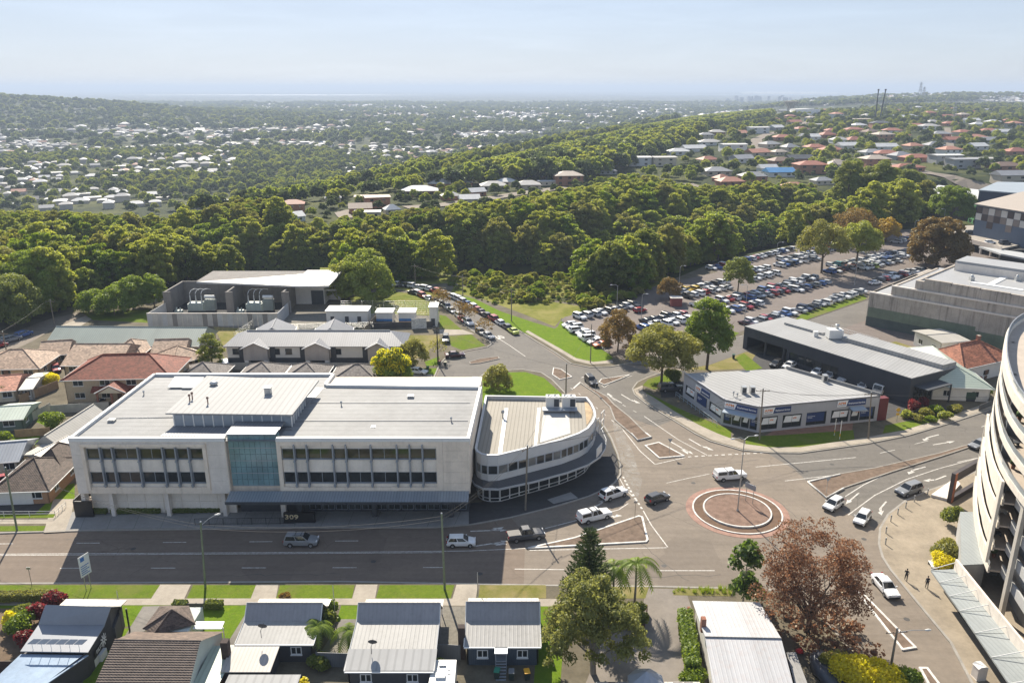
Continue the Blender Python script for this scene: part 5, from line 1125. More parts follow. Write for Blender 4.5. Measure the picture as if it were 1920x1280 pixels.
ZGREY=M('zinc_roof_grey',(.29,.285,.275),.5,.06,.3,seam=(0,.45,.1),spec=.2,stain=.35);ZLIGHT=M('zinc_roof_light',(.315,.31,.295),.5,.06,.3,seam=(0,.45,.1),spec=.2,stain=.3);ZDARK=M('zinc_roof_blue',(.29,.28,.285),.5,.07,.3,seam=(0,.45,.12),stain=.25)
NAVYW=M('navy_weatherboard',(.055,.075,.10),.6,.15,.6,seam=(0,.22,.5));CHARW=M('charcoal_weatherboard',(.06,.062,.068),.6,.12,.6)
T,X0,X1,Yw,E,Bk,Rd,f=cottage('cottage','cottage with pale metal roof and navy rear wall beside the three bins',876,1009,1246,2.75,1163,1128,NAVYW,ZGREY,ZDARK)
p=MB();p.box(X0-1.0,X0-.25,Bk[0]-2.6,Bk[0]-1.9,.1,4.2);part('chimney',p,M('dark_brick_chimney',(.05,.035,.03),.9,.2,2),T)
p=MB();f.box(p,f.L*.40,f.L*.56,1.5,1.6,0,1.2);f.box(p,f.L*.40,f.L*.41,.12,2.7,1.1,1.2);f.box(p,f.L*.55,f.L*.56,.12,2.7,1.1,1.2);f.box(p,f.L*.39,f.L*.57,2.6,2.75,-.02,1.4);part('porch',p,STEEL,T)
for k in range(6):p=MB();f.box(p,f.L*.41,f.L*.55,.12+k*.22,.2+k*.22,2.2-k*.22,2.4-k*.22);part('step',p,STEEL,T)
p=MB();f.box(p,f.L*.42,f.L*.54,.4,2.4,.0,.06);part('door',p,DKGREY,T)
T,X0,X1,Yw,E,Bk,Rd,f=cottage('cottage','large pale roofed cottage with satellite dish in the middle of the row',655,810,1292,2.7,1163,1130,CHARW,ZLIGHT,ZDARK,m1=.10)
p=MB();p.quad((X0-.4,Yw-.3,2.76),(X1+.4,Yw-.3,2.76),(X1+.4,Yw+2.6,3.12),(X0-.4,Yw+2.6,3.12));part('white_roof_panel',p,M('white_roof_sheet_deep',(.66,)*3),T)
dish1=(X0+2.2,Bk[0]-5.2,3.2)
T,X0,X1,Yw,E,Bk,Rd,f=cottage('cottage','pale roofed cottage with brown chimney and palm at its right',452,588,1240,2.7,1164,1130,CHARW,ZLIGHT,ZDARK)
dish2=(X0+2.6,Bk[0]-3.2,3.4)
p=MB();p.box(X0-1.1,X0-.35,Bk[0]-5.2,Bk[0]-4.4,.1,4.3);part('chimney',p,M('dark_brick_chimney',(.05,.035,.03)),T)
p=MB();p.prism([(X0-.6,Yw-4.2),(X0+4.6,Yw-4.2),(X0+4.6,Yw-.36),(X0-.6,Yw-.36)],[2.25,2.25,2.55,2.55],[2.33,2.33,2.63,2.63]);part('lean_to_roof',p,M('beige_roof_sheet',(.42,.39,.35),.6,.06,.3,seam=(0,.4,.3)),T)
p=MB();p.box(X0-.3,X0+4.3,Yw-4.0,Yw-.1,.1,2.2);part('lean_to_wall',p,CHARW,T)
T2=thing('shed','white roofed shed cut by the lower edge below the lean to','shed',(X0+2,Yw-7,.12));a=G(432,1268,2.2);b=G(560,1268,2.2);p=MB();p.box(a.x,b.x,a.y-5,a.y,.1,2.2);part('wall',p,CHARW,T2);p=MB();p.box(a.x-.2,b.x+.2,a.y-5,a.y+.2,2.2,2.32);part('roof',p,M('white_roof_sheet_deep',(.66,)*3),T2)
# dark blue-grey shop cottage at bottom left, drawn from its own outline
def clinic():
 T=thing('clinic_cottage','dark walled cottage with blue grey roof and white flower sign at bottom left','cottage',(-52,70,.12))
 z=[3.1,5.4,3.35,2.9];fr_=[G(85,1133,5.4),G(208,1137,5.4)];bk_=[G(72,1170,3.6),G(196,1171,3.6)]
 A,B=fr_;C,D=bk_;E,F=G(38,1220,3.2),G(165,1222,3.2);Gp,H_=G(-40,1300,2.6),G(60,1300,2.6)
 def slab(a,b,c,d,nm,mat,th=.1):
  m=MB();v=[a,b,c,d];v=[tuple(x)for x in v]+[(x[0],x[1],x[2]-th)for x in v];m.add(v,[(0,1,2,3),(7,6,5,4),(0,4,5,1),(1,5,6,2),(2,6,7,3),(3,7,4,0)]);return part(nm,m,mat,T)
 BR=M('clinic_roof',(.24,.255,.28),.5,.06,.3,metal=.15);slab(C,D,B,A,'roof',BR);slab(E,F,D+Vector((0,0,-.03)),C+Vector((0,0,-.03)),'rear_roof',BR)
 slab(Gp,H_,F+Vector((0,0,-.35)),E+Vector((0,0,-.35)),'lower_roof',M('lower_roof_blue',(.24,.32,.42),.35,.2,.25,seam=(R(-38),1.4,.1),metal=.1))
 # right wall
 W_=M('clinic_wall',(.05,.05,.053),.7,.12,.5);n=Vector((-.15,0,0));m=MB();o=Vector((-.25,0,0));g0=lambda p:Vector((p.x,p.y,.1))
 fb=Vector((G(228,1133,3).x,A.y+3.3,2.7));pts=[H_,F,D,B,fb];low=[g0(p)for p in pts];up=[p+Vector((-.3,0,-.12))for p in pts];low=[p+Vector((-.3,0,0))for p in low]
 for i in range(4):m.quad(low[i],low[i+1],up[i+1],up[i])
 part('side_wall',m,W_,T);m=MB();m.prism([A.xy,B.xy,(fb.x,fb.y),(A.x+.8,fb.y)],.1,2.7);m.prism([Gp.xy,(H_.x-.5,H_.y),(F.x-.5,F.y),(D.x-.5,D.y),(B.x-.5,B.y),A.xy,C.xy,E.xy],.1,2.5);part('wall',m,W_,T)
 slab(G(110,1135,4.0),G(226,1136,4.0),G(238,1124,3.2),G(124,1122,3.2),'front_verandah',PALEM)
 slab(B,A,Vector((A.x+.5,A.y+3.2,2.8)),Vector((fb.x,fb.y,2.8)),'front_roof',BR)
 for q in((222,1141),(236,1139)):c=G(*q,3.3);part('verandah_post',MB().box(c.x-.07,c.x+.07,c.y-.07,c.y+.07,.1,3.2),BLACK,T)
 # sign with a flower emblem on the side wall
 fs=Fr((F.x-.2,F.y),(fb.x-.2,fb.y));SG=M('flower_white',(.8,.8,.78),.5,.03,1);m=MB();u0=fs.L*.42
 for k in range(10):
  a=k*math.pi/5;c0,s0=math.cos(a),math.sin(a);m.add([fs.pt(u0+.12*c0-.07*s0,2.0+.12*s0+.07*c0,.12),fs.pt(u0+.12*c0+.07*s0,2.0+.12*s0-.07*c0,.12),fs.pt(u0+.75*c0+.09*s0,2.0+.75*s0-.09*c0,.12),fs.pt(u0+.75*c0-.09*s0,2.0+.75*s0+.09*c0,.12)],[(0,1,2,3)])
 p=MB();fs.box(p,u0-2.2,u0+3.2,1.45,2.1,.04,.09);sg=part('sign_board',p,BLACK,T);part('flower_emblem',m,SG,sg);[part('letter_stroke',(lambda q:(fs.box(q,u0+o_,u0+o_+w__,z0_,z1_,.09,.1),q)[1])(MB()),SG,sg)for o_,w__,z0_,z1_ in((-1.75,.12,1.55,1.98),(-1.5,.1,1.55,1.98),(-1.3,.3,1.55,1.63),(-1.3,.1,1.55,1.98),(-.95,.1,1.6,1.98),(-.95,.3,1.9,1.98),(1.0,.3,1.55,1.63),(1.0,.1,1.55,1.98),(1.25,.1,1.55,1.98),(1.0,.3,1.9,1.98))]
 for k in range(2):
  c=G(178+14*k,1240-12*k,.5);p=MB();p.box(c.x-.25,c.x+.25,c.y-.6,c.y+.6,.15,1.05);u=part('air_conditioner',p,WHITE,T);p=MB();p.lathe([(.02,0),(.28,0),(.3,.05)],10,(0,0,0));
  # tilted rack of solar collectors on the roof
 m=MB();a,b=G(50,1206,4.1),G(155,1207,4.1);c_,d_=G(62,1197,4.5),G(165,1198,4.5)
 for k in range(6):
  q=[a.lerp(b,k/6+.01),a.lerp(b,(k+1)/6-.01),c_.lerp(d_,(k+1)/6-.01),c_.lerp(d_,k/6+.01)];m=MB();m.add([tuple(x)for x in q]+[(x.x,x.y,x.z-.06)for x in q],[(0,1,2,3),(7,6,5,4),(0,4,5,1),(1,5,6,2),(2,6,7,3),(3,7,4,0)]);part('solar_collector',m,M('solar_frame_pale',(.42,.42,.42),.3,.1,1),T)
  lg=MB();e=a.lerp(b,k/6+.08);lg.tube([(e.x,e.y+.1,3.2),(e.x,e.y+.1,e.z)],.03,4);part('rack_leg',lg,WHITE,T)
clinic()
def tiled_house():
 """brown concrete-tiled house: main ridge across, stepped tile courses on the near slope"""
 T=thing('tiled_house','brown tiled house with hipped front and pale side wall','house',(-42,68,.12));zr=5.2;r0,r1=G(215,1199,zr),G(376,1201,zr);e0=G(150,1345,2.6);e1=G(340,1345,2.6)
 TM=M('brown_tile',(.105,.08,.066),.8,.3,1.5,bump=.3,bscale=10);n=30
 for k in range(n):
  t0,t1=k/n,(k+1)/n;a,b=r0.lerp(e0,t0),r1.lerp(e1,t0);c,d=r0.lerp(e0,t1),r1.lerp(e1,t1);up=Vector((0,0,.0));lo=Vector((0,0,.07))
  m=MB();cols=26
  for j in range(cols):
   s0,s1=j/cols,(j+1)/cols;sm=(s0+s1)/2;cr=Vector((0,0,.035))
   P1,P2,P3=a.lerp(b,s0),a.lerp(b,sm),a.lerp(b,s1);Q1,Q2,Q3=c.lerp(d,s0)+lo,c.lerp(d,sm)+lo+cr,c.lerp(d,s1)+lo
   m.add([P1,P2+cr,P3,Q3,Q2,Q1,Q3-lo*1.2,Q1-lo*1.2],[(5,4,1,0),(4,3,2,1),(7,6,3,4,5)])
  part('tile_course',m,TM,T)
 f0,f1=G(232,1174,2.9),G(395,1185,2.9);m=MB();fy=r0.y+4.6
 fe0,fe1=Vector((r0.x-.4,fy,2.7)),Vector((r1.x+.6,fy,2.7));BT=tile_mat('brown_tiles_front',(.16,.12,.095));m.add([r0,r1,fe1,fe0],[(0,1,2,3)]);part('front_slope',m,BT,T)
 # hipped front wing
 ap=G(322,1142,4.6);m=MB();v0,v1,v2,v3=G(268,1178,2.9),G(288,1189,2.9),G(367,1170,2.9),G(345,1150,2.7);mid=Vector((ap.x-.8,ap.y-3.2,4.6));mid=G(318,1150,4.7)
 m.add([v0,v1,ap,v2,v3+Vector((0,1.5,0)),Vector((v0.x,v3.y+1.5,2.7))],[(0,1,2),(1,3,2),(3,4,2),(4,5,2),(5,0,2)]);part('hip_roof',m,tile_mat('brown_tiles_hip',(.13,.1,.082)),T)
 m=MB();m.tube([v1,ap],.12,5);m.tube([v2,ap],.1,5);m.tube([v0,ap],.1,5);m.tube([r0,r1],.12,5);part('ridge_cap',m,TM,T)
 W_=M('pale_green_wall',(.50,.53,.48),.85,.08,.5);m=MB();pts=[e1,r1,fe1];lo_=[Vector((p.x,p.y,.1))for p in pts];s=Vector((-.35,0,-.15));m.quad(lo_[0]+s,lo_[1]+s,pts[1]+s,pts[0]+s);m.quad(lo_[1]+s,lo_[2]+s,pts[2]+s,pts[1]+s);part('side_wall',m,W_,T)
 m=MB();m.prism([(r0.x+.5,e0.y),(r1.x-.5,e0.y),(r1.x-.5,fy-.4),(r0.x+.5,fy-.4)],.1,2.5);m.prism([(v0.x+.5,v1.y),(v2.x-.5,v1.y),(v2.x-.5,v3.y+1.2),(v0.x+.5,v3.y+1.2)],.1,2.7);part('wall',m,W_,T)
 m=MB();a=[G(361,1178,2.6),G(415,1178,2.6),G(421,1164,2.6),G(368,1164,2.6)];m.prism([p.xy for p in a],2.52,2.6);part('porch_roof',m,WHITE,T)
 c=G(418,1176,2.5);part('porch_post',MB().box(c.x-.05,c.x+.05,c.y-.05,c.y+.05,.1,2.5),WHITE,T)
 q=[G(398,1210,2.3),G(446,1208,2.3),G(380,1345,2.0),G(330,1345,2.0)];m=MB();m.add([tuple(p)for p in q]+[(p.x,p.y,p.z-.1)for p in q],[(0,3,2,1),(4,5,6,7),(1,2,6,5),(0,1,5,4)]);part('side_roof',m,GREENP,T)
 m=MB();m.prism([(q[1].x-.4,q[1].y),(q[1].x-.3,q[1].y),(q[2].x-.3,q[2].y),(q[2].x-.4,q[2].y)],.1,1.95);m.prism([(q[0].x,q[0].y-.3),(q[1].x-.4,q[1].y-.3),(q[1].x-.4,q[1].y-.4),(q[0].x,q[0].y-.4)],.1,2.1);part('side_wall',m,ORANGEB,T)
tiled_house()
def white_cottage():
 T=thing('white_roof_cottage','cottage with rust flecked white metal roof under the red tree','cottage',(20,72,.12))
 a,b=G(1298,1126,3.3),G(1424,1129,3.3);c,d=G(1322,1194,4.1),G(1465,1197,4.1);e,f=G(1345,1330,3.0),G(1500,1330,3.0);m=MB()
 RW=M('white_roof_rusty',(.44,.44,.445),.5,.05,.2,seam=(R(-3),.45,.12),stain=.25,grime=(.35,.16,.08));
 def sl(q,nm,up=0):m=MB();m.add([(x.x,x.y,x.z+up)for x in q]+[(x.x,x.y,x.z-.1)for x in q],[(0,1,2,3),(7,6,5,4),(0,4,5,1),(1,5,6,2),(2,6,7,3),(3,7,4,0)]);return part(nm,m,RW,T)
 sl([c,d,b,a],'front_roof',.05);sl([e,f,d,c],'rear_roof')
 m=MB();m.tube([c+Vector((0,0,.08)),d+Vector((0,0,.08))],.07,5);part('ridge_cap',m,ZGREY,T)
 m=MB();m.prism([(a.x+.4,a.y-.3),(b.x-.4,b.y-.3),(d.x-.4,d.y),(f.x-.4,f.y),(e.x+.4,e.y),(c.x+.4,c.y)],.1,2.9);part('wall',m,WALLW,T)
 q=Vector((c.x+.3,c.y+2.2,0));m=MB();m.box(q.x-.25,q.x+.25,q.y-.3,q.y+.3,3.2,4.9);part('chimney',m,REDB,T)
 for k in range(2):part('brick_pier',MB().box(a.x-.9+k*.5,a.x-.6+k*.5,a.y-.8+k,a.y-.5+k,.1,2.2),REDB,T)
 q=[G(1475,1222,2.4),G(1492,1222,2.4),G(1525,1310,2.4),G(1498,1310,2.4)];m=MB();m.prism([x.xy for x in q],2.3,2.4);part('side_roof',m,ZGREY,T)
 m=MB();m.prism([(q[0].x,q[0].y-.3),(q[1].x-.3,q[1].y-.3),(q[2].x-.3,q[2].y),(q[3].x,q[3].y)],.1,2.3);part('side_room',m,CHARW,T)
white_cottage()
def solar_roof():
 T=thing('pavilion','grey octagonal roofed building with solar panels at the bottom edge','building',(10,67,.12));c=G(1212,1258,3.9);BR=M('pavilion_roof',(.34,.36,.39),.4,.06,.3,metal=.2);q=[(c.x+1.9*math.cos(a),c.y+1.9*math.sin(a),2.8)for a in[math.pi/8+k*math.pi/4 for k in range(8)]]
 for k in range(8):m=MB();m.add([q[k],q[(k+1)%8],tuple(c)],[(0,1,2)]);part('roof_facet',m,BR,T)
 m=MB();m.prism([(x,y)for x,y,z in q],.1,2.78);part('wall',m,GREYR,T)
 a,b=G(1116,1276,2.8),G(1312,1276,2.8);m=MB();m.prism([(a.x,a.y-5),(b.x,b.y-5),(b.x,b.y),(a.x,a.y)],[3.6,3.6,2.6,2.6],[3.7,3.7,2.72,2.72]);part('roof',m,PALEM,T);part('base_wall',MB().box(a.x+.3,b.x-.3,a.y-4.8,a.y-.4,.1,2.6),GREYR,T)
 for u in(.12,.22,.74,.84):
  x=a.x+(b.x-a.x)*u;m=MB();m.prism([(x,a.y-1.9),(x+.95,a.y-1.9),(x+.95,a.y-.25),(x,a.y-.25)],[3.18,3.18,2.82,2.82],[3.22,3.22,2.86,2.86]);part('solar_panel',m,glass('solar_cell',(.012,.016,.03),.1),T)
solar_roof()
def dish(c,label,group):
 T=thing('satellite_dish',label,'satellite dish',c,baked=True);c=Vector(c);m=MB();m.tube([c,c+Vector((0,0,.9)),c+Vector((.1,.25,1.1))],.035,5);part('mast',m,DKGREY,T)
 m=MB();prof=[(0,0),(.22,.02),(.42,.08),(.5,.12)];m.lathe(prof,14);rot=Matrix.Rotation(R(-62),4,'X');m.v=[tuple(rot@Vector(v)+c+Vector((.1,.3,1.15)))for v in m.v];part('reflector',m,DKGREY,T)
 m=MB();m.tube([c+Vector((.1,.3,1.0)),c+Vector((.1,.8,1.3))],.02,4);part('feed_arm',m,DKGREY,T)
dish(dish1,'dark satellite dish on the large pale roofed cottage','rooftop dishes');dish(dish2,'dark satellite dish on the cottage with brown chimney','rooftop dishes')
# ================================================================ houses beside the right-hand road
deep_house('house','pale green metal roofed house behind the dark warehouse',(1748,722),(1842,708),(1676,652),3.2,2.6,kind='hip',roof=GREENP,wall=WALLW,wins=4)
house_e('house','white house with orange terracotta roof and chimney near the apartments',(1808,690),(1905,668),4.0,10,3.0,'hip',roof=TERRA,wall=WALLW,wins=3,chimney=True)
house_e('annexe','flat white roofed annexe left of the terracotta roofed house',(1765,642),(1820,638),3.6,9,.3,'gable',roof=PALEM,wall=WALLW,wins=1,cat='annexe',door=False)
LEAFPOT=M('pot_plant_green',(.06,.10,.02),.8,.3,4)
# ================================================================ curved apartment tower
def apartments():
 T=thing('apartment_building','curved white apartment tower with stacked balconies at the right edge','apartment building',(70,95,.12))
 ctl=[(52.5,56),(54.5,68),(58,84),(62.7,95),(69,106),(75,114.5),(82,121),(92,127.5),(106,132)]
 def cr(t):
  n=len(ctl)-1;i=min(n-1,int(t));f=t-i;p=[Vector(ctl[max(0,min(n,k))])for k in(i-1,i,i+1,i+2)]
  return .5*((2*p[1])+(-p[0]+p[2])*f+(2*p[0]-5*p[1]+4*p[2]-p[3])*f*f+(-p[0]+3*p[1]-3*p[2]+p[3])*f**3)
 A=[cr(k*.25)for k in range(33)]
 def nrm(i):e=(A[min(i+1,32)]-A[max(i-1,0)]).normalized();return Vector((-e.y,e.x))
 Nn=[nrm(i)for i in range(33)]
 off=lambda d,a=0,b=33:[A[i]+Nn[i]*d for i in range(a,b)]
 def band(d0,d1,z0,z1,mat,name,a=0,b=33,parent=None):
  o,q=off(d1,a,b),off(d0,a,b);m=MB();n=len(o)
  for i in range(n-1):m.add([(*o[i],z0),(*o[i+1],z0),(*q[i+1],z0),(*q[i],z0),(*o[i],z1),(*o[i+1],z1),(*q[i+1],z1),(*q[i],z1)],[(0,1,2,3)[::1],(7,6,5,4),(0,4,5,1),(2,6,7,3)])
  m.add([(*o[0],z0),(*q[0],z0),(*q[0],z1),(*o[0],z1)],[(0,1,2,3)]);m.add([(*o[-1],z0),(*q[-1],z0),(*q[-1],z1),(*o[-1],z1)],[(3,2,1,0)])
  return part(name,m,mat,parent or T)
 AW=M('apartment_white',(.64,.59,.51),.75,.08,.4,stain=.35);AG=M('apartment_grey',(.20,.205,.21),.8,.08,.4);AG2=M('apartment_mid_grey',(.42,.42,.41),.8,.08,.4);TI=M('balcony_tile',(.42,.36,.30),.8,.1,.8)
 RG=glass('balcony_glass',(.30,.33,.34),.08,.2);fh=3.05;base=4.2;nf=7
 for k in range(nf):
  z=base+k*fh;lo=8 if z<15 else 0;band(-3.2,0,z-.22,z,TI,'floor_slab',lo);band(-.16,.06,z-.45,z+.42,AW,'balcony_band',lo);band(-.05,-.02,z+.42,z+1.05,RG,'balustrade_glass',lo);band(-.08,.01,z+1.05,z+1.11,IRON,'handrail',lo)
  if lo:band(-3.2,-1.4,z-.22,z,TI,'floor_slab',0,9);band(-1.5,-1.3,z-.3,z+1.0,AG2,'balcony_panel',0,9)
  i0=0
  for i in range(0,32,2):
   f=Fr(A[i+2]-Nn[i+2]*2.6,A[i]-Nn[i]*2.6)if False else Fr(A[i]-Nn[i]*2.6,A[i+2]-Nn[i+2]*2.6);f.n=-f.n
   m=MB();f.box(m,0,f.L,z,z+fh-.22,-.3,0);part('apartment_wall',m,AG if(i//2+k)%3 else AW,T)
   if(i//2)%2==0:m=MB();f.box(m,.3,f.L-.3,z+.1,z+2.4,0,.04);part('balcony_door',m,GLASS,T)
 for i in range(2,33,5):
  m=MB();p=A[i]-Nn[i]*.9;m.box(p.x-.25,p.x+.25,p.y-.25,p.y+.25,0,base+nf*fh);part('column',m,AW,T)
 for i in range(4,33,6):
  f=Fr(A[i]-Nn[i]*2.6,A[i]-Nn[i]*.3);m=MB();f.box(m,0,f.L,0,base+nf*fh-.3,-.1,.1);part('dividing_wall',m,AG,T)
 for k in range(nf):
  for i in range(9,32,2):
   rq=random.Random(k*50+i);z=base+k*fh;p=A[i]-Nn[i]*rq.uniform(.8,1.6);m=MB()
   if rq.random()<.45:m.lathe([(.2,z),(.28,z+.5),(0,z+.5)],8,(p.x,p.y,0));o_=part('plant_pot',m,M('pot_clay',(.25,.12,.07),.8,.1,2),T);m=MB();m.blob((p.x,p.y,z+.95),(.4,.4,.55),i,1,.3);part('foliage',m,LEAFPOT,o_)
   else:m.box(p.x-.5,p.x+.5,p.y-.4,p.y+.4,z+.38,z+.45);m.box(p.x-.45,p.x-.38,p.y-.35,p.y+.35,z,z+.9);m.box(p.x+.38,p.x+.45,p.y-.35,p.y+.35,z,z+.38);part('balcony_seat',m,[STEEL,DKGREY,WALLW][rq.randrange(3)],T)
 zt_=base+nf*fh;band(-9,.1,zt_-.3,zt_,TI,'roof_slab');band(-.25,.2,zt_-.7,zt_+.6,AW,'roof_band');band(-.1,-.05,zt_+.6,zt_+1.3,RG,'roof_glass');band(-.14,-.02,zt_+1.3,zt_+1.37,IRON,'handrail')
 core=MB();q=off(-2.95);core.prism([*q,(120,118),(110,56)],.1,zt_-.35);part('core',core,AG,T)
 # white screen standing out over the lower storeys at the street corner
 a,b=8,16
 for k in range(4):band(.35,.6,5.4+k*3.07,6.95+k*3.07,AW,'screen_band',a,b)
 for i in(a,b-1):
  p=A[i]+Nn[i]*.48;e=Vector((Nn[i].y,-Nn[i].x));m=MB();m.prism([p-e*.45-Nn[i]*.16,p+e*.45-Nn[i]*.16,p+e*.45+Nn[i]*.16,p-e*.45+Nn[i]*.16],5.38,16.2);part('screen_post',m,AW,T)
  # street awning and canopy wall
 AWN=M('street_awning',(.30,.325,.325),.5,.06,.3,seam=(R(5),.5,.3),metal=.1);o=[G(1745,1068,3.3),G(1800,1145,3.3),G(1893,1282,3.3),Vector((49,60,3.3))];q=[G(1788,1066,3.5),G(1850,1145,3.5),G(1960,1282,3.5),Vector((53.5,60,3.5))]
 for i in range(3):
  n_=3
  for k in range(n_):
   v=[o[i].lerp(o[i+1],k/n_+.004),o[i].lerp(o[i+1],(k+1)/n_-.004),q[i].lerp(q[i+1],(k+1)/n_-.004),q[i].lerp(q[i+1],k/n_+.004)];m=MB();m.add([tuple(x)for x in v]+[(x.x,x.y,x.z-.2)for x in v],[(3,2,1,0),(4,5,6,7),(0,1,5,4),(1,2,6,5),(2,3,7,6),(3,0,4,7)]);part('awning_panel',m,AWN,T)
   m=MB();m.tube([v[0]+Vector((0,0,.1)),v[3]+Vector((0,0,.9))],.05,5);part('tie_rod',m,WHITE,T)
  m=MB();a_,b_=q[i],q[i+1];m.prism([a_.xy,b_.xy,(b_.x+.25,b_.y),(a_.x+.25,a_.y)],.1,4.9);part('podium_wall',m,CONCP,T)
  m=MB();a_,b_=o[i].lerp(q[i],.75),o[i+1].lerp(q[i+1],.75);m.prism([a_.xy,b_.xy,(b_.x+.1,b_.y),(a_.x+.1,a_.y)],.15,2.6);part('shopfront',m,GLASS,T)
  # glass roofed lobby and dark entrance frame
 q=[G(1800,960,3.6),G(1838,958,3.8),G(1848,1055,3.8),G(1802,1060,3.6)];m=MB();m.prism([x.xy for x in q],3.5,3.7);part('lobby_roof',m,AWN,T);m=MB();m.prism([x.xy for x in q],.1,3.5);part('lobby_wall',m,GREYR,T)
 fr0=[G(1782,945),G(1848,905)];fe=Fr(fr0[0].xy,fr0[1].xy);m=MB();fe.box(m,0,fe.L,3.6,5.0,-.6,0);fe.box(m,0,.7,.1,3.6,-.6,0);fe.box(m,0,fe.L,.1,.9,-.6,0);part('entrance_frame',m,M('entrance_frame_dark',(.06,.05,.05),.6,.1,1),T)
 m=MB();fe.box(m,0,.72,.1,5.02,-.02,.03);part('frame_edge',m,M('frame_terracotta',(.35,.12,.06),.7,.1,1),T)
 m=MB();m.prism([x.xy for x in(G(1745,932),G(1790,900),G(1800,912),G(1775,940))],.12,.5);part('entrance_plinth',m,CONCL,T)
apartments()
# ================================================================ vegetation
def leaf_mat(name,a,b_,trans=(.30,.34,.03),tw=.5,hue=.35):
 """leaf faces: colour varies leaf by leaf and tree by tree, light shines through"""
 m=bpy.data.materials.new(name);m.use_nodes=True;t=m.node_tree;t.nodes.remove(t.nodes['Principled BSDF']);out=t.nodes['Material Output']
 at=N(t,'Attribute',attribute_name='tone');oi=N(t,'ObjectInfo');f=mth(t,'ADD',mth(t,'MULTIPLY',at.outputs['Fac'],1-hue),mth(t,'MULTIPLY',oi.outputs['Random'],hue))
 c=mixc(t,f,a,b_);d=N(t,'BsdfDiffuse');t.links.new(c,d.inputs[0]);tr=N(t,'BsdfTranslucent')
 t.links.new(mixc(t,.55,c,trans),tr.inputs[0]);mx=N(t,'MixShader');mx.inputs[0].default_value=tw;t.links.new(d.outputs[0],mx.inputs[1]);t.links.new(tr.outputs[0],mx.inputs[2])
 gl=N(t,'BsdfGlossy');gl.inputs['Roughness'].default_value=.5;gl.inputs[0].default_value=(.9,.95,.8,1);m2=N(t,'MixShader');m2.inputs[0].default_value=.035
 t.links.new(mx.outputs[0],m2.inputs[1]);t.links.new(gl.outputs[0],m2.inputs[2]);t.links.new(m2.outputs[0],out.inputs['Surface']);return m
LEAF=leaf_mat('eucalypt_leaves',(.11,.15,.024),(.32,.335,.045),(.66,.68,.08),.55)
LEAFM1=leaf_mat('mid_green_leaves',(.10,.15,.025),(.26,.30,.045),(.55,.62,.07),.55)
LEAFF=leaf_mat('far_leaves',(.04,.062,.024),(.11,.14,.045),(.2,.25,.07),.45)
LEAFD=leaf_mat('dark_leaves',(.07,.105,.022),(.21,.24,.04),(.45,.48,.06),.5)
LEAFG=leaf_mat('grey_green_leaves',(.13,.14,.035),(.34,.31,.06),(.5,.48,.07),.48)
LEAFB=leaf_mat('bright_leaves',(.08,.14,.014),(.22,.29,.026),(.42,.52,.03),.5)
LEAFY=leaf_mat('yellow_leaves',(.55,.48,.015),(.85,.74,.02),(.95,.85,.03),.6)
LEAFR=leaf_mat('autumn_red_leaves',(.11,.06,.04),(.32,.165,.09),(.42,.2,.10))
LEAFO=leaf_mat('autumn_ochre_leaves',(.12,.075,.02),(.27,.17,.04),(.36,.22,.04))
LEAFM=leaf_mat('maroon_leaves',(.10,.012,.018),(.28,.03,.045),(.4,.05,.05))
BARK=M('bark',(.13,.10,.075),.9,.25,1.5,bump=.5,bscale=9,spec=.1);BARKG=M('grey_bark',(.24,.215,.18),.9,.2,1.5,bump=.4,bscale=9,spec=.1)
def set_mesh(name,co,faces,mats,tone=None,nor=None,mi=None):
 me=bpy.data.meshes.new(name);me.from_pydata(co,[],faces)
 for m in mats:me.materials.append(m)
 if tone is not None:a=me.attributes.new('tone','FLOAT','FACE');a.data.foreach_set('value',tone)
 if mi is not None:me.polygons.foreach_set('material_index',mi)
 if nor is not None:
  me.polygons.foreach_set('use_smooth',[True]*len(faces));me.normals_split_custom_set_from_vertices(nor)
 me.update();return me
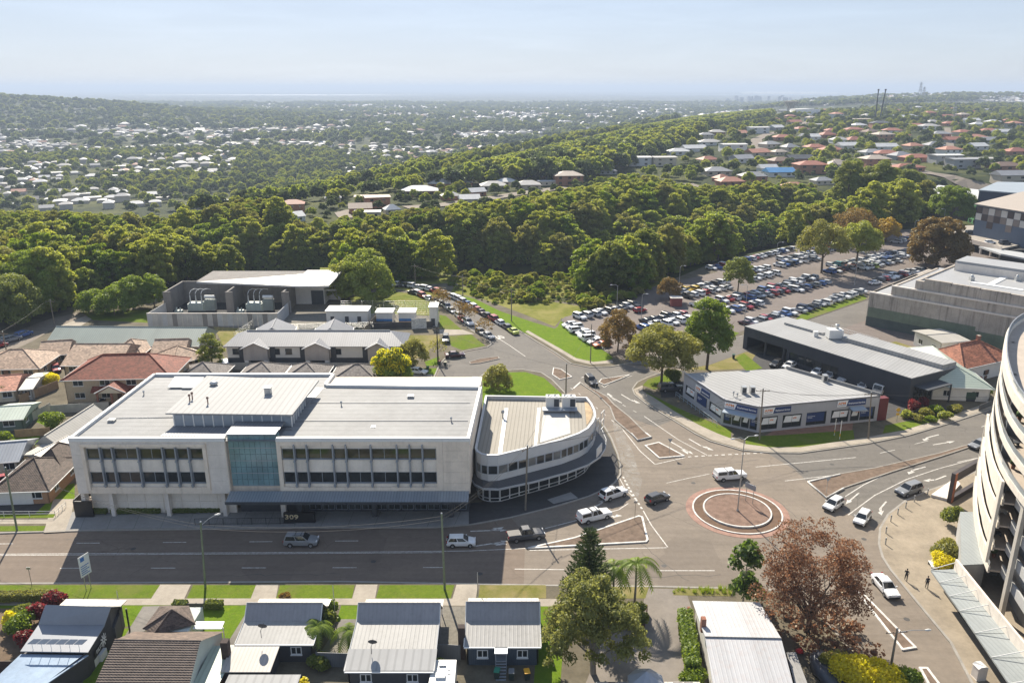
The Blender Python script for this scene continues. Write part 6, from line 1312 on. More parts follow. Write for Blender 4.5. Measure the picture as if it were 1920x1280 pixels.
def leafy(clumps,per,leaf,seed,mat,name='crown',core=.5,flat=.75,soft=.42,aspect=1.5,droop=0.0,corem=None):
 """clumps: list of (centre, radius). leaf quads over each clump; normals lean to the clump's own dome"""
 r=np.random.RandomState(seed);V=[];Nn=[];F=[];tone=[];o=0
 for(c,rad)in clumps:
  n=max(6,int(per*(rad**2)));d=r.normal(size=(n,3));d/=np.linalg.norm(d,axis=1)[:,None];d[:,2]=np.where(d[:,2]<-.35,-d[:,2],d[:,2])
  rr_=rad*(.72+.36*r.rand(n));p=np.array(c)+d*rr_[:,None]*np.array([1,1,flat])
  nn=d*soft+r.normal(size=(n,3))*(1-soft)*.9;nn[:,2]+=.12;nn/=np.linalg.norm(nn,axis=1)[:,None]
  a=np.cross(nn,r.normal(size=(n,3)));a/=np.linalg.norm(a,axis=1)[:,None];b=np.cross(nn,a)
  if droop:b=b*(1-droop)+np.array([0,0,-1])*droop
  s=leaf*(.6+.8*r.rand(n))[:,None];q=np.stack([p-a*s*.5-b*s*aspect*.5,p+a*s*.5-b*s*aspect*.3,p+a*s*.35+b*s*aspect*.5,p-a*s*.5+b*s*aspect*.35],1)
  V.append(q.reshape(-1,3));cn=d*.55+nn*.3+np.array([0,0,.6]);cn/=np.linalg.norm(cn,axis=1)[:,None];Nn.append(np.repeat(cn,4,0));tb_=r.rand()*.45
  tone+=list(np.clip(tb_+r.rand(n)*.55,0,1));F+=[(o+4*i,o+4*i+1,o+4*i+2,o+4*i+3)for i in range(n)];o+=4*n
 if core:
  for k,(c,rad)in enumerate(clumps):
   mb=MB();mb.blob(c,(rad*core,rad*core,rad*core*flat),seed+k,1,.15);V.append(np.array(mb.v));vn=np.array(mb.v)-np.array(c);vn/=np.linalg.norm(vn,axis=1)[:,None];Nn.append(vn)
   F+=[tuple(i+o for i in f)for f in mb.f];tone+=[.25]*len(mb.f);o+=len(mb.v)
 return set_mesh(name,np.concatenate(V).tolist(),F,[mat],tone)
def dome(seed,R_,H_,z0,n,cr,spread=1.0):
 """clump centres filling the outside of a domed crown"""
 r=random.Random(seed);out=[]
 for i in range(n):
  t=(i+.5)/n;ph=i*2.399+r.uniform(-.3,.3);el=math.asin(max(-.25,1-1.25*t));q=r.uniform(.78,1.05)
  rr_=R_*math.cos(el)*q*spread;out.append(((rr_*math.cos(ph),rr_*math.sin(ph),z0+H_*(max(-.15,math.sin(el))*q)),cr*r.uniform(.75,1.3)))
 out.append(((0,0,z0+H_*.35),R_*.5));return out
def trunk_mesh(h,r0,seed,limbs=4,spread=.5,mat=BARK,lean=0.0,first=.4):
 r=random.Random(seed);mb=MB();top=Vector((lean*h,r.uniform(-.05,.05)*h,h));mid=Vector((lean*h*.4+r.uniform(-.03,.03)*h,r.uniform(-.03,.03)*h,h*.5));mb.tube([(0,0,-.3),(0,0,h*.02),mid,top],[r0*1.25,r0,r0*.75,r0*.3],7)
 for k in range(limbs):
  a=k*2.4+r.uniform(-.4,.4);s=Vector((0,0,0)).lerp(top,first+(.9-first)*k/limbs);L=h*spread*r.uniform(.7,1.1);e=s+Vector((math.cos(a)*L,math.sin(a)*L,L*r.uniform(.6,1.1)));m_=s.lerp(e,.5)+Vector((0,0,L*.08));mb.tube([s,m_,e],[r0*.5,r0*.33,r0*.12],5)
  for j in range(2):
   b=a+(j-.5)*1.3;q=m_.lerp(e,.3+.3*j);e2=q+Vector((math.cos(b)*L*.5,math.sin(b)*L*.5,L*.45));mb.tube([q,e2],[r0*.22,r0*.07],4)
 return mb.mesh('trunk',mat)
 # ---- forest kinds (crown radius 1 unit = metre, scaled per tree)
FK=[]
for i in range(8):
 R_=5.2+(i%3)*.7;H_=5.0+(i%4)*1.0
 FK.append((leafy(dome(10+i,R_,H_+3.0+(i%3)*.9,4.6,40+i%4*4,1.15+.12*(i%4)),62,.40,100+i,[LEAF,LEAFM1,LEAF,LEAFG,LEAFM1,LEAFB,LEAFD,LEAF][i],'crown'),trunk_mesh(11,.32,i,4,.35,BARKG if i%2 else BARK)))
LOD=[leafy(dome(40+i,5.4,6.4,5.2,17,1.9),20,.78,300+i,[LEAFM1,LEAFF,LEAFF,LEAF][i%4],'crown_far')for i in range(4)]
LOD2=[leafy(dome(60+i,5.4,5.4,5.0,7,2.9),5,1.7,400+i,[LEAFF,LEAFF,LEAFD][i%3],'crown_distant',core=.85)for i in range(3)]
def proj(x,y,z):
 c,s=math.cos(TH),math.sin(TH);dz=z-CAMH;zc=y*c-dz*s;return 960+FPX*x/zc,640-FPX*(y*s+dz*c)/zc
def inpoly(x,y,p):
 c=False;j=len(p)-1
 for i in range(len(p)):
  if(p[i][1]>y)!=(p[j][1]>y)and x<(p[j][0]-p[i][0])*(y-p[i][1])/(p[j][1]-p[i][1])+p[i][0]:c=not c
  j=i
 return c
def ipl(x,pts):
 for(a,ya),(b,yb)in zip(pts[:-1],pts[1:]):
  if a<=x<=b:return ya+(yb-ya)*(x-a)/(b-a)
 return pts[0][1]if x<pts[0][0]else pts[-1][1]
def fnoise(x,y,s):
 return .5+.25*(math.sin(x/s+1.7*math.sin(y/s*.7))+math.sin(y/s*1.3+1.3*math.sin(x/s*.9+2)))
F1=[(-200,600),(40,603),(118,590),(150,570),(200,545),(300,540),(350,528),(560,518),(640,520),(690,545),(722,532),(800,528),(850,520),(900,508),(1000,512),(1090,545),(1130,556),(1188,552),(1230,528),(1330,494),(1480,460),(1560,452),(1690,427),(1745,405),(1725,372),(1640,352),(1560,356),(1480,352),(1400,356),(1320,352),(1250,360),(1150,378),(1080,388),(1000,398),(900,405),(800,410),(740,412),(640,418),(560,425),(500,415),(430,395),(-200,380)]
CAP1=[(-300,400),(130,402),(330,408),(400,392),(470,372),(540,385),(560,420),(700,410),(760,398),(900,385),(1000,375),(1060,362),(1110,352),(1180,330),(1260,345),(1300,352),(1700,345),(1900,345)]
F2=[(545,398),(640,376),(730,366),(860,352),(1000,345),(1100,342),(1170,318),(1230,300),(1290,268),(1330,246),(1450,222),(1440,210),(1350,214),(1200,240),(1100,268),(1000,290),(900,312),(800,335),(640,368)]
CAP2=[(500,400),(620,352),(700,334),(800,320),(900,296),(1000,276),(1100,255),(1200,233),(1300,216),(1460,200)]
def grow(box,poly,spacing,seed,cap=None,dens=None,smin=.5,smax=1.25,excl=None,lim=40000):
 r=random.Random(seed);x0,x1,y0,y1=box;out=[];y=y0
 while y<y1:
  x=x0
  while x<x1:
   px_,py_=x+r.uniform(-.45,.45)*spacing,y+r.uniform(-.45,.45)*spacing;x+=spacing
   z=zt(px_,py_);u,v=proj(px_,py_,z)
   if u<-60 or u>1980 or(poly and not inpoly(u,v,poly)):continue
   if dens and r.random()>dens(px_,py_,u,v):continue
   if excl and excl(px_,py_,u,v):continue
   s=r.uniform(smin,smax)*(1.15 if r.random()<.15 else 1)
   if cap:
    cy=ipl(u,cap);zmax=zat(cy,py_);s=min(s,(zmax-z)/14.5)
    if s<.32:continue
   out.append((px_,py_,z,s,r.uniform(0,6.28)))
  y+=spacing
 return out
forest=grow((-330,330,195,470),F1,5.1,11,CAP1,dens=lambda x,y,u,v:.93,smin=.45,smax=1.08,excl=lambda x,y,u,v:(850<u<1085 and v>512+.1*abs(u-960))or(u>1085 and u<1190 and v>548)or(u>1300 and v>430 and u<1480 and v>ipl(u,[(1300,500),(1480,455)])))
ridge=grow((-230,700,430,2300),F2,9.5,12,CAP2,smin=.75,smax=1.25,dens=lambda x,y,u,v:.95)
HOUSES=[]
def near_house(x,y,d):
 return any((x-a)**2+(y-b)**2<d*d for a,b in HOUSES)
def scatter(name,pts,protos,label,cat):
 me=bpy.data.meshes.new(name);me.from_pydata([(p[0],p[1],p[2])for p in pts],[],[]);n=len(pts)
 for nm,ty,k in(('scl','FLOAT',3),('rot','FLOAT',4)):a=me.attributes.new(nm,ty,'POINT');a.data.foreach_set('value',[p[k]for p in pts])
 a=me.attributes.new('idx','INT','POINT');rr_=random.Random(n);a.data.foreach_set('value',[rr_.randrange(len(protos))for _ in pts])
 o=bpy.data.objects.new(name,me);COL.objects.link(o);tag(o,label,cat,kind='stuff')
 cl=bpy.data.collections.new(name+'_kinds')
 for i,pm in enumerate(protos):cl.objects.link(bpy.data.objects.new('%s_kind_%d'%(name,i),pm))
 ng=bpy.data.node_groups.new(name+'_nodes','GeometryNodeTree');ng.interface.new_socket('Geometry',in_out='INPUT',socket_type='NodeSocketGeometry');ng.interface.new_socket('Geometry',in_out='OUTPUT',socket_type='NodeSocketGeometry')
 nn=ng.nodes;gi=nn.new('NodeGroupInput');go=nn.new('NodeGroupOutput');ip=nn.new('GeometryNodeInstanceOnPoints');ci=nn.new('GeometryNodeCollectionInfo');ci.inputs[0].default_value=cl;ci.inputs['Separate Children'].default_value=True;ci.inputs['Reset Children'].default_value=True
 def na(nm,ty):q=nn.new('GeometryNodeInputNamedAttribute');q.data_type=ty;q.inputs[0].default_value=nm;return[s for s in q.outputs if s.enabled][0]
 cx=nn.new('ShaderNodeCombineXYZ');ng.links.new(na('rot','FLOAT'),cx.inputs[2]);ng.links.new(gi.outputs[0],ip.inputs['Points']);ng.links.new(ci.outputs[0],ip.inputs['Instance']);ip.inputs['Pick Instance'].default_value=True
 ng.links.new(na('idx','INT'),ip.inputs['Instance Index']);er=nn.new('FunctionNodeEulerToRotation');ng.links.new(cx.outputs[0],er.inputs[0]);ng.links.new(er.outputs[0],ip.inputs['Rotation']);ng.links.new(na('scl','FLOAT'),ip.inputs['Scale']);ng.links.new(ip.outputs[0],go.inputs[0])
 md=o.modifiers.new('spread','NODES');md.node_group=ng;return o
def tree(name,label,loc,crown,trunk,s=1.0,rz=0.0,group=None,sz=None,cat='tree'):
 T=thing(name,label,cat,loc,rz,group,baked=False);T.scale=(s,s,sz or s);mobj('trunk',trunk,T);mobj('crown',crown,T);return T
forest.sort(key=lambda p:p[1]);
def region(u,v):
 if u<330:return 'broad green eucalypt in the forest at the left edge','left forest trees'
 if u<720:return 'rounded eucalypt crown in the forest behind the substation','trees behind the substation'
 if u<1120:return 'tall eucalypt in the gully forest between substation and car park','gully trees'
 return 'dense green tree in the forest along the far edge of the car park','trees behind the car park'
near_t=[(p,*proj(*p[:3]))for p in forest[:300]];bins={}
for i,(p,u,v)in enumerate(near_t):bins.setdefault(0 if u<330 else 1 if u<720 else 2 if u<1120 else 3,[]).append((p,u,i))
RN=['the forest at the left edge','the forest behind the substation','the gully forest left of the car park','the forest behind the car park']
for bi,lst in bins.items():
 lst.sort(key=lambda q:q[0][1]);per=14
 for ri in range(0,len(lst),per):
  for j,(p,u,i)in enumerate(sorted(lst[ri:ri+per],key=lambda q:q[1])):
   x,y,z,s,rz=p;k=FK[(i*5+int(x))%8];tree('eucalypt_tree','eucalypt in %s, %s row back, %s from left'%(RN[bi],ordn(ri//per),ordn(j)),(x,y,z-.1),k[0],k[1],s,rz,['left forest trees','trees behind the substation','gully trees','trees behind the car park'][bi])
scatter('forest',forest[300:],[k[0]for k in FK],'mass of forest crowns filling the gully behind the nearer trees','forest')
scatter('ridge_forest',ridge,LOD,'dark green forest on the long ridge right of the valley','forest')
und=[(x+2.5*math.cos(i*2.4),y-2.2+2*math.sin(i*1.7),zt(x,y),.22+.22*((i*37)%10)/10,i*1.3)for i,(x,y,z,s,rz)in enumerate(forest[:620])]
# ---- scrub in the gully clearing
scrub=grow((-60,80,225,300),[(840,536),(890,480),(1040,480),(1095,535),(1130,560),(1056,600),(1000,602),(936,582),(890,558)],1.9,21,smin=.04,smax=.17,dens=lambda x,y,u,v:.9)
scrub+=grow((-60,80,225,300),[(850,525),(890,478),(1040,478),(1095,540),(1130,560),(1060,590),(1010,590),(930,560)],5.5,23,smin=.18,smax=.42,dens=lambda x,y,u,v:.55)
scrub+=grow((20,90,200,270),[(1085,560),(1190,552),(1215,540),(1195,560),(1100,588),(1050,600),(1040,590)],3.0,22,smin=.16,smax=.34)
SHRUB=[leafy(dome(80+i,5,4.5,3.4,22,1.5),40,.6,500+i,[LEAFB,LEAF,LEAFG][i],'shrub')for i in range(3)]
scatter('understorey',[p for p in und if inpoly(*proj(p[0],p[1],p[2]),F1)],SHRUB,'bushes and saplings filling the foot of the forest','undergrowth')
scatter('scrub',scrub,SHRUB,'low tangled scrub on the slope beside the hill street','scrub')
# ---- individual trees and shrubs named by the photograph
def gtree(name,label,px,py,h,R_,mat,seed,leaf=.35,per=40,nclump=26,cr=None,tr=None,base=.35,z=.12,group=None,core=.55,flat=.8,limbs=5,bark=None,droop=0.0,lean=0.0,soft=.6,spread=.35):
 c=G(px,py,z);H_=h*(1-base)*.8;cm=leafy(dome(seed,R_*.8,H_,h*base+H_*.2,int(nclump*1.6),(cr or R_*.33)*.8),per*2.3,leaf*.62,seed,mat,'crown',core=core*.8,flat=flat,droop=droop,soft=soft)
 tm=trunk_mesh(h*.8,tr or h*.022,seed,limbs,spread,bark or BARK,lean);return tree(name,label,c,cm,tm,1,0,group)
gtree('gum_tree','large olive gold street tree left of the employment shop',1240,718,12.0,8.3,LEAFG,201,.34,60,34,2.1,.3,.42,core=.5,spread=.5)
gtree('gum_tree','tall bright green tree behind the shop, right of the olive street tree',1325,692,16.0,5.4,LEAFB,202,.34,70,40,1.6,.34,.32,core=.5)
gtree('autumn_tree','brown autumn tree at the near corner of the car park',1158,660,10.0,5.0,LEAFO,203,.3,60,30,1.4,.2,.2,core=.3)
gtree('autumn_tree','small ochre tree on the car park island by the ticket box',1255,563,7.0,3.6,LEAFO,204,.3,60,18,1.2,.16,.3,core=.4)
gtree('car_park_tree','round grey green tree among the middle car park rows',1383,548,10.5,5.2,LEAFD,205,.35,50,26,1.5,.22,.35,core=.5)
gtree('car_park_tree','wide branching tree right of the tall car park lamp',1540,512,17,9.5,LEAFG,206,.45,30,34,2.1,.4,.45,core=.25,spread=.6)
gtree('car_park_tree','spreading green tree at the far right of the car park rows',1605,500,15,9.0,LEAF,207,.45,34,34,2.4,.4,.45,core=.5,spread=.5)
gtree('autumn_tree','big golden brown tree beside the parking deck',1755,500,17,11.5,LEAFO,208,.5,34,40,2.8,.45,.15,core=.6)
gtree('autumn_tree','bare pinkish brown tree behind the far car park rows',1600,462,15,10,LEAFO,209,.45,14,34,2.4,.35,.35,core=0)
gtree('forest_tree','big rounded tree right of the substation roof',690,566,15,9,LEAFM1,261,.4,40,30,2.4,.4,.15,core=.6)
gtree('forest_tree','bushy tree at the bend of the hill street',655,562,12,7,LEAF,262,.4,40,26,2.2,.35,.15,core=.6)
gtree('yellow_tree','golden yellow tree at the far corner of the car park',1660,452,9,6,leaf_mat('gold_leaves',(.32,.2,.02),(.5,.34,.03),(.6,.4,.03)),210,.45,30,22,1.9,.25,.25,core=.6)
gtree('leafy_tree','pale yellow green tree before the green fronted building',1780,420,17,11,LEAFB,211,.5,30,36,2.6,.4,.25,core=.6)
gtree('dark_tree','massive dark fig tree beyond the car park',1640,405,25,13,LEAFD,212,.6,26,44,3.2,.6,.25,core=.75)
gtree('dark_tree','dark rounded tree left of the flat roofed brick building',1700,385,19,9,LEAFD,213,.6,26,34,2.8,.5,.25,core=.75)
gtree('dark_tree','tall dark gum left of the massive fig',1585,405,27,8,LEAFD,214,.55,26,34,2.4,.5,.35,core=.6)
Ty=gtree('yellow_tree','bright yellow flowering tree in front of the grey villas',738,726,8.2,4.4,LEAFB,215,.34,70,26,1.5,.2,.22,core=.5)
mobj('blossom',leafy([(c,r_*1.12)for c,r_ in dome(215,3.5,5.1,2.8,41,1.2)if c[2]>4.3],130,.2,216,LEAFY,'blossom',core=0),Ty)
gtree('street_tree','rounded olive tree at the right end of the townhouses',775,690,6.5,3.6,LEAFG,216,.3,60,20,1.2,.16,.3,core=.5)
for i,(px,py)in enumerate(((822,672),(862,596),(872,600),(832,576),(908,630),(880,604),(822,572))):
 gtree('street_tree',['thin brown street tree beside the maroon car','thin brown street tree, third of the left kerb of the hill street','thin brown street tree, fourth of the left kerb of the hill street','thin brown street tree, second of the left kerb of the hill street','thin brown street tree at the near end of the hill street','thin brown street tree, fifth of the left kerb of the hill street','thin brown street tree, furthest up the hill street'][i],px,py,5.0,2.4,LEAFO if i else LEAFG,220+i,.26,26,14,.8,.1,.35,core=0,group='street trees')
gtree('shrub_tree','dark green rounded shrub beside the curved building\'s rear lawn',934,730,5.0,3.4,LEAFG,230,.3,60,18,1.2,.15,.15,core=.6)
gtree('bushy_tree','dark conical tree between the beige units and townhouses',398,690,7.5,3.0,LEAFD,231,.3,60,20,1.1,.2,.1,core=.7)
for i,(px,py,h,R_,m,lb)in enumerate(((28,612,13,8,LEAFD,'dark tree above the parked blue cars at far left'),(75,585,17,9.5,LEAFB,'tall bright green tree at the left edge of the forest'),(12,560,15,8,LEAFG,'grey green tree at the left photo edge'),(215,590,8,5.5,LEAFB,'bright green bush left of the substation wall'),(250,580,9,5.5,LEAFB,'light green tree behind the substation side wall'),(290,576,9,4.5,LEAFB,'light green tree touching the substation corner'),(180,585,6,5,LEAFB,'low green thicket beside the orange roofed house'),(100,575,14,7,LEAF,'green tree behind the tall left tree'))):
 gtree('bush_tree',lb,px,py,h,R_,m,240+i,.38,40,28,R_*.34,h*.022,.2,core=.6)
 # clipped and garden shrubs
def shrub(label,px,py,r,h,mat,seed,z=.12,leaf=.16,group=None,per=220,name='shrub'):
 c=G(px,py,z);cl=[((0,0,h*.5),r*.8)]+[((r*.5*math.cos(k*2.1+seed),r*.5*math.sin(k*2.1+seed),h*(.35+.15*(k%3))),r*.55)for k in range(6)]
 m=leafy(cl,per,leaf,seed,mat,'shrub',core=.8,flat=min(1.2,h/(2*r)*1.3));o=mobj(name,m,None,c,0);return tag(o,label,'shrub',group)
def hedge(label,a,b,wd,h,mat,seed,z=.12,leaf=.14):
 A,B=G(*a,z),G(*b,z);n=max(2,int((B-A).length/(wd*.5)));cl=[];o=(A+B)/2
 n2=max(3,int((B-A).length/(wd*.22)));rh=random.Random(seed);nn=(B-A).normalized()
 for i in range(n2+1):
  for s in(-.3,0,.3):
   for zz in(.35,.62,.84):q=A.lerp(B,i/n2)-o;jt=rh.uniform(-.06,.06)*wd;cl.append(((q.x-nn.y*(s*wd+jt),q.y+nn.x*(s*wd+jt),h*zz+rh.uniform(-.04,.04)),wd*.24))
 m=leafy(cl,190,leaf*.8,seed,mat,'hedge',core=.95,flat=.95);ob=mobj('hedge',m,None,o);return tag(ob,label,'hedge')
hedge('bright green clipped hedge left of the white roofed cottage',(1283,1170),(1298,1270),1.7,2.2,LEAFB,301)
hedge('dark clipped box hedge, left of the two on the front lawn',(328,1140),(350,1140),1.0,1.0,LEAFD,302);hedge('dark clipped box hedge, right of the two on the front lawn',(388,1140),(416,1140),1.0,1.0,LEAFD,303)
hedge('grey leaved hedge along the footpath at bottom left',(-20,1128),(95,1126),1.2,1.3,LEAFG,304)
for i,(a,b)in enumerate((((152,963),(200,962)),((212,962),(300,961)),((316,961),(412,959)))):hedge(['dark planting at the office wall, left bed','dark planting at the office wall, middle bed','dark planting at the office wall, right bed'][i],a,b,.9,.7,LEAFD,305+i)
for i,(px,py,r,h,m,lb)in enumerate(((42,1185,1.7,2.4,LEAFB,'clipped round green shrub in the bottom left garden'),(20,1170,.9,1.6,LEAFY,'small yellow shrub in the bottom left garden'),(50,1210,1.1,1.8,LEAFM,'maroon shrub beside the clinic roof, near one'),(75,1165,1.3,2.6,LEAFM,'maroon shrub beside the clinic roof, middle one'),(106,1142,1.4,2.6,LEAFM,'maroon shrub beside the clinic roof, far one'),(1780,985,1.5,3.2,LEAFD,'dark clipped tree on the plaza'),(1771,1048,1.9,2.6,LEAFG,'olive shrub on the plaza behind the yellow one'),(1766,1062,1.6,1.8,LEAFY,'yellow shrub on the plaza near the awning'),(1600,1285,2.6,3.2,LEAFY,'bright yellow bush at the bottom edge, left part'),(1655,1292,2.4,3.0,LEAFY,'bright yellow bush at the bottom edge, right part'),(1570,1262,2.0,2.4,LEAFG,'pinkish green bush above the yellow bushes'),(1690,1290,1.8,2.4,LEAFB,'green bush right of the yellow bushes'),(1300,1285,1.5,1.8,LEAFB,'round green bush below the clipped hedge'),(1712,770,1.3,2.2,LEAFM,'maroon shrub beside the warehouse garden ramp'),(1732,762,1.0,2.0,LEAFM,'smaller maroon shrub in the warehouse garden'),(1735,780,1.5,1.6,LEAFG,'olive shrub in the warehouse garden'),(1755,775,1.5,1.7,LEAFB,'bright shrub in the middle of the warehouse garden'),(1770,785,1.4,1.5,LEAF,'low green shrub near the warehouse garden kerb'),(1790,772,1.4,1.4,LEAFG,'rounded shrub at the right of the warehouse garden'),(1700,783,1.3,1.4,LEAF,'green shrub at the left of the warehouse garden'),(1720,788,1.2,1.2,LEAFG,'low shrub by the sloping verge'),(1745,790,1.1,1.1,LEAFB,'small bright shrub by the verge'),(1815,745,1.4,1.6,LEAFB,'bright green shrub beside the green hipped house'),(1845,742,1.4,1.6,LEAFB,'bright green shrub right of the garden sign'),(1825,720,1.6,1.8,LEAFM,'maroon bush in front of the green hipped house'),(1800,735,1.5,1.5,LEAFD,'dark shrub beside the warehouse porch'),(1770,635,2.2,2.6,LEAFD,'dark bush at the foot of the concrete wall'),(100,800,2.2,2.8,LEAFB,'green garden tree behind the pale fence at left'),(8,825,1.5,1.6,LEAFB,'bright bush at the left edge'),(12,745,2.4,3.0,LEAFD,'dark tree below the salmon roof'),(92,724,2.4,2.8,LEAFY,'yellow green shrub beside the salmon roofed cottage'),(340,692,1.6,1.8,LEAFB,'bright shrub left of the grey villas'),(375,700,1.8,2.0,LEAFG,'grey shrub near the white van'),(1262,715,2.0,2.6,LEAFD,'dark shrub under the olive street tree'),(825,1260,.9,1.8,LEAFB,'climbing green shrub beside the caravan'),(1200,1190,.6,.6,LEAFB,'small plant in the timber planter'),(100,675,1.8,2.0,LEAFY,'yellow green bush beside the bungalow'),(40,1150,1.2,1.0,LEAFD,'dark low shrub behind the yellow garden shrub'),(570,1285,.6,.8,LEAFY,'small yellow flower bush at the bottom edge'),(610,1180,1.4,2.6,LEAFD,'dark shrub beside the palm'),(600,1250,1.3,1.5,LEAFD,'dark bush by the grey fence'),(620,1150,1.0,2.2,LEAFB,'green climber at the cottage corner'),(535,1122,.8,.8,LEAFO,'brown bush on the verge'))):
 shrub(lb,px,py,r,h,m,330+i)
def palm(label,px,py,h,fr_n,seed,L=2.6,z=.12,mat=None):
 r=random.Random(seed);T=thing('palm_tree',label,'palm',G(px,py,z),0,None,baked=False);mb=MB();mb.tube([(0,0,-.2),(.05,0,h*.5),(0,0,h)],[.17,.13,.1],7);part('trunk',mb,BARKG,T)
 for k in range(fr_n):
  a=k*2.4+r.uniform(-.2,.2);up=r.uniform(.2,1.1);V=[];F=[];tone=[];pts=[]
  for i in range(9):t=i/8;rr_=L*t;zz=h+up*L*.9*t-L*(1.0+.25*up)*t*t;pts.append(Vector((math.cos(a)*rr_,math.sin(a)*rr_,zz)))
  sd_=Vector((-math.sin(a),math.cos(a),0));o=0
  for i in range(8):
   for s in(-1,1):
    for j in range(2):
     p=pts[i].lerp(pts[i+1],j/2);e=p+sd_*s*(.75*math.sin(math.pi*(.12+.8*(i+j/2)/8)))+(pts[i+1]-pts[i])*.7+Vector((0,0,-.3));w_=(pts[i+1]-pts[i])*.5
     V+=[tuple(p),tuple(p+w_),tuple(e)];F.append((o,o+1,o+2));tone.append(r.random());o+=3
  me=set_mesh('frond',V,F,[mat or LEAFB],tone);mobj('frond',me,T)
palm('tall palm with drooping fronds beside the dark pine',1189,1138,6.2,13,1,3.0);palm('shorter palm half hidden behind the dark pine',1148,1135,5.6,11,2,2.6)
palm('bushy palm right of the cottage with brown chimney',598,1215,3.0,12,3,2.2);palm('small palm in the asphalt strip between two cottages',655,1220,2.8,11,4,2.0)
def pine(label,px,py,h,R_,seed):
 c=G(px,py,.12);r=random.Random(seed);T=thing('norfolk_pine',label,'pine tree',c,0,None,baked=False);mb=MB();mb.tube([(0,0,-.2),(0,0,h*.95)],.2,7,.04);part('trunk',mb,BARK,T)
 n=17;V=[];F=[];tone=[];Nn=[];o=0;rs=np.random.RandomState(seed)
 for i in range(n):
  z=h*(.12+.86*i/n);rad=R_*(1-.93*(i/n))**.85;nb=9 if i<12 else 6
  for k in range(nb):
   a=k*6.283/nb+i*.5+r.uniform(-.12,.12);d=Vector((math.cos(a),math.sin(a),0));sd_=Vector((-d.y,d.x,0))
   m=int(46*max(.35,rad/R_))+14
   for j in range(m):
    t=(j+r.random())/m;p=d*rad*t+Vector((0,0,z-.25*rad*t+.55*rad*t*t));wv=.5*(1-.45*t);q=p+sd_*r.uniform(-wv,wv)+Vector((0,0,r.uniform(-.06,.12)));u=(d*.6+sd_*r.uniform(-.8,.8)+Vector((0,0,.45))).normalized()*.4;w_=Vector((r.uniform(-1,1),r.uniform(-1,1),r.uniform(-.3,.3))).normalized()*.13
    V+=[tuple(q-w_),tuple(q+w_),tuple(q+u)];F.append((o,o+1,o+2));o+=3;tone.append(min(1,.2+.6*t*r.random()+.1*r.random()))
 mobj('crown',set_mesh('crown',V,F,[leaf_mat('pine_needles',(.022,.042,.012),(.075,.105,.025),(.12,.16,.03),.25)],tone),T)
pine('dark conical pine standing at the kerb of the main road',1102,1142,11.4,3.6,5)
# big grey-green tree at the bottom centre
def big_tree():
 c=G(1102,1262,.12);r=random.Random(8);cl=[]
 for(dx,dz,rr_)in((-.2,11.2,1.5),(1.6,10.3,1.5),(-1.6,9.8,1.6),(3.0,8.9,1.6),(.4,9.3,2.0),(-3.0,8.0,1.6),(2.3,7.6,1.9),(-1.4,7.6,2.0),(4.2,7.0,1.5),(-4.0,6.2,1.6),(.6,6.6,2.0),(5.4,5.2,1.5),(-4.6,4.6,1.5),(3.8,5.0,1.6),(-2.6,5.3,1.7),(6.2,4.2,1.1),(-4.4,3.2,1.2),(1.8,4.6,1.4),(-2.8,3.4,1.2),(-.8,4.2,1.3)):
  for k in range(6):cl.append(((dx*.86+r.uniform(-.8,.8),r.uniform(-2.8,2.8),dz*.98+r.uniform(-.8,.8)),rr_*r.uniform(.42,.72)))
 cm=leafy(cl,240,.145,77,leaf_mat('paperbark_leaves',(.13,.145,.042),(.30,.295,.08),(.46,.46,.10),.48),'crown',core=.45,flat=.95,aspect=2.2,droop=.35,soft=.4);mb=MB();mb.tube([(.6,0,-.2),(.5,0,1.5),(.2,.1,4.5),(.1,0,9.5)],[.34,.3,.22,.06],8)
 for k in range(11):
  a=k*2.4;z=1.6+.6*k;L=4.2-.25*k;mb.tube([(.4,0,z),(math.cos(a)*L*.5,math.sin(a)*L*.35,z+1.3),(math.cos(a)*L,math.sin(a)*L*.6,z+2.6)],[.16,.1,.03],5)
 tree('paperbark_tree','big grey green weeping tree rising from the bottom centre',c,cm,mb.mesh('trunk',BARKG))
big_tree()
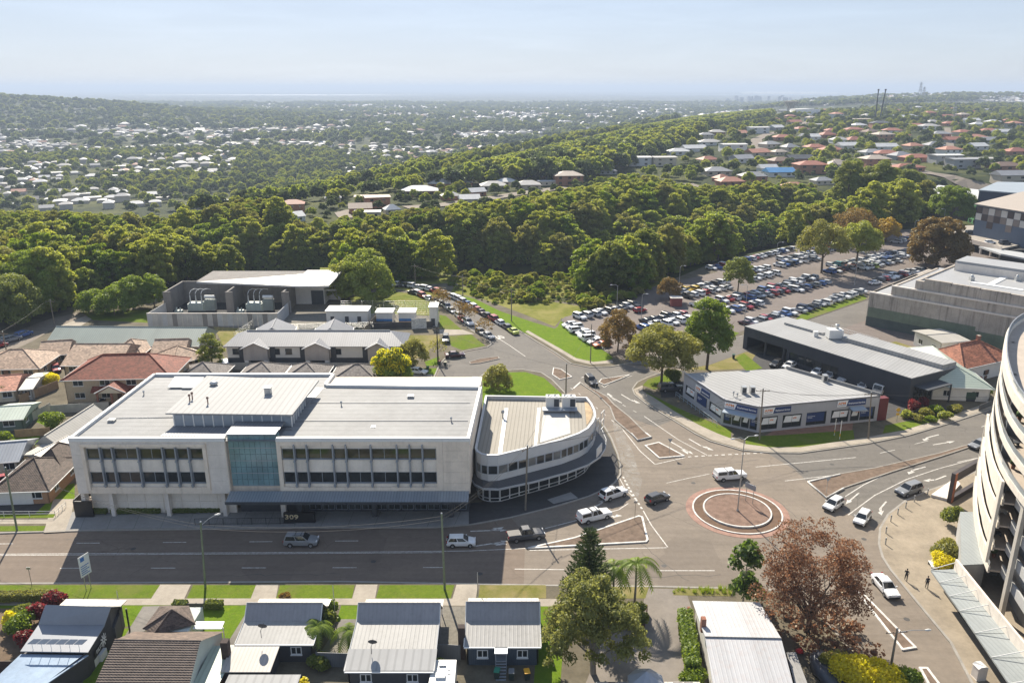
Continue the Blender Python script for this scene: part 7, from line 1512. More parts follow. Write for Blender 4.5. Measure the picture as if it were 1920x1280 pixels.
def red_tree():
 c=G(1513,1184,.12);r=random.Random(9);cl=[]
 for k in range(150):
  a=r.uniform(0,6.283);el=r.uniform(-.25,1.0);q=r.uniform(.55,1.0);cl.append(((6.3*q*math.cos(a)*math.cos(el),5.2*q*math.sin(a)*math.cos(el),5.8+8.0*q*math.sin(el)),r.uniform(.8,1.35)))
 cm=leafy(cl,120,.125,78,LEAFR,'crown',core=0,flat=.9,soft=.3);mb=MB();mb.tube([(0,0,-.2),(.1,0,1.2),(0,.1,2.6)],[.36,.3,.26],8)
 for k in range(16):
  a=k*2.4;L=r.uniform(3.2,5.2);up=r.uniform(.9,1.6);p0=Vector((0,0,1.5+.07*k));p2=p0+Vector((math.cos(a)*L,math.sin(a)*L,L*up));p1=p0.lerp(p2,.45)+Vector((0,0,.4));mb.tube([p0,p1,p2],[.17,.1,.03],5)
  for j in range(5):
   q=p1.lerp(p2,j/5);b=a+r.uniform(-1.3,1.3);e=q+Vector((math.cos(b),math.sin(b),r.uniform(.5,1.2)))*r.uniform(1,2);mb.tube([q,e],[.05,.015],4)
   for h_ in range(2):b2=b+r.uniform(-1,1);q2=q.lerp(e,.5);mb.tube([q2,q2+Vector((math.cos(b2),math.sin(b2),.8))*.9],[.022,.008],3)
 tree('autumn_tree','large half bare red brown autumn tree below the roundabout',c,cm,mb.mesh('trunk',M('dark_bark',(.075,.055,.045),.9,.2,2)))
 cl=[((r.uniform(-6,6),r.uniform(-5,3),.6),r.uniform(.6,1.3))for _ in range(40)];o=mobj('undergrowth',leafy(cl,30,.22,79,LEAFR,'undergrowth',core=.4,flat=.7),None,c);tag(o,'reddish brown undergrowth beneath the large autumn tree','undergrowth',kind='stuff')
red_tree()
def leafy_young():
 c=G(1393,1128,.12);cl=[((.2,0,7.4),1.1),((-.8,.2,6.6),1.0),((.9,-.2,6.2),1.0),((-1.3,0,5.2),.9),((1.2,.3,5.0),.8),((0,0,5.8),.9),((.7,0,2.0),1.4),((-.5,.2,1.6),1.2),((1.3,-.3,1.3),1.2),((.3,.3,3.0),1.1)]
 tree('leafy_tree','slender tree with large glossy leaves left of the red tree',c,leafy(cl,75,.36,80,leaf_mat('glossy_big_leaves',(.03,.06,.012),(.10,.16,.025),(.2,.3,.03)),'crown',core=.4,flat=.9,aspect=1.3),trunk_mesh(7,.12,80,4,.2,BARKG))
leafy_young()
shb=MB();
for i,(px,py)in enumerate(((1182,1165),)):
 c=G(px,py,.12);cl=[((dx,dy,.9+.3*k),.75)for k in range(3)for dx in(-1.2,0,1.2)for dy in(-1,.8)];tag(mobj('planter_shrub',leafy(cl,120,.18,81,LEAFD,'planter_shrub',core=.7),None,c),'dark creeper filling the timber planter under the tall palm','shrub')
def tuft(seed):
 r=random.Random(seed);V=[];F=[];tone=[]
 for k in range(46):
  a=r.uniform(0,6.28);d=Vector((math.cos(a),math.sin(a),0));b=d*r.uniform(0,3);sd_=Vector((-d.y,d.x,0))*.35;e=b+d*r.uniform(.5,3.5)+Vector((0,0,r.uniform(5,11)));o=len(V);V+=[tuple(b-sd_),tuple(b+sd_),tuple(e)];F.append((o,o+1,o+2));tone.append(r.random())
 return set_mesh('tuft',V,F,[LEAFB],tone)
TUFT=[tuft(k)for k in range(3)]
gt=grow((15,45,80,88),[(1265,1103),(1375,1103),(1372,1114),(1262,1112)],.42,31,smin=.03,smax=.09,dens=lambda x,y,u,v:.7);scatter('grass_tufts',gt,TUFT,'long grass tufts on the bare verge by the roundabout','grass')
# ================================================================ vehicles
def paint():
 m,t,b=pbr('car_paint');oi=N(t,'ObjectInfo');n=noise(t,3,3);t.links.new(mixc(t,ramp(t,n,.3,.7,0,.12),oi.outputs['Color'],(.1,.09,.08)),b.inputs['Base Color'])
 b.inputs['Roughness'].default_value=.34;b.inputs['Coat Weight'].default_value=.5;b.inputs['Coat Roughness'].default_value=.08;return m
CPAINT=paint();CGLASS=glass('car_glass',(.018,.022,.026),.04,.3);TYRE=M('tyre',(.018,.018,.019),.85,.2,4);RIM=M('alloy_rim',(.36,.36,.37),.3,.1,3,metal=.7);HLAMP=M('headlamp',(.75,.77,.8),.1,.05,3);TLAMP=M('tail_lamp',(.35,.012,.012),.2,.1,3);CBLK=M('car_trim_black',(.02,.02,.021),.55,.1,3)
CK={'hatch':(4.0,1.72,.92,1.47,[(-.5,.78),(-.47,.95),(.12,.93),(.30,.88),(.46,.72),(.5,.52)],(-.485,-.40,.06,.26)),'sedan':(4.65,1.80,.92,1.44,[(-.5,.80),(-.47,.95),(-.3,.97),(.15,.93),(.32,.86),(.47,.70),(.5,.5)],(-.36,-.22,.06,.24)),'suv':(4.65,1.86,1.06,1.70,[(-.5,.85),(-.48,1.08),(.14,1.06),(.30,1.02),(.47,.86),(.5,.6)],(-.485,-.43,.07,.24)),'wagon':(4.8,1.85,1.0,1.62,[(-.5,.85),(-.48,1.02),(.14,1.0),(.30,.96),(.47,.80),(.5,.56)],(-.485,-.41,.05,.23)),'ute':(5.3,1.86,1.08,1.78,[(-.5,.95),(-.49,1.08),(.16,1.07),(.30,1.06),(.47,.95),(.5,.66)],(-.15,-.12,.10,.22)),'canopy':(5.3,1.86,1.08,1.78,[(-.5,.95),(-.49,1.08),(.16,1.07),(.30,1.06),(.47,.95),(.5,.66)],(-.15,-.12,.10,.22)),'van':(4.9,1.92,1.15,1.95,[(-.5,1.0),(-.49,1.18),(.3,1.15),(.38,1.06),(.48,.9),(.5,.6)],(-.495,-.47,.22,.38)),}  # length, width, belt z, roof z, hull stations (x fraction, z top), cabin (rear base, rear roof, front roof, front base)
CM={}
def loft(mb,rings,close=True):
 n=len(rings[0]);v=[p for r in rings for p in r];f=[]
 for i in range(len(rings)-1):
  for j in range(n):f.append((i*n+j,i*n+(j+1)%n,(i+1)*n+(j+1)%n,(i+1)*n+j))
 f.append(tuple(range(n))[::-1]);f.append(tuple(range((len(rings)-1)*n,len(rings)*n)));mb.add(v,f,False)
for kind,(L,W,zb,zr,st,cab)in CK.items():
 w2=W/2;b=MB();rings=[]
 for x,z in st:
  k=1-.13*max(0,(abs(x)-.38)/.12)**2;lo=.26+(.12 if abs(x)>.48 else 0);ww=w2*k
  half=[(ww*.80,lo),(ww*.97,lo+.06),(ww,lo+.26),(ww*.985,z-.14),(ww*.90,z-.02),(ww*.45,z+.03)]
  rings.append([(x*L,y,zz)for y,zz in half]+[(x*L,-y,zz)for y,zz in reversed(half)])
 loft(b,rings);rb0,rr0,rf0,fb0=[c*L for c in cab];wb,wr=w2*.90,w2*.70
 def frustum(mb,x0,x1,x2,x3,z0,z1,wl,wt):
  mb.add([(x0,wl,z0),(x3,wl,z0),(x3,-wl,z0),(x0,-wl,z0),(x1,wt,z1-.05),(x2,wt,z1-.05),(x2,-wt,z1-.05),(x1,-wt,z1-.05),(x1+.08,wt*.85,z1),(x2-.1,wt*.85,z1),(x2-.1,-wt*.85,z1),(x1+.08,-wt*.85,z1)],[(1,0,4,5),(3,2,6,7),(0,3,7,4),(2,1,5,6),(5,4,8,9),(7,6,10,11),(4,7,11,8),(6,5,9,10),(8,11,10,9)])
 frustum(b,rb0,rr0,rf0,fb0,zb-.04,zr,wb,wr)
 if kind=='canopy':frustum(b,-.49*L,-.465*L,-.16*L,-.155*L,zb-.04,zr+.02,wb,wr*1.08)
 d={'body':b.mesh(kind+'_body',CPAINT)}
 def pane(x0,x1,x2,x3,s,z0=zb+.03,z1=zr-.09,t=.02):
  m=MB();k0=(z0-(zb-.04))/(zr-.05-zb+.04);k1=(z1-(zb-.04))/(zr-.05-zb+.04);y0=wb+(wr-wb)*k0+t;y1=wb+(wr-wb)*k1+t
  q=[(x0,s*y0,z0),(x3,s*y0,z0),(x2,s*y1,z1),(x1,s*y1,z1)];m.quad(*(q if s<0 else q[::-1]));return m.mesh('side_window',CGLASS)
 def lerp(a,b_,t):return a+(b_-a)*t
 mid0=lerp(rb0,fb0,.52);d['sidew']=[pane(lerp(rb0,fb0,.06),lerp(rr0,rf0,.05),lerp(rr0,rf0,.49),lerp(rb0,fb0,.49),s)for s in(-1,1)]+[pane(lerp(rb0,fb0,.53),lerp(rr0,rf0,.54),lerp(rr0,rf0,.97),lerp(rb0,fb0,.93),s)for s in(-1,1)]
 d['sidew1']=[pane(lerp(rb0,fb0,.05),lerp(rr0,rf0,.04),lerp(rr0,rf0,.97),lerp(rb0,fb0,.93),s)for s in(-1,1)]
 def scr(x0,x1,sg):
  m=MB();k0,k1=.1,.93;z0,z1=lerp(zb-.04,zr-.05,k0),lerp(zb-.04,zr-.05,k1);xa,xb=lerp(x0,x1,k0)+sg*.02,lerp(x0,x1,k1)+sg*.02;ya,yb=lerp(wb,wr,k0)*.93,lerp(wb,wr,k1)*.92
  q=[(xa,-ya,z0),(xa,ya,z0),(xb,yb,z1),(xb,-yb,z1)];m.quad(*(q if sg>0 else q[::-1]));return m.mesh('windscreen' if sg>0 else 'rear_window',CGLASS)
 d['wind']=scr(fb0,rf0,1);d['rear']=scr(rb0,rr0,-1);r=.33 if L<4.7 and kind not in('suv',)else .37
 if kind=='canopy':d['canw']=[pane(-.46*L,-.45*L,-.18*L,-.175*L,s,zb+.12,zr-.14,.06)for s in(-1,1)]
 d['wx']=(-.295*L,.31*L);d['r']=r;d['W']=w2;d['L']=L;d['zb']=zb;d['zr']=zr;CM[kind]=d
def wheel_mesh(r):
 m=MB();m.lathe([(r*.55,-.1),(r*.97,-.1),(r,-.06),(r,.06),(r*.97,.1),(r*.55,.1)],14);m.v=[(x,z,y)for x,y,z in m.v];a=m.mesh('wheel',TYRE)
 m=MB();m.lathe([(0,.085),(r*.2,.09),(r*.56,.075),(r*.6,.1)],12);m.lathe([(r*.6,-.1),(r*.56,-.075),(r*.2,-.09),(0,-.085)],12);m.v=[(x,z,y)for x,y,z in m.v];return a,m.mesh('rim',RIM)
WH={.33:wheel_mesh(.33),.37:wheel_mesh(.37)}
WHL={}
for r in(.33,.37):
 m=MB();m.lathe([(0,-.1),(r,-.1),(r,.1),(0,.1)],9,smooth=False);m.v=[(x,z,y)for x,y,z in m.v];WHL[r]=m.mesh('wheel',TYRE)
def boxmesh(nm,a,mat):return MB().box(*a).mesh(nm,mat)
LAMP=boxmesh('headlight',(-.08,.05,-.2,.2,-.07,.07),HLAMP);TAIL=boxmesh('tail_light',(-.04,.06,-.12,.12,-.14,.14),TLAMP);MIRR=boxmesh('mirror',(-.06,.06,-.1,.1,-.07,.07),CPAINT)
BUMP={k:boxmesh('bumper',(-.06,.06,-d['W']*.8,d['W']*.8,-.1,.1),CBLK)for k,d in CM.items()}
TRAY=boxmesh('tray',(-1.72,-.04,-.74,.74,-.02,.03),CBLK);RACK=MB().box(-.9,.7,-.62,-.58,0,.06).mesh('roof_rail',CBLK);CBAR=MB().box(-.03,.03,-.62,.62,.05,.09).mesh('roof_bar',CBLK)
WHITEC,SILV,GREY,DGREY,BLK,BLUE,REDC,NAVYC,MAROON,ORANGE,YEL,TEAL,LIME=(.78,.78,.77),(.46,.47,.48),(.22,.23,.24),(.06,.063,.07),(.012,.012,.014),(.02,.09,.30),(.32,.012,.015),(.015,.03,.085),(.06,.012,.02),(.55,.12,.02),(.62,.42,.03),(.02,.22,.24),(.55,.62,.12)
def car(kind,loc,rz,col,label,group=None,detail=2,rack=False,name=None,cat='car'):
 d=CM[kind];nm=name or{'hatch':'hatchback','sedan':'sedan','suv':'suv','wagon':'station_wagon','ute':'utility_truck','canopy':'utility_truck','van':'van'}[kind]
 T=thing(nm,label,cat,loc,rz,group,baked=False);mobj('body',d['body'],T,color=col);mobj('windscreen',d['wind'],T);mobj('rear_window',d['rear'],T)
 for m in(d['sidew']if detail>1 else d['sidew1']):mobj('side_window',m,T)
 for m in d.get('canw',()):mobj('canopy_window',m,T)
 r=d['r']
 for x in d['wx']:
  for s in(-1,1):
   w_=mobj('wheel',WH[r][0]if detail>1 else WHL[r],T,(x,s*(d['W']-.07),r))
   if detail>1:mobj('rim',WH[r][1],w_)
 if kind=='ute':mobj('tray',TRAY,T,(-.16*d['L']+.0,0,d['zb']+.02))
 if detail>1:
  for s in(-1,1):
   mobj('headlight',LAMP,T,(d['L']*.478,s*d['W']*.62,.72 if r<.35 else .86));mobj('tail_light',TAIL,T,(-d['L']*.497,s*d['W']*.75,.86));mobj('mirror',MIRR,T,(d['L']*.17,s*(d['W']+.06),d['zb']+.06),color=col)
  mobj('bumper',BUMP[kind],T,(d['L']*.49,0,.42));mobj('bumper',BUMP[kind],T,(-d['L']*.492,0,.42))
 if rack:
  mobj('roof_rail',RACK,T,(-.1,0,d['zr']));mobj('roof_rail',RACK,T,(-.1,1.2,d['zr']))
  for x in(-.7,.1):mobj('roof_bar',CBAR,T,(x,0,d['zr']))
 return T
def carp(kind,px,py,hx,hy,col,label,z=.0,**kw):
 """car standing at pixel (px,py) on the ground, nose towards pixel (hx,hy)"""
 a=G(px,py,z);h=G(hx,hy,z);return car(kind,a,math.atan2(h.y-a.y,h.x-a.x),col,label,**kw)
carp('suv',566,1020,640,1020,GREY,'grey four wheel drive with roof racks on the main road',rack=True)
carp('hatch',865,1021,930,1020,WHITEC,'white hatchback just right of the green pole on the main road')
carp('ute',986,1009,1050,1001,DGREY,'dark grey pickup with open tray on the main road',cat='pickup')
carp('canopy',1114,973,1170,958,WHITEC,'white pickup with canopy beside the triangular island',cat='pickup',rack=True)
carp('suv',1150,931,1200,914,WHITEC,'white off roader waiting at the roundabout entry',rack=True)
carp('hatch',1232,939,1272,925,DGREY,'small dark grey hatchback left of the roundabout')
carp('canopy',1368,897,1430,890,WHITEC,'white pickup with canopy behind the roundabout',cat='pickup')
carp('suv',1703,924,1660,938,GREY,'grey wagon in the right hand approach lane beside the bollards')
carp('hatch',1616,977,1598,1000,WHITEC,'white hatchback near the bend right of the red tree')
carp('hatch',1562,951,1540,965,WHITEC,'white car half hidden above the red tree')
carp('sedan',1659,1105,1690,1142,WHITEC,'white sedan passing two pedestrians at the plaza')
carp('suv',1108,719,1122,734,BLK,'black hatchback coming down beside the traffic islands')
carp('sedan',1836,838,1800,850,GREY,'grey sedan on the far right road near the apartments')
carp('canopy',1258,732,1330,728,DGREY,'dark pickup parked beside the employment shop',z=.14,cat='pickup')
for i,(k,px,py,c,lb)in enumerate((('hatch',1455,686,BLK,'black hatchback parked under the warehouse wall at its left end'),('sedan',1480,689,WHITEC,'white sedan parked beside the black hatchback at the warehouse'),('hatch',1532,702,WHITEC,'white hatchback under the middle of the warehouse wall'),('sedan',1556,708,SILV,'silver sedan under the middle of the warehouse wall'),('suv',1584,714,SILV,'silver wagon parked left of the white box truck'),('hatch',1618,729,WHITEC,'white car partly hidden behind the shop roof by the truck'))):
 carp(k,px,py,px-18,py+9,c,lb,z=.14)
def box_truck():
 T=thing('box_truck','small white box truck between shop and warehouse','truck',G(1655,736,.14),R(-140),None,baked=False);TW=M('truck_white',(.70,.70,.68),.5,.06,1)
 part('cargo_box',MB().box(-3.0,1.0,-1.05,1.05,.9,3.2),TW,T);b=MB();b.add([(1.1,-1,.5),(2.7,-1,.5),(2.75,-1,1.35),(2.4,-1,2.25),(1.1,-1,2.3),(1.1,1,.5),(2.7,1,.5),(2.75,1,1.35),(2.4,1,2.25),(1.1,1,2.3)],[(0,1,2,3,4),(9,8,7,6,5),(1,6,7,2),(2,7,8,3),(3,8,9,4),(0,4,9,5),(0,5,6,1)]);part('cab',b,TW,T)
 b=MB();b.quad((2.745,-.85,1.4),(2.745,.85,1.4),(2.43,.82,2.18),(2.43,-.82,2.18));part('windscreen',b,CGLASS,T)
 for s in(-1,1):b=MB();q=[(1.3,s*1.015,1.4),(2.55,s*1.015,1.4),(2.3,s*1.015,2.1),(1.3,s*1.015,2.1)];b.quad(*(q if s<0 else q[::-1]));part('side_window',b,CGLASS,T)
 part('chassis',MB().box(-2.9,2.6,-.8,.8,.5,.85),CBLK,T)
 for x in(-1.9,1.9):
  for s in(-1,1):w_=mobj('wheel',WH[.37][0],T,(x,s*.95,.37));mobj('rim',WH[.37][1],w_)
box_truck()
carp('ute',891,722,893,708,WHITEC,'white pickup parked behind the office, nearer the lawn',cat='pickup');carp('hatch',888,733,890,720,WHITEC,'white hatchback parked behind the office roof edge')
carp('sedan',853,669,880,667,MAROON,'dark maroon sedan parked at the corner below the substation');carp('sedan',783,700,800,702,WHITEC,'white sedan on the driveway right of the yellow tree',z=.14);carp('suv',836,640,836,660,BLK,'black vehicle on the driveway beside the black power pole',z=.14)
carp('van',424,693,432,715,WHITEC,'white van at the left end of the townhouses',z=.14,cat='van');carp('suv',22,640,60,630,GREY,'grey wagon parked in the suburban street at far left',z=.15);carp('suv',45,631,70,622,BLUE,'blue wagon parked in the suburban street at far left',z=.15);carp('hatch',-2,651,40,640,REDC,'red car cut by the left photo edge in the suburban street',z=.15)
carp('sedan',188,748,200,765,BLK,'black car under the red roofed house\'s portico',z=.14);carp('hatch',106,695,112,712,REDC,'red car beside the beige tiled unit',z=.14);carp('hatch',8,905,30,900,REDC,'red car tucked beside the brown tiled house',z=.14)
RH=[(736,537),(744,537.5),(755,538),(766,538.5),(781,541.5),(791,543),(804,545),(817,548.5),(829,551.5),(840,556),(848,559),(857,563),(865,567),(876,572.5),(885.5,578),(894,583),(902,588),(912,594),(924,600),(937,608),(950,616),(962,624)]
LH=[(776.5,552),(785,554),(793,558),(805,563),(816,568),(829,573),(839,579),(848,586),(862,596),(868,602),(878,608),(901,626),(915.5,633)]
CN={WHITEC:'white',SILV:'silver',GREY:'grey',DGREY:'charcoal',BLK:'black',BLUE:'blue',REDC:'red',NAVYC:'navy',MAROON:'maroon',ORANGE:'orange',YEL:'yellow',TEAL:'teal',LIME:'lime green'}
KN={'hatch':'hatchback','sedan':'sedan','suv':'off roader','wagon':'wagon','ute':'pickup','canopy':'canopy pickup','van':'van'}
cr_=random.Random(17)
def pick():
 return cr_.choices(['hatch','sedan','suv','wagon','ute'],[30,25,32,9,4])[0],cr_.choices([WHITEC,SILV,GREY,DGREY,BLK,BLUE,REDC,NAVYC,MAROON],[40,17,11,8,8,6,6,3,1])[0]
for nm,lst in(('right',RH),('left',LH)):
 for i,(px,py)in enumerate(lst):
  k,c=pick();c=LIME if(nm=='right' and i==21)else c;o=lst[min(i+1,len(lst)-1)];o2=lst[max(i-1,0)]
  a,b=G(*o2),G(*o);p=G(px,py);e=(b-a).normalized();n=Vector((-e.y,e.x,0))*(1.1 if nm=='right' else-1.0)*0;car(k,p+n,math.atan2(e.y,e.x)+(math.pi if nm=='right' else 0),c,'%s %s, %s from far end, %s kerb of hill street'%(CN[c],KN[k],ordn(i),nm),'cars parked on the hill street',detail=1)
NCAR=[0]
def row(p0,p1,phrase,face,sp=2.62,z=.14,colors=None,skip=()):
 a,b=G(*p0,z),G(*p1,z);L=(b-a).length;e=(b-a)/L;n=int(L/sp)+1;rz=math.atan2(e.y,e.x)+math.pi/2*face
 for i in range(n):
  if i in skip:continue
  k,c=pick()
  if colors and i in colors:c=colors[i]
  p=a+e*(sp*i+cr_.uniform(-.15,.15))+Vector((-e.y,e.x,0))*cr_.uniform(-.35,.35)
  car(k,p,rz+cr_.uniform(-.04,.04)+(math.pi if cr_.random()<.3 else 0),c,'%s %s, %s from left, car park row %s'%(CN[c],KN[k],ordn(i),phrase),'car park cars',detail=1);NCAR[0]+=1
row((1068,612),(1132,652),'along the top of the grass bank',-1,colors={0:WHITEC,1:WHITEC,2:WHITEC,3:WHITEC,4:WHITEC,5:WHITEC,6:WHITEC,7:ORANGE})
row((1086,597),(1200,572),'along the left forest fence',1)
row((1204,618),(1290,600),'behind the brown corner tree, near side',1);row((1212,605),(1282,590),'behind the brown corner tree, far side',1)
row((1288,558),(1364,541),'nearest the ticket box, near side',1,colors={3:REDC});row((1278,549),(1358,530),'nearest the ticket box, far side',1,colors={1:YEL,2:YEL})
row((1306,576),(1396,556),'behind the tall green tree, far side',1,colors={5:REDC});row((1352,588),(1424,571),'behind the tall green tree, near side',1,colors={4:REDC})
row((1405,562),(1495,541),'behind the round tree, near side',1,colors={0:BLUE,6:REDC});row((1412,552),(1486,534),'behind the round tree, far side',1)
row((1494,546),(1546,531),'by the branching tree, near side',1,colors={1:NAVYC,2:BLUE,5:BLUE});row((1482,533),(1528,521),'by the branching tree, far side',1)
row((1408,526),(1456,513),'left of the tall lamp, near side',1);row((1400,513),(1434,504),'left of the tall lamp, far side',1)
row((1334,505),(1488,467),'along the far forest edge',1);row((1460,500),(1530,486),'behind the tall lamp, near side',1,colors={1:BLUE,3:BLUE});row((1468,489),(1520,478),'behind the tall lamp, far side',1)
row((1398,609),(1488,588),'nearest the warehouse',1);row((1500,585),(1614,548),'along the grass strip',1,colors={1:NAVYC,2:BLK})
row((1556,512),(1640,492),'right of the branching tree, near side',1,colors={2:MAROON,5:ORANGE});row((1560,500),(1640,484),'right of the branching tree, far side',1,colors={1:TEAL})
row((1618,505),(1685,490),'under the spreading tree, near side',1,colors={2:LIME});row((1630,494),(1712,478),'under the spreading tree, far side',1,colors={3:BLUE})
row((1648,527),(1728,506),'beside the shopping centre wall',1);row((1512,478),(1590,465),'at the far left corner',1);row((1530,468),(1610,455),'at the far forest corner',1);row((1680,456),(1722,444),'below the gold tree',1);row((1645,482),(1712,470),'before the big golden tree',1)
carp('hatch',1200,585,1230,580,REDC,'red hatchback driving alone across the left of the car park',z=.14);carp('sedan',1640,533,1665,530,WHITEC,'white sedan beside the shopping centre corner',z=.14)
# ================================================================ far houses, ridge, valley, towers
OWALL=M('far_wall',(.5,.5,.5),.85,.08,.3,ocol=True);OROOF=M('far_roof',(.5,.5,.5),.65,.14,.4,ocol=True)
def far_proto(L,W,h,rise,kind,st=1):
 w_=MB();w_.box(-L/2,L/2,-W/2,W/2,-3,h)
 if kind=='gable':
  for sx in(-1,1):w_.prism([(sx*L/2,-W/2),(sx*L/2,0),(sx*L/2,W/2),(sx*(L/2-.2),W/2),(sx*(L/2-.2),0),(sx*(L/2-.2),-W/2)],h-.02,[h,h+rise-.1,h,h,h+rise-.1,h])
 wm=w_.mesh('wall',OWALL);r=MB();roof_mesh(r,L,W,h,rise,kind,.5,.2);rm=r.mesh('roof',OROOF);wins=[]
 n=max(2,int(L/4.5))
 for s in range(st):
  for k in range(n):
   m=MB();u=-L/2+L*(k+.5)/n;z0=.8+s*2.8;m.box(u-.8,u+.8,-W/2-.05,-W/2-.0,z0,z0+1.2);wins.append(m.mesh('window',GLASS))
  for k in range(2):m=MB();u=-W/2+W*(k+.5)/2;z0=.8+s*2.8;m.box(L/2,L/2+.05,u-.6,u+.6,z0,z0+1.2);wins.append(m.mesh('window',GLASS))
 return wm,rm,wins,(L,W,h)
PROTO=[far_proto(14,9,3.0,2.0,'hip'),far_proto(12,9,3.0,2.2,'gable'),far_proto(15,10,5.6,2.0,'hip',2),far_proto(17,9,3.2,.5,'gable'),far_proto(11,8.5,3.0,2.4,'hip'),far_proto(13,10,5.8,.5,'gable',2)]
RC_={'red':(.33,.12,.075),'white':(.52,.52,.51),'grey':(.26,.265,.275),'brown':(.19,.12,.085),'terracotta':(.42,.19,.12),'blue':(.05,.22,.45),'beige':(.42,.35,.28),'dark':(.06,.065,.075),'pale':(.40,.385,.36)}
WC_={'w':(.68,.67,.64),'b':(.36,.17,.10),'c':(.56,.48,.37),'g':(.34,.34,.34),'d':(.10,.10,.11)}
cnt={}
def fhouse(px,py,w,roof,wall,k,yaw,group,where,detail=True):
 q=P(px,py);sc=FPX/math.sqrt(q.x**2+q.y**2+3600);wm,rm,wins,(L,W,h)=PROTO[k];s=max(.62,min(1.7,w/sc/L));HOUSES.append((q.x,q.y))
 key=(roof,where);i=cnt.get(key,0);cnt[key]=i+1
 T=thing('house','%s roofed house %s, %s listed from the left'%(roof,where,ordn(i)),'house',(q.x,q.y,q.z),yaw,group,baked=False);T.scale=(s,max(.7,min(1.3,s)),max(.85,min(1.15,s)))
 mobj('wall',wm,T,color=WC_[wall]);mobj('roof',rm,T,color=RC_[roof])
 for m in wins:mobj('window',m,T)
 T['_px']=px;return T
RID=[(1297,246,80,'white','d',3,.1),(1420,250,70,'white','w',5,.15),(1300,284,45,'white','w',1,.2),(1373,284,60,'white','w',5,.1),(1330,272,40,'pale','w',0,.1),(1390,304,36,'grey','w',1,.4),(1343,328,46,'grey','c',0,.1),(1368,348,44,'terracotta','b',0,.15),(1352,340,26,'terracotta','b',4,.5),(1410,338,44,'grey','b',0,.1),(1460,330,46,'blue','w',1,.1),(1438,322,30,'white','w',1,.1),(1518,324,52,'red','b',2,.1),(1497,304,50,'dark','b',1,.2),(1462,308,40,'brown','b',0,.3),(1527,282,34,'red','c',0,.2),(1557,287,38,'red','b',0,.2),(1517,262,30,'white','w',1,.1),(1563,250,36,'red','g',0,.2),(1550,258,26,'red','b',4,.2),(1600,248,30,'red','b',0,.1),(1650,240,32,'dark','b',2,.0),(1613,228,50,'beige','b',3,.1),(1680,238,42,'beige','b',3,.1),(1717,240,32,'red','b',0,.1),(1740,246,30,'pale','w',2,.1),(1657,281,42,'white','w',1,.1),(1633,292,36,'grey','w',0,.2),(1660,294,40,'red','c',0,.1),(1717,302,50,'red','b',0,.1),(1687,298,34,'grey','g',4,.3),(1770,306,44,'white','g',5,.1),(1803,314,46,'grey','g',5,.1),(1840,305,50,'pale','g',3,.1),(1883,318,56,'brown','b',0,.1),(1893,336,54,'grey','c',1,.1),(1825,262,40,'terracotta','b',0,.1),(1853,250,36,'red','b',0,.1),(1880,252,34,'white','w',1,.1),(1853,268,28,'grey','w',1,.2),(1637,330,56,'brown','c',0,.1),(1665,346,46,'pale','b',3,.0),(1487,356,38,'terracotta','b',0,.2),(1540,345,34,'grey','c',0,.2),(1587,279,30,'white','w',1,.1),(1830,280,28,'white','w',1,.3),(1897,230,36,'red','b',0,.1),(1872,220,26,'white','w',1,.1),(1750,278,28,'grey','w',4,.1),(1600,268,30,'red','c',4,.2),(1572,268,28,'pale','w',0,.1),(1480,282,26,'grey','c',4,.3),(1460,290,26,'beige','c',0,.3),(1903,290,36,'red','b',4,.1),(1780,236,24,'red','b',0,.1),(1820,230,26,'white','w',1,.1),(1540,238,24,'pale','w',3,.1)]
RID2=[]
for r_ in sorted(RID):fhouse(*r_[:6],r_[6],'ridge houses','on the right hand ridge')
ar=random.Random(77);placed=[(r_[0],r_[1])for r_ in RID];tries=0
while len(placed)<len(RID)+52 and tries<4000:
 tries+=1;v=ar.uniform(206,338);u=ar.uniform(1310 if v>250 else 1450,1915)
 if v>322 and(u<1330 or 1560<u<1630 or u>1690):continue
 if any(abs(u-a)<34*(v-165)/130+7 and abs(v-b)<9*(v-165)/130+2.5 for a,b in placed):continue
 placed.append((u,v));RID2.append((u,v,(v-165)*.26*ar.uniform(.85,1.25)+3,ar.choices(['red','terracotta','white','grey','brown','beige','pale'],[26,16,18,14,10,8,8])[0],ar.choice('wbbcg'),ar.choice([0,0,1,2,4]),ar.uniform(-.1,.5)))
for r_ in sorted(RID2):fhouse(*r_[:6],r_[6],'ridge houses','among the smaller ones on the ridge')
SPU=[(690,376,46,'brown','b',3,.1),(707,388,44,'brown','b',5,.3),(787,366,64,'white','b',0,.1),(827,352,46,'pale','b',0,.1),(868,348,34,'grey','b',0,.1),(893,366,30,'white','b',1,.5),(925,356,46,'pale','c',0,.15),(950,347,36,'white','c',0,.1),(990,354,44,'pale','c',0,.1),(1024,347,32,'white','c',3,.1),(1065,346,50,'beige','b',2,.1),(676,398,40,'brown','b',1,.2),(690,406,46,'white','c',3,.1),(1007,334,26,'brown','b',4,.2),(550,398,40,'red','b',2,.2),(549,414,36,'white','w',1,.7),(880,380,36,'white','c',1,.2),(845,374,34,'pale','b',0,.3),(1197,310,40,'white','w',5,.1),(1200,290,34,'pale','c',1,.1),(1222,294,30,'white','g',3,.1),(1243,310,40,'pale','c',5,.1),(1272,290,38,'white','w',0,.1),(1253,250,28,'white','w',5,.1),(1137,326,32,'grey','g',0,.2),(625,378,26,'grey','c',0,.2),(735,400,28,'white','c',4,.4)]
for r_ in sorted(SPU):fhouse(*r_[:6],r_[6],'spur houses','on the wooded spur in the middle distance')
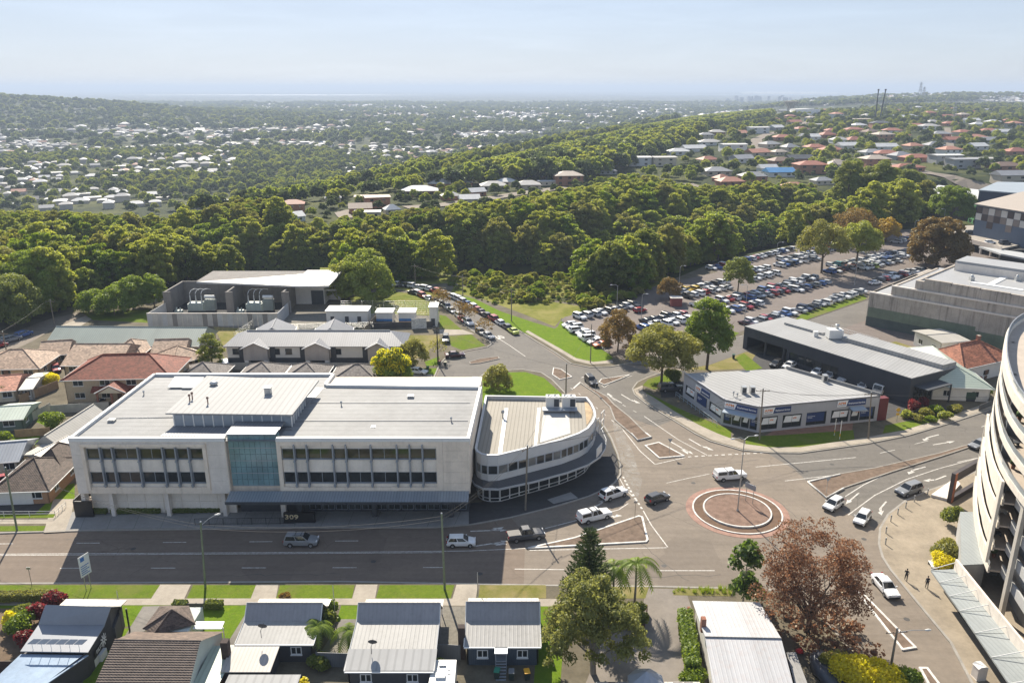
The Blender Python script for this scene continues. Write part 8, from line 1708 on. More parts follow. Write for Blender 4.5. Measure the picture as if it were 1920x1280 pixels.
# valley suburb: rows of houses on a rotated street grid
vh=[];vr=random.Random(41);ca,sa=math.cos(R(24)),math.sin(R(24))
def town_ok(x,y,u,v):
 if v<168 or u<-20 or u>1940:return 0
 if v>395:return 0
 d=pdist(x,y,BND)
 if y<2600 and d<120:return 0
 hill=math.exp(-((x+1900)/780)**2-((y-2700)/620)**2)
 if hill>.12:return 0
 n=fnoise(x+90,y,95)*.6+fnoise(x,y,300)*.4
 if u>440 and v>255 and u<650:n-=.22
 if u<440 and v>262:n+=.13 if v>300 else .07
 if 640<u<1010 and 235<v<330 and y<1500:n+=.1
 return 1 if n>(.42 if y<1300 else .49 if y<2000 else .44)and vr.random()<.85 else 0
for gi in range(-140,190):
 for gj in range(8,230):
  lx,ly=gi*21+vr.uniform(-3,3),gj*34+vr.uniform(-4,4)+(gj%2)*-9
  if gi%9==0:continue
  x,y=lx*ca-ly*sa*.45,lx*sa*.3+ly
  if y<420 or y>5200:continue
  if y>2000 and vr.random()<.25:continue
  z=zt(x,y);u,v=proj(x,y,z)
  if town_ok(x,y,u,v):vh.append((x,y,z,u,v))
vh.sort(key=lambda p:p[1]);NI=130
vcol=lambda:vr.choices(['white','pale','grey','beige','terracotta','dark'],[44,26,15,6,6,3])[0]
SOLID=[]
for k in range(4):
 L,W,h,rise,kd=[(14,9,3,2,'hip'),(12,9,3,2.2,'gable'),(15,10,3.2,.5,'gable'),(12,8.5,5.4,2,'hip')][k];m=MB();m.mi=1;m.box(-L/2,L/2,-W/2,W/2,-2,h);m.mi=0;roof_mesh(m,L,W,h,rise,kd,.5);SOLID.append((m.mesh('house',[OROOF,M('far_wall_plain',(.5,.45,.38),.85,.1,.3)]),m))
for(x,y,z,u,v)in vh[:NI]:
 c=vcol();wv='left of the wooded tongue' if u<430 else('in the valley behind the forest' if u<640 else 'on the valley street right of the woods');i=cnt.get((c,wv),0);cnt[(c,wv)]=i+1
 o=mobj('house',vr.choice(SOLID)[0],None,(x,y,z),R(24)+vr.choice([0,math.pi/2])+vr.uniform(-.1,.1),vr.uniform(.8,1.15),RC_[c]);tag(o,'small %s roofed valley house %s, %s by distance'%(c,wv,ordn(i)),'house','valley houses');HOUSES.append((x,y))
 # the rest of the suburb, thousands of roofs: one mass
mats5=[M('suburb_roof_white',(.48,.48,.475),.6,.1,.05),M('suburb_roof_pale',(.33,.32,.30),.7,.1,.05),M('suburb_roof_grey',(.22,.225,.24),.7,.1,.05),M('suburb_roof_terracotta',(.32,.17,.12),.8,.1,.05),M('suburb_wall',(.42,.38,.33),.85,.1,.05)]
sm_=MB()
for(x,y,z,u,v)in vh[NI:]:
 k=vr.randrange(4);src=SOLID[k][1];a=R(24)+vr.choice([0,math.pi/2])+vr.uniform(-.1,.1);s=vr.uniform(.8,1.25)*(1.6 if y>1900 and vr.random()<.2 else 1);c,s_=math.cos(a),math.sin(a);o=len(sm_.v);ro=vr.choices([0,1,2,3],[34,30,24,12])[0]
 sm_.v+=[(x+(p[0]*c-p[1]*s_)*s,y+(p[0]*s_+p[1]*c)*s,z+p[2]*s)for p in src.v]
 for f,mi in zip(src.f,src.m):sm_.f.append(tuple(i+o for i in f));sm_.m.append(4 if mi==1 else ro);sm_.sm.append(False)
o=sm_.build('suburb',mats5);tag(o,'distant suburb of thousands of pale roofs across the valley plain','suburb',kind='stuff')
# trees of ridge gardens, valley, hills and plain
HG={}
for a,b in HOUSES+[(p[0],p[1])for p in vh]:HG.setdefault((int(a//40),int(b//40)),[]).append((a,b))
def hnear(x,y,d):
 i,j=int(x//40),int(y//40)
 return any((x-a)**2+(y-b)**2<d*d for di in(-1,0,1)for dj in(-1,0,1)for a,b in HG.get((i+di,j+dj),()))
ROADS=[[(1437,290),(1420,276),(1418,262),(1440,252),(1470,246),(1505,232),(1530,224)],[(1560,300),(1640,304),(1690,312),(1740,325),(1800,340),(1850,355),(1930,368)],[(1782,290),(1780,262),(1776,240)],[(1060,352),(985,362),(900,375),(830,385),(760,390)],[(1290,345),(1310,352),(1300,365)],[(660,395),(640,400),(650,410)]]
def drape(px,wd):
 q=[P(*p)for p in px];pts=[]
 for a,b in zip(q[:-1],q[1:]):
  n=max(1,int((b-a).length/8))
  for k in range(n):pts.append(a.lerp(b,k/n))
 pts.append(q[-1]);mb=MB();vs_=[]
 for i,p in enumerate(pts):
  e=(pts[min(i+1,len(pts)-1)]-pts[max(i-1,0)]).xy.normalized();n=Vector((-e.y,e.x))*wd/2
  for s in(1,-1):x,y=p.x+n.x*s,p.y+n.y*s;vs_.append((x,y,zt(x,y)+.35))
 mb.add(vs_,[(2*i,2*i+1,2*i+3,2*i+2)for i in range(len(pts)-1)]);struct('far_road',mb,A_PALE);return[(p.x,p.y)for p in pts]
rpts=[p for i,r_ in enumerate(ROADS)for p in drape(r_,11 if i in(0,1,3)else 7)]
RG_={}
for a,b in rpts:RG_.setdefault((int(a//40),int(b//40)),[]).append((a,b))
def rnear(x,y,d):
 i,j=int(x//40),int(y//40)
 return any((x-a)**2+(y-b)**2<d*d for di in(-1,0,1)for dj in(-1,0,1)for a,b in RG_.get((i+di,j+dj),()))
FR_=[(1180,330),(1300,352),(1420,356),(1560,356),(1640,352),(1725,372),(1780,350),(1960,380),(1960,196),(1700,198),(1450,218),(1330,246),(1230,300)]
CAPR=[(1150,300),(1250,262),(1350,232),(1440,218),(1480,205),(1560,196),(1700,190),(2000,185)]
gardens=grow((60,2300,420,3200),FR_,12,51,CAPR,dens=lambda x,y,u,v:.85 if y<900 else .72,smin=.22,smax=.74,excl=lambda x,y,u,v:hnear(x,y,10+y*.006)or rnear(x,y,9))
# keep the sight lines to the ridge houses open: lower the trees just in front of a house
gardens=[(x,y,z,(s if not any(abs(a-x*b/y)<11 and 0<b-y<45 for a,b in HG.get((int(x//40),int((y+25)//40)),[]))else s*.45),r_)for x,y,z,s,r_ in gardens]
spur=grow((-170,120,340,620),[(545,402),(640,385),(740,372),(860,345),(1000,338),(1110,336),(1150,345),(1100,372),(1000,388),(880,402),(740,412),(560,426)],7.5,57,None,dens=lambda x,y,u,v:.7,smin=.18,smax=.5,excl=lambda x,y,u,v:hnear(x,y,9.5)or rnear(x,y,7))
scatter('spur_trees',spur,LOD,'garden trees around the houses on the wooded spur','trees')
scatter('garden_trees',gardens,LOD,'garden trees among the ridge houses on the right','trees')
FV_=[(-40,402),(660,402),(660,360),(800,335),(1000,290),(1180,246),(1330,216),(1440,204),(1960,186),(1960,172),(-40,172)]
def vdens(x,y,u,v):
 hill=math.exp(-((x+1900)/780)**2-((y-2700)/620)**2)
 if hill>.10:return .97
 n=fnoise(x+90,y,95)*.6+fnoise(x,y,300)*.4
 if u>440 and v>255 and u<650:n-=.22
 if u<440 and v>262:n+=.13 if v>300 else .07
 return .95 if n<(.42 if y<1300 else .50)else(.30 if y<1500 else .16)
valley=grow((-900,700,380,1500),FV_,10.5,52,None,dens=vdens,smin=.35,smax=.85,excl=lambda x,y,u,v:hnear(x,y,9)or pdist(x,y,BND)<-10)
scatter('valley_trees',valley,LOD,'trees and woodland between the houses of the valley suburb','trees')
plain=grow((-3600,3400,1500,6200),FV_,27,53,None,dens=lambda x,y,u,v:vdens(x,y,u,v)*.9,smin=.7,smax=1.5,excl=lambda x,y,u,v:y<2600 and hnear(x,y,10))
scatter('plain_trees',plain,LOD2,'dark tree belts on the far plain and the wooded hill at left','trees')
# ---- towers and landmarks of the ridge
def landmark():
 q=P(1482,212);h=zat(190,q.y)-q.z;T=thing('water_tower','flared concrete water tower on the ridge skyline','tower',q,0,None,baked=False);m=MB();r=14/(FPX/q.y);m.lathe([(r*.5,-3),(r*.42,h*.5),(r*.55,h*.72),(r,h*.97),(r,h)],14);m.lathe([(r,h),(0,h+.3)],14);part('shaft',m,M('water_tower_concrete',(.42,.35,.28),.9,.15,.1),T);part('antenna',MB().tube([(0,0,h),(0,0,h+9)],.35,5),STEEL,T)
 for k in range(8):a=k*math.pi/4;part('rib',MB().tube([(r*.5*math.cos(a),r*.5*math.sin(a),0),(r*.45*math.cos(a),r*.45*math.sin(a),h*.5),(r*1.02*math.cos(a),r*1.02*math.sin(a),h*.95)],.5,4),CONCL,T)
 q=P(1508,217);T=thing('reservoir','low round white water tank beside the flared tower','water tank',q,0,None,baked=False);k=q.y/FPX;m=MB();m.lathe([(26*k,-3),(26*k,11*k),(0,12.5*k)],28);part('tank',m,WALLW,T);m=MB();m.lathe([(26.4*k,10.4*k),(26.4*k,11.2*k)],28);part('rim',m,WHITE,T)
 for i,px in enumerate((1641,1649)):
  q=P(px,226);h=zat(170,q.y)-q.z;T=thing('mast',['left one of two dark slender masts on the ridge','right one of two dark slender masts on the ridge'][i],'mast',q,0,'ridge masts',baked=False);part('pole',MB().tube([(0,0,-3),(3 if i else-1,0,h)],1.0,8,.8),DKGREY,T);part('cap',MB().tube([(3 if i else-1,0,h),(3 if i else-1,0,h+2)],1.4,8),DKGREY,T)
 for i,(px,pt,w_)in enumerate(((1723,154,3),(1730,163,3),(1787,192,4))):
  q=P(px,188 if i<2 else 228);h=zat(pt,q.y)-q.z;k=q.y/FPX;b0=w_*k;T=thing('lattice_tower',['taller radio tower on the right skyline','shorter radio tower on the right skyline','power pylon among the trees at far right'][i],'tower',q,0,None,baked=False)
  for sx,sy in((-1,-1),(1,-1),(1,1),(-1,1)):part('leg',MB().tube([(sx*b0,sy*b0,-2),(sx*b0*.2,sy*b0*.2,h)],.28*k,4),STEEL,T)
  m=MB();n=9
  for j in range(n):
   z0,z1=h*j/n,h*(j+1)/n;f0,f1=b0*(1-.8*j/n),b0*(1-.8*(j+1)/n)
   for s in(-1,1):m.tube([(-f0*s,-f0,z0),(f1*s,-f1,z1)],.16*k,3);m.tube([(s*f0,-f0,z0),(s*f1,f1,z1)],.16*k,3)
  part('bracing',m,STEEL,T)
  for j in range(3):z0=h*(.55+.16*j);part('cross_arm' if i==2 else 'platform',MB().box(-b0*.9,b0*.9,-b0*.5,b0*.5,z0,z0+.7*k),STEEL,T)
landmark()
# tall city blocks on the far coast
cr2=random.Random(6);CITYO=[];CITY=M('far_city_block',(.30,.33,.37),.7,.15,.01)
for i in range(26):
 u=cr2.choice([cr2.uniform(1330,1500),cr2.uniform(1380,1480),cr2.uniform(1500,1600)]);v=cr2.uniform(184,192);y=5600+cr2.uniform(0,1500);x=xat(u,v,y);z=zt(x,y);w_=cr2.uniform(9,22);hh=cr2.uniform(14,48);m=MB();m.box(-w_,w_,-w_,w_,-4,hh);m.box(-w_*.5,w_*.5,-w_*.5,w_*.5,hh,hh+4)
 for f_ in range(int(hh/6)):m.box(-w_-.3,w_+.3,-w_-.3,w_+.3,f_*6+3,f_*6+4.2)
 o=mobj('city_block',m.mesh('city_block',CITY),None,(x,y,z));CITYO.append((u,o))
for i,(u,o)in enumerate(sorted(CITYO,key=lambda q:q[0])):tag(o,'tiny grey city tower on the coastal skyline, %s from left'%ordn(i),'tower block','coastal city towers')
# ================================================================ buildings at the upper right
def deck():
 zd=4.0;T=thing('parking_deck','concrete parking deck with cars on top at the upper right','parking deck',(165,330,.12));a,b,c,d=G(1770,440,zd),G(1878,466,zd),G(2000,440,zd),G(1790,424,zd);e_=[a,b,c,G(1990,415,zd),d]
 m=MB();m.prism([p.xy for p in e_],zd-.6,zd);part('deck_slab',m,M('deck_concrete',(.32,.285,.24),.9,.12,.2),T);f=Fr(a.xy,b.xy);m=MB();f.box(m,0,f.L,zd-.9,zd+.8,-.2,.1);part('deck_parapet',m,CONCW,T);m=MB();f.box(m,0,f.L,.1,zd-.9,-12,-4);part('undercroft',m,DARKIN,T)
 for k in range(7):m=MB();u=f.L*k/6;f.box(m,u-.3,u+.3,.1,zd-.9,-.6,0);part('column',m,CONCL,T)
 a2,b2=G(1876,478,3),G(1990,500,3);m=MB();m.prism([a2.xy,b2.xy,(b2.x,b2.y+22),(a2.x,a2.y+14)],2.9,3.5);part('lower_canopy',m,M('canopy_grey',(.42,.43,.43),.6,.06,.2),T);m=MB();m.prism([a2.xy,b2.xy,(b2.x,b2.y+1),(a2.x,a2.y+1)],.1,2.9);part('canopy_wall',m,DARKIN,T)
 for i,(px,py,k,c,rz)in enumerate(((1796,428,'van',WHITEC,.1),(1843,427,'hatch',ORANGE,1.2),(1856,428,'hatch',BLUE,1.2),(1872,430,'suv',BLK,1.2),(1897,434,'hatch',BLUE,1.2),(1820,439,'suv',BLK,.2),(1838,435,'hatch',WHITEC,.2),(1852,436,'suv',WHITEC,.2),(1852,443,'sedan',GREY,.2),(1864,439,'sedan',WHITEC,.2),(1878,446,'suv',BLK,.3),(1892,444,'sedan',NAVYC,.3),(1904,446,'sedan',REDC,.3),(1913,449,'sedan',WHITEC,.3),(1856,457,'hatch',WHITEC,.0),(1884,458,'suv',DGREY,.2),(1762,433,'hatch',BLUE,.1))):
  car(k,G(px,py,zd if i<16 else .14),rz,c,'%s %s on the parking deck, %s counted from its back left corner'%(CN[c],KN[k],ordn(i))if i<16 else 'blue hatchback beside the parking deck ramp','cars on the parking deck' if i<16 else None,detail=1)
deck()
def block_b(name,label,pts,z0,z1,wallm,roofm,cat='building',rows=0,wm=None):
 q=[G(*p,z1)for p in pts];T=thing(name,label,cat,(q[0].x,q[0].y,.12));m=MB();m.prism([p.xy for p in q],z0,z1);part('wall',m,wallm,T);m=MB();c=sum((p for p in q),Vector())/len(q);m.prism([(c+(p-c)*1.02).xy for p in q],z1,z1+.5);part('roof',m,roofm,T)
 f=Fr(q[0].xy,q[1].xy);n=max(3,int(f.L/4))
 for r_ in range(rows):
  for k in range(n):m=MB();u=f.L*(k+.5)/n;zz=z0+1.2+r_*3.2;f.box(m,u-1.2,u+1.2,zz,zz+1.5,0,.05);part('window',m,GLASS,T)
 return T,f,q
WR=M('white_flat_roof',(.50,.50,.49),.6,.05,.05)
block_b('brick_hall','brown brick hall with white flat roof at the upper right',[(1731,362),(1822,374),(1838,358),(1760,349)],-1,10,M('brown_brick_far',(.17,.125,.10),.9,.1,.2),WR)
T,f,q=block_b('green_wing','narrow building wing with bright green panels',[(1822,372),(1846,378),(1856,366),(1832,362)],-1,11,M('green_panel',(.12,.36,.16),.7,.08,.2),WR,rows=3)
block_b('medical_building','dark blue glazed building behind the checkered one',[(1836,358),(1935,366),(1990,345),(1870,343)],-1,16,M('navy_wall',(.035,.05,.085),.6,.1,.2),M('blue_grey_roof',(.30,.34,.37),.5,.06,.1),rows=4)
def checker():
 z0,z1=4,16;a,b=G(1833,384,z1),G(1955,404,z1);T=thing('leisure_centre','big blue building with brown checkered panels and tan roof','building',(a.x,a.y,.12));f=Fr(a.xy,b.xy);m=MB();n=-f.n;d=40;bq=[a.xy,b.xy,b.xy+n*d,a.xy+n*d];m.prism(bq,z0-4,z1-.3);part('wall',m,M('slate_blue_wall',(.10,.13,.18),.7,.08,.3),T);m=MB();ap=(a.xy+b.xy)/2+n*d*.5
 m.prism([p+(p-ap).normalized()*1.2 for p in bq],[z1,z1,z1+7,z1+7],[z1+.4,z1+.4,z1+7.4,z1+7.4]);part('roof',m,M('tan_roof',(.36,.31,.26),.7,.05,.1),T);rr_=random.Random(2);cm_=[M('panel_umber',(.07,.05,.045),.7,.08,.5),M('panel_taupe',(.22,.18,.155),.7,.08,.5),M('panel_cream',(.58,.55,.50),.7,.05,.5)]
 n=10
 for r_ in range(3):
  for k in range(n):
   if r_==2 and k%3!=2:continue
   m=MB();u0,u1=f.L*k/n,f.L*(k+1)/n;zt0=z1-.6-r_*2.6;f.box(m,u0+.1,u1-.1,zt0-2.5,zt0,0,.12);part('checker_panel',m,cm_[(k+r_*2+(k//3))%3],T)
checker()
# ================================================================ poles, wires, lamps, signs, people, small things
TIMBER=M('weathered_timber',(.22,.19,.15),.9,.2,1.5,spec=.1);TIMBERG=M('green_timber_pole',(.17,.20,.13),.9,.2,1.5,spec=.1);CER=M('insulator',(.25,.17,.12),.3,.1,2);FENCE=M('fence_pale',(.42,.40,.35),.85,.12,.6,seam=(0,.2,.3));FENCET=M('fence_timber',(.30,.21,.13),.9,.2,1,seam=(0,.12,.4))
def power_pole(label,px,py,ptop,arm=True,lamp=None,mat=None,z=.12,r=.15,az=0.0,topx=None):
 b=G(px,py,z);h=zat(ptop,b.y)-z;tx=(xat(topx,ptop,b.y)-b.x)if topx is not None else 0.0;T=thing('power_pole',label,'pole',b,0,'timber power poles',baked=False);part('pole',MB().tube([(0,0,-.3),(tx,0,h)],r,8,r*.72),mat or TIMBER,T);part('pole_cap',MB().lathe([(r*.8,h-.02),(r*.8,h+.06),(0,h+.1)],8,(tx,0,0)),IRON,T)
 d=Vector((math.cos(az),math.sin(az),0));tips=[]
 if arm:
  m=MB();c=Vector((tx,0,h-.5));m.tube([c-d*1.2,c+d*1.2],.055,4);part('cross_arm',m,TIMBER,T)
  for k in(-1.1,-.4,.4,1.1):q=c+d*k;part('insulator',MB().lathe([(.05,0),(.07,.06),(.05,.12),(.06,.18),(0,.2)],6,q),CER,T);tips.append(b+q+Vector((0,0,.2)))
 else:tips=[b+Vector((tx,0,h-.4)),b+Vector((tx,0,h-.9))]
 if lamp:
  lx,ly,up=lamp;m=MB();q=Vector((tx,0,h-.5));e=q+Vector((lx,ly,up));m.tube([q,q.lerp(e,.5)+Vector((0,0,.15)),e],.04,5);part('lamp_arm',m,IRON,T);m=MB();dd=Vector((lx,ly,0)).normalized();m.tube([e-dd*.1,e+dd*.3,e+dd*.6],[.08,.14,.06],6);part('lamp_head',m,M('lamp_head',(.6,.6,.58),.4,.05,1),T)
 return tips
pA=power_pole('green tinted pole in front of the cottages near the white hatchback',834,1105,962,False,None,TIMBERG,topx=828)
pB=power_pole('green tinted pole with lamp near the blue information sign',385,1101,978,False,(1.6,.8,1.0),TIMBERG,topx=376)
pC=power_pole('leaning timber pole beside the white pipe railing',32,994,876,True,None,TIMBERG,az=.3,topx=10)
pD=power_pole('timber pole before the curved corner building',985,956,835,True,None,TIMBER,az=.9,topx=989)
pE=power_pole('timber pole at the right end of the employment shop',1628,822,735,True,None,TIMBER,topx=1634)
pF=power_pole('timber pole in front of the employment shop entrance',1424,824,728,True,None,TIMBER,topx=1431)
pG=power_pole('timber pole behind the curved building\'s plant',1061,740,682,False,None,TIMBER)
pH=power_pole('dark pole on the grass bank below the car park',1107,680,608,False,None,TIMBER,r=.12)
pI=power_pole('black pole left of the lawn behind the villas',821,682,612,True,None,M('tar_pole',(.05,.045,.04),.9,.2,1),az=.4)
pJ=power_pole('pole beside the hill street scrub, nearest the bank',959,602,542,True,None,TIMBER)
pK=power_pole('pole beside the hill street, middle one',868,560,516,True,None,TIMBER);pL=power_pole('pole at the far bend of the hill street',779,536,496,True,None,TIMBER)
pM=power_pole('timber pole at the left street bend',102,608,562,True,None,TIMBER);pN=power_pole('timber pole by the left street in front of the bungalow',15,672,622,True,None,TIMBER)
pO=power_pole('pole with lamp arm by the traffic island below the red tree',1668,1262,1178,True,(3.2,.3,.1),TIMBER,az=.1)
pQ=power_pole('short pole beside the first cottage\'s roof',629,1160,1098,False,None,IRON,r=.06);pR=power_pole('thin pole at the clinic verandah',228,1160,1108,False,None,IRON,r=.06);pS=power_pole('thin pole at the pale roofed cottage',896,1128,1073,False,None,IRON,r=.06);pT=power_pole('thin grey pole by the white cabin yard',541,735,700,False,None,TIMBER,r=.1)
WIRE=M('wire',(.05,.05,.05),.6,.1,1)
def wire(a,b,label,sag=.6,r=.022):
 pts=[a.lerp(b,k/12)-Vector((0,0,sag*4*(k/12)*(1-k/12)))for k in range(13)];solo('overhead_wire',MB().tube(pts,r,4),WIRE,label,'wire','overhead wires',loc=tuple(a))
offL=Vector((-140,100,9.5))
for i,(a,b,s,lb)in enumerate(((pC[0],offL,1,'overhead wire leaving the leaning pole to the left'),(pC[1],offL+Vector((0,.8,0)),1,'second overhead wire leaving the leaning pole to the left'),(pC[2],pB[0],1.0,'overhead wire from the leaning pole to the lamp pole'),(pC[3],pB[1],1.1,'lower overhead wire from the leaning pole to the lamp pole'),(pB[0],pA[0],.9,'overhead wire between the two green poles'),(pB[1],pA[1],1.0,'lower overhead wire between the two green poles'),(pA[0],pD[0],.8,'overhead wire from green pole to the corner building pole'),(pA[1],pD[1],.9,'lower overhead wire from green pole to the corner building pole'),(pD[2],pF[0],1.0,'overhead wire across the roundabout to the shop pole'),(pD[3],pF[3],1.1,'second overhead wire across the roundabout to the shop pole'),(pF[1],pE[1],.6,'overhead wire along the shop front'),(pF[2],pE[2],.7,'second overhead wire along the shop front'),(pE[0],Vector((100,128,10)),.7,'overhead wire running right from the shop end pole'),(pD[0],pG[0],.8,'overhead wire over the corner building roof'),(pG[0],pH[0],.6,'overhead wire across the side street'),(pJ[0],pK[0],.7,'overhead wire along the hill street'),(pK[1],pL[1],.7,'overhead wire at the far hill street'),(pI[0],pG[1],.6,'overhead wire behind the corner building'),(pM[0],pN[0],.5,'overhead wire along the left suburban street'))):wire(a,b,lb,s)
def street_lamp(label,px,py,ptop,arms,z=.12,r=.09,mat=None,group='street lamps'):
 b=G(px,py,z);h=zat(ptop,b.y)-z;T=thing('street_lamp',label,'street lamp',b,0,group,baked=False);part('pole',MB().tube([(0,0,-.2),(0,0,h)],r,8,r*.6),mat or IRON,T);part('base',MB().lathe([(r*2,0),(r*2,.1),(r*1.2,.35)],8),mat or IRON,T)
 for(ax,ay)in arms:
  e=Vector((ax,ay,.25));m=MB();m.tube([(0,0,h-.1),(ax*.4,ay*.4,h+.35),(ax,ay,h+.3)],.045,5);part('arm',m,mat or IRON,T);d=Vector((ax,ay,0)).normalized();q=Vector((ax,ay,h+.3));m=MB();m.tube([q-d*.1,q+d*.25,q+d*.6],[.07,.15,.07],6);part('lamp_head',m,M('lamp_head',(.6,.6,.58)),T)
street_lamp('tall double armed street lamp standing on the roundabout',1383,957,823,[(1.6,.5),(-1.6,-.5)],.26,.11)
for px,py,pt,ax,lb in((1452,516,456,1.5,'tall car park lamp near the far forest edge'),(1156,588,536,-1.5,'car park lamp behind the first row'),(1602,534,474,1.2,'car park lamp under the spreading tree'),(1395,610,536,-1.2,'car park lamp above the row nearest the warehouse'),(1202,600,553,1.0,'short car park lamp near the red hatchback'),(1273,540,500,1.2,'car park lamp by the forest path'),(1767,428,393,-1.2,'lamp at the parking deck ramp'),(1710,458,415,1.0,'lamp beside the golden car park tree')):street_lamp(lb,px,py,pt,[(ax,0)],group='car park lamps')
# direction board on the roundabout
a,b=G(1398,938,.3),G(1411,944,.3);T=thing('direction_sign','grey two post direction board on the roundabout','sign',(a+b)/2)
for q in(a,b):part('post',MB().tube([q,q+Vector((0,0,3.2))],.05,6),IRON,T)
f=Fr(a.xy,b.xy);m=MB();f.box(m,-.3,f.L+.3,2.5,3.3,-.04,.04);part('board',m,STEEL,T)
# blue and white information sign on the verge
a,b=G(162,1108,.12),G(171,1102,.12);T=thing('information_sign','white and blue two post information sign on the grass verge','sign',(a+b)/2);f=Fr(a.xy,b.xy);h1,h0=zat(1043,a.y),zat(1080,a.y)
for q in(a,b):part('post',MB().tube([q,q+Vector((0,0,h1-.4))],.045,6),IRON,T)
m=MB();f.box(m,-.4,f.L+.4,h0,h1,.05,.1);bd=part('board',m,WHITE,T);BLS=M('sign_blue',(.05,.16,.42),.5,.05,1);m=MB();f.box(m,-.15,f.L*.55,h1-.75,h1-.2,.1,.115);part('symbol_panel',m,BLS,bd)
for k in range(5):m=MB();f.box(m,-.25,f.L+.2-.3*(k%2),h0+.25+k*.28,h0+.36+k*.28,.1,.112);part('text_line',m,BLS,bd)
for px,py,pt,lb in((60,1098,1064,'thin brown sign post at the left verge'),(1190,975,940,'small sign post at the triangular island tip')):b=G(px,py,.1);h=zat(pt,b.y);T=thing('sign_post',lb,'sign',b,0,None,baked=False);part('post',MB().tube([(0,0,0),(0,0,h)],.035,6),TIMBER,T);part('plate',MB().box(-.25,.25,-.02,.02,h-.35,h),IRON,T)
for px,py,lb in((1255,850,'give way sign at the upper splitter island'),(1549,925,'give way sign on the right median nose'),(1116,735,'keep left sign above the black hatchback'),(1092,640,'small sign at the foot of the bank')):
 b=G(px,py,.15);T=thing('give_way_sign',lb,'sign',b,0,'small traffic signs',baked=False);part('post',MB().tube([(0,0,0),(0,0,2.2)],.035,6),IRON,T);m=MB();m.add([(-.42,-.05,2.8),(.42,-.05,2.8),(0,-.05,2.05),(-.42,-.03,2.8),(.42,-.03,2.8),(0,-.03,2.05)],[(0,2,1),(3,4,5),(0,1,4,3),(1,2,5,4),(2,0,3,5)]);part('plate',m,STEEL,T)
b=G(1681,790,.13);T=thing('warning_sign','yellow diamond warning sign near the warehouse garden','sign',b,0,None,baked=False);part('post',MB().tube([(0,0,0),(0,0,2.8)],.04,6),IRON,T);part('plate',MB().add([(0,-.05,1.9),(.5,-.05,2.4),(0,-.05,2.9),(-.5,-.05,2.4),(0,-.03,1.9),(.5,-.03,2.4),(0,-.03,2.9),(-.5,-.03,2.4)],[(0,1,2,3),(7,6,5,4),(0,4,5,1),(1,5,6,2),(2,6,7,3),(3,7,4,0)]),M('sign_yellow',(.65,.36,.02),.5,.05,1),T);part('lower_plate',MB().box(-.3,.3,-.05,-.03,1.3,1.75),M('sign_yellow',(.65,.36,.02)),T)
for i,(px,py,pt)in enumerate(((1564,816,786),(1574,823,790))):
 b=G(px,py,.13);h=zat(pt,b.y);T=thing('guide_post',['yellow and white guide post on the shop verge, left one','yellow and white guide post on the shop verge, right one'][i],'post',b,0,'guide posts',baked=False);part('post',MB().tube([(0,0,0),(0,0,h)],.05,6),WHITE,T);part('band',MB().tube([(0,0,.5),(0,0,1.1)],.058,6),M('sign_yellow',(.65,.36,.02)),T)
b=G(1819,752,.13);T=thing('garden_sign','dark green low sign board in the garden near the apartments','sign',b,R(-15),None,baked=False);part('board',MB().box(-.9,.9,-.08,.08,.5,1.9),M('garden_sign_green',(.03,.07,.05),.5,.1,1),T);part('foot',MB().box(-.8,.8,-.12,.12,0,.5),DKGREY,T)
# bollards on the plaza
for i,(px,py)in enumerate(((1660,1020),(1661,999),(1670,977),(1683,964),(1698,952),(1714,940),(1739,927))):
 b=G(px,py,.12);T=thing('bollard','grey steel bollard on the plaza edge, %s from the near end'%ordn(i),'bollard',b,0,'plaza bollards',baked=False);part('post',MB().lathe([(.09,0),(.09,1.0),(.06,1.06),(0,1.07)],10),IRON,T);part('band',MB().lathe([(.095,.8),(.095,.9)],10),DKGREY,T)
 # bins
for i,(px,py,c,l)in enumerate(((932,1270,(.03,.22,.14),'dark wheelie bin with green lid behind the navy cottage'),(959,1272,(.16,.17,.18),'dark wheelie bin with grey lid behind the navy cottage'),(988,1272,(.72,.36,.01),'dark wheelie bin with yellow lid behind the navy cottage'),(824,684,(.25,.02,.02),'wheelie bin with red lid on the kerb beside the black pole'),(835,686,(.10,.10,.03),'wheelie bin with dark yellow lid on the kerb'),(802,695,(.03,.16,.07),'green bin on the small lawn'),(1375,672,(.02,.08,.05),'dark green bin left of the warehouse'))):
 T=thing('wheelie_bin',l,'bin',G(px,py,.13),R(10*(i%3-1)),'wheelie bins',baked=False);m=MB();m.prism([(-.24,-.28),(.24,-.28),(.24,.28),(-.24,.28)],.06,.95);m.v=[(x*(1+.2*(z>.5)),y*(1+.2*(z>.5)),z)for x,y,z in m.v];part('body',m,M('bin_dark_green',(.015,.03,.025),.6,.1,2),T);m=MB();m.box(-.31,.31,-.37,.37,.95,1.04);m.box(-.28,.28,.3,.42,.98,1.06);part('lid',m,M('bin_lid_%d'%i,c,.5,.05,2),T)
 for s in(-.2,.2):part('wheel',MB().tube([(s-.03,.3,.1),(s+.03,.3,.1)],.1,8),TYRE,T)
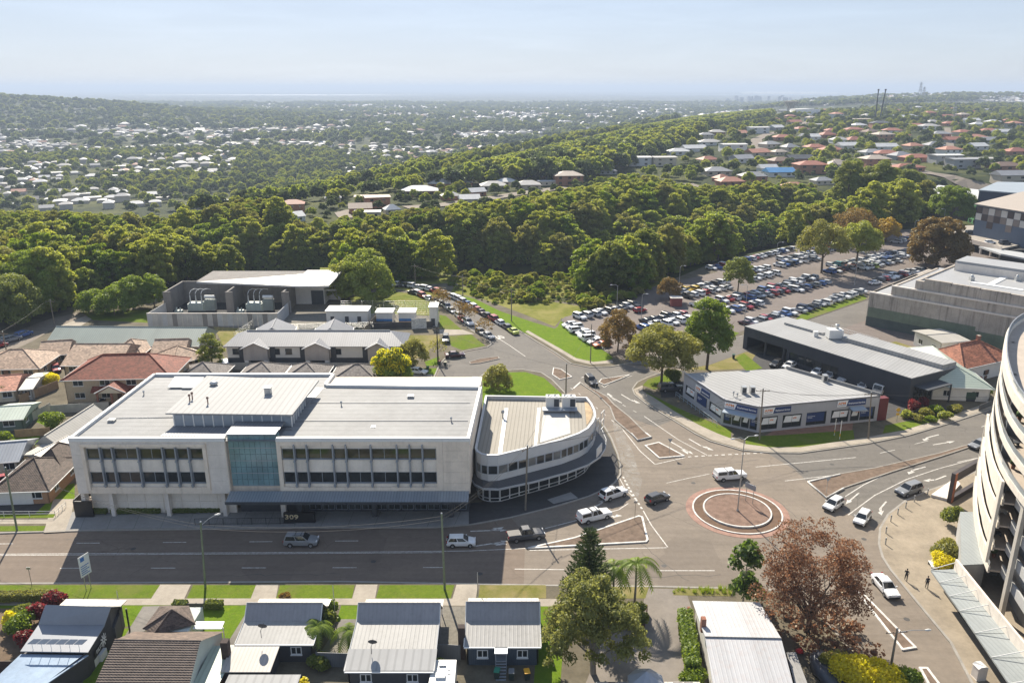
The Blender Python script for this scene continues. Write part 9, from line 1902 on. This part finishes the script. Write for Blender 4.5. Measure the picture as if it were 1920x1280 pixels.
 # caravan beside the navy cottage
def caravan():
 a,b=G(803,1283,2.4),G(852,1283,2.4);c,d=G(812,1236,2.4),G(856,1236,2.4);T=thing('caravan','white caravan roof with hatches between two cottages','caravan',((a+d)/2).xy.to_3d());m=MB();q=[a.xy,b.xy,d.xy,c.xy];m.prism(q,.5,2.4);part('body',m,M('caravan_white',(.6,.6,.58),.5,.05,.5),T)
 for px,py,s in((830,1246,.35),(826,1268,.5),(842,1254,.15),(842,1262,.15)):p_=G(px,py,2.4);m=MB();m.box(p_.x-s,p_.x+s,p_.y-s*.7,p_.y+s*.7,2.4,2.4+s*.5);part('roof_hatch',m,IRON if s<.4 else WHITE,T)
 for k in(.3,.7):p_=a.lerp(c,k);part('wheel',MB().tube([(p_.x-.05,p_.y,.35),(p_.x+.15,p_.y,.35)],.33,10),TYRE,T)
caravan()
# fences: panels between posts
def fence(label,pts,h,mat,step=2.4,z=.12,name='fence',pm=None):
 q=[G(*p,z)for p in pts];T=thing(name,label,'fence',q[0])
 for a,b in zip(q[:-1],q[1:]):
  f=Fr(a.xy,b.xy);n=max(1,round(f.L/step))
  for k in range(n):m=MB();f.box(m,f.L*k/n+.06,f.L*(k+1)/n-.06,z,z+h,-.03,.03);part('panel',m,mat,T)
  for k in range(n+1):u=f.L*k/n;m=MB();f.box(m,u-.05,u+.05,z,z+h+.06,-.05,.05);part('post',m,pm or mat,T)
CBF=M('colourbond_grey',(.13,.14,.15),.6,.08,.5,seam=(0,.2,.4))
fence('grey steel fence between the two pale roofed cottages',[(595,1248),(656,1250)],1.8,CBF);fence('dark steel fence behind the caravan',[(803,1232),(863,1236)],1.9,CBF);fence('pale fence behind the grey villas',[(330,697),(430,693),(620,693),(705,694)],1.7,FENCE);fence('pale paling fence beside the red tiled house',[(96,775),(205,768)],1.7,FENCE);fence('orange timber fence left of the red tiled house',[(38,757),(110,728)],1.8,FENCET);fence('pale fence along the green garage',[(38,802),(96,770)],1.7,FENCE);fence('timber fence in front of the garden tree',[(30,820),(95,815)],1.5,FENCET)
fence('brown steel fence in the bottom left garden',[(-10,1262),(28,1262)],1.6,M('brown_fence',(.07,.045,.035),.8,.1,1));fence('brown timber planter wall under the tall palm',[(1160,1176),(1208,1176),(1213,1148)],1.0,M('planter_timber',(.14,.07,.05),.8,.15,1));fence('dark garden wall near the apartments',[(1835,770),(1888,748)],1.2,M('dark_wall',(.10,.10,.10),.8,.1,1))
fence('timber paling fence right of the substation compound',[(680,634),(706,604)],2.2,TIMBER);fence('low dark estate fence around the front lawn',[(352,1141),(386,1141)],.8,M('wire_fence_dark',(.08,.08,.08),.7,.1,1),1.2)
def mesh_fence(label,pts,h,z=.12,bars=7):
 q=[G(*p,z)for p in pts];T=thing('wire_fence',label,'fence',q[0])
 for a,b in zip(q[:-1],q[1:]):
  n=max(1,round((b-a).length/3));
  for k in range(n+1):c=a.lerp(b,k/n);part('post',MB().tube([c,c+Vector((0,0,h))],.04,5),IRON,T)
  for k in range(n):
   m=MB();c,d=a.lerp(b,k/n),a.lerp(b,(k+1)/n)
   for j in range(bars):m.tube([c+Vector((0,0,h*(j+.5)/bars)),d+Vector((0,0,h*(j+.5)/bars))],.018,3,cap=False)
   for j in range(10):e=c.lerp(d,(j+.5)/10);m.tube([e,e+Vector((0,0,h))],.014,3,cap=False)
   part('mesh_panel',m,IRON,T)
mesh_fence('tall wire security fence behind the white substation cabins',[(640,590),(820,590)],4.2);mesh_fence('wire fence in front of the substation yard',[(530,622),(640,620),(700,618)],2.2);mesh_fence('wire fence climbing from the long green roof to the compound',[(440,640),(488,606)],2.4);mesh_fence('low rail fence at the car park edge above the bank',[(1052,601),(1060,612),(1143,664)],.9,bars=3)
# ticket machine box, plaza utility cabinet, bench, graffiti panel
b=G(1267,573,.14);T=thing('ticket_box','small red brown ticket box on the car park island','ticket machine',b,0,None,baked=False);part('body',MB().box(-1.6,1.6,-1,1,0,2.4),M('ticket_red',(.25,.07,.06),.8,.1,.6),T);part('roof',MB().box(-1.8,1.8,-1.2,1.2,2.4,2.6),CONCL,T)
b=G(1834,1270,.12);T=thing('utility_cabinet','grey domed utility cabinet on the footpath at lower right','cabinet',b,R(8),None,baked=False);part('body',MB().box(-.55,.55,-.45,.45,.1,1.5),CONCL,T);part('lid',MB().prism([(-.6,-.5),(-.3,-.5),(.3,-.5),(.6,-.5),(.6,.5),(.3,.5),(-.3,.5),(-.6,.5)],1.5,[1.52,1.75,1.75,1.52,1.52,1.75,1.75,1.52]),WALLW,T);part('plinth',MB().box(-.6,.6,-.5,.5,0,.1),CONCW,T)
b=G(1746,1062,.12);T=thing('bench','white slatted bench beside the yellow plaza shrub','bench',b,R(80),None,baked=False)
for k in range(3):part('slat',MB().box(-.8,.8,-.25+k*.17,-.12+k*.17,.42,.46),WHITE,T)
for s in(-.65,.65):part('leg',MB().box(s-.04,s+.04,-.22,.25,0,.42),IRON,T)
f=Fr(G(772,618).xy,G(800,617).xy);m=MB();f.box(m,0,f.L,.2,3.0,-.1,0);gp=solo('graffiti_panel',m,M('graffiti_white',(.5,.5,.48),.8,.45,2.5),'white panel with scribbled graffiti before the end hut','panel')
b=G(910,1128,.14);m=MB();m.blob((b.x,b.y,b.z+.25),(.8,.35,.3),4,1,.25);solo('covered_equipment',m,M('hi_vis_lime',(.45,.75,.05),.6,.1,2),'lime green covered bundle at the cottage fence','bundle')
b=G(1548,1262,.12);m=MB();m.blob((b.x,b.y,b.z+.6),(1.6,3.0,.9),5,2,.05);solo('covered_car',m,M('dark_tarp',(.06,.065,.075),.35,.2,1.5),'car under a dark tarpaulin beside the white roofed cottage','covered car')
b=G(1498,1224,.12);m=MB();m.blob((b.x,b.y,b.z+.3),(.5,.4,.3),6,1,.2);solo('red_bag',m,M('red_cloth',(.5,.02,.02),.7,.1,2),'small red bundle under the autumn tree','bundle')
# speed limit numerals on the hill street
me=text_mesh('50',2.4,True);me.materials.clear();me.materials.append(PAINT);c_=G(934,636,.02);o=bpy.data.objects.new('speed_numerals',me);COL.objects.link(o);o.parent=road;o.location=c_;o.rotation_euler=(0,0,R(35));o.scale=(1,1.6,.05)
# yellow and black loading ramp, garden edging
f=[G(1655,752,.13),G(1690,738,.13),G(1672,728,.13),G(1640,740,.13)]
T=thing('loading_ramp','yellow and black striped loading ramp behind the red end wall','ramp',G(1665,745,.13))
for k in range(8):
 m=MB();a0,a1=k/8,(k+1)/8;q=[f[0].lerp(f[1],a0),f[0].lerp(f[1],a1),f[3].lerp(f[2],a1),f[3].lerp(f[2],a0)];m.prism([p.xy for p in q],.1,.35+.002*k);part('stripe',m,M('ramp_yellow',(.55,.36,.04),.8,.1,1)if k%2 else BLACK,T)
 # ---- pedestrians
SKIN=M('skin',(.42,.26,.18),.6,.05,5)
def person(label,px,py,rz,topc,legc,hairc,pose):
 b=G(px,py,.12);T=thing('person',label,'person',b,rz,None,baked=False);T['_p']=1
 V=[];E=[];Rr=[]
 def v(p,r):V.append(p);Rr.append(r);return len(V)-1
 def chain(prev,pts):
  for p,r in pts:k=v(p,r);E.append((prev,k));prev=k
  return prev
 pel=v((0,0,.95),(.15,.12));ch=chain(pel,[((0,.01,1.12),(.135,.1)),((0,.02,1.32),(.17,.115)),((0,.01,1.45),(.13,.09)),((0,0,1.53),(.06,.06)),((0,-.02,1.60),(.075,.085)),((0,-.02,1.68),(.085,.1)),((0,-.01,1.76),(.06,.07))])
 st=pose
 for s in(-1,1):
  d=st*s*.16;chain(pel,[((s*.09,0,.88),(.095,.1)),((s*.1,-d*.6,.50),(.065,.07)),((s*.1,-d+(.06 if d<0 else 0),.10),(.042,.045)),((s*.1,-d-.12,.04),(.045,.035))])
  if s>0 and st>.5:chain(2,[((s*.19,.01,1.42),(.06,.06)),((s*.25,-.05,1.16),(.045,.045)),((s*.17,-.26,1.32),(.035,.035)),((s*.12,-.3,1.42),(.03,.02))])
  else:chain(2,[((s*.19,.01,1.42),(.06,.06)),((s*.25,.03+d*.4,1.14),(.045,.045)),((s*.24,-.05+d*.5,.90),(.035,.035)),((s*.235,-.07+d*.5,.80),(.035,.022))])
 me=bpy.data.meshes.new('body');me.from_pydata(V,E,[]);o=bpy.data.objects.new('body',me);COL.objects.link(o);md=o.modifiers.new('skin','SKIN');
 lay=me.skin_vertices[0]if me.skin_vertices else None
 if lay is None:
  bm=bmesh.new();bm.from_mesh(me);bm.verts.layers.skin.verify();bm.to_mesh(me);bm.free();lay=me.skin_vertices[0]
 for i,r in enumerate(Rr):lay.data[i].radius=r
 lay.data[0].use_root=True;sb_=o.modifiers.new('sub','SUBSURF');sb_.levels=2;sb_.render_levels=2
 em=bpy.data.meshes.new_from_object(o.evaluated_get(bpy.context.evaluated_depsgraph_get()));bpy.data.objects.remove(o)
 for m_ in(topc,legc,SKIN,hairc):em.materials.append(m_)
 for p in em.polygons:
  c=p.center;p.use_smooth=True
  p.material_index=3 if(c.z>1.70 or(c.z>1.60 and c.y>.02))else 2 if(c.z>1.50 or(c.z<.93 and abs(c.x)>.19 and c.z>.7))else 0 if c.z>.96 or(abs(c.x)>.18 and c.z>.9)else 1
 mobj('body',em,T)
 m=MB();m.blob((0,0,1.71),(.1,.115,.1),3,1,.06);hb=m.mesh('hair',hairc);mobj('hair',hb,T)
 for s in(-1,1):
  m=MB();hx=s*.235
  for k in range(4):m.tube([(hx+(k-1.5)*.018,-.09,.78),(hx+(k-1.5)*.02,-.1,.72),(hx+(k-1.5)*.018,-.085,.68+.008*abs(k-1.5))],.009,4)
  m.tube([(hx-s*.02,-.1,.8),(hx-s*.05,-.12,.75)],.01,4)
  if not(s>0 and pose>.5):mobj('hand',m.mesh('hand',SKIN),T)
DK=M('dark_clothes',(.018,.02,.025),.9,.15,3);DKB=M('dark_blue_clothes',(.02,.03,.05),.9,.15,3);HAIR=M('dark_hair',(.015,.012,.01),.7,.1,5)
person('person in dark clothes walking on the footpath with a raised phone',1698,1088,R(160),DK,DK,HAIR,1.0);person('person in dark blue top walking on the footpath nearer the awning',1737,1102,R(175),DKB,DK,HAIR,.4)
# ================================================================ air: one even haze round the place
hz=MB();hz.box(-42000,42000,-900,36000,-75,118);ho=hz.build('haze',[]);tag(ho,'pale blue haze filling the air over the far plain','haze',kind='stuff')
m=bpy.data.materials.new('haze_air');m.use_nodes=True;t=m.node_tree;t.nodes.remove(t.nodes['Principled BSDF']);pv=N(t,'VolumePrincipled');pv.inputs['Color'].default_value=(.56,.67,.84,1);pv.inputs['Density'].default_value=1.5e-4;pv.inputs['Anisotropy'].default_value=.1;t.links.new(pv.outputs[0],t.nodes['Material Output'].inputs['Volume']);ho.data.materials.append(m)
for o in bpy.data.objects:
 for k in('_o','_px','_p'):
  if k in o:del o[k]
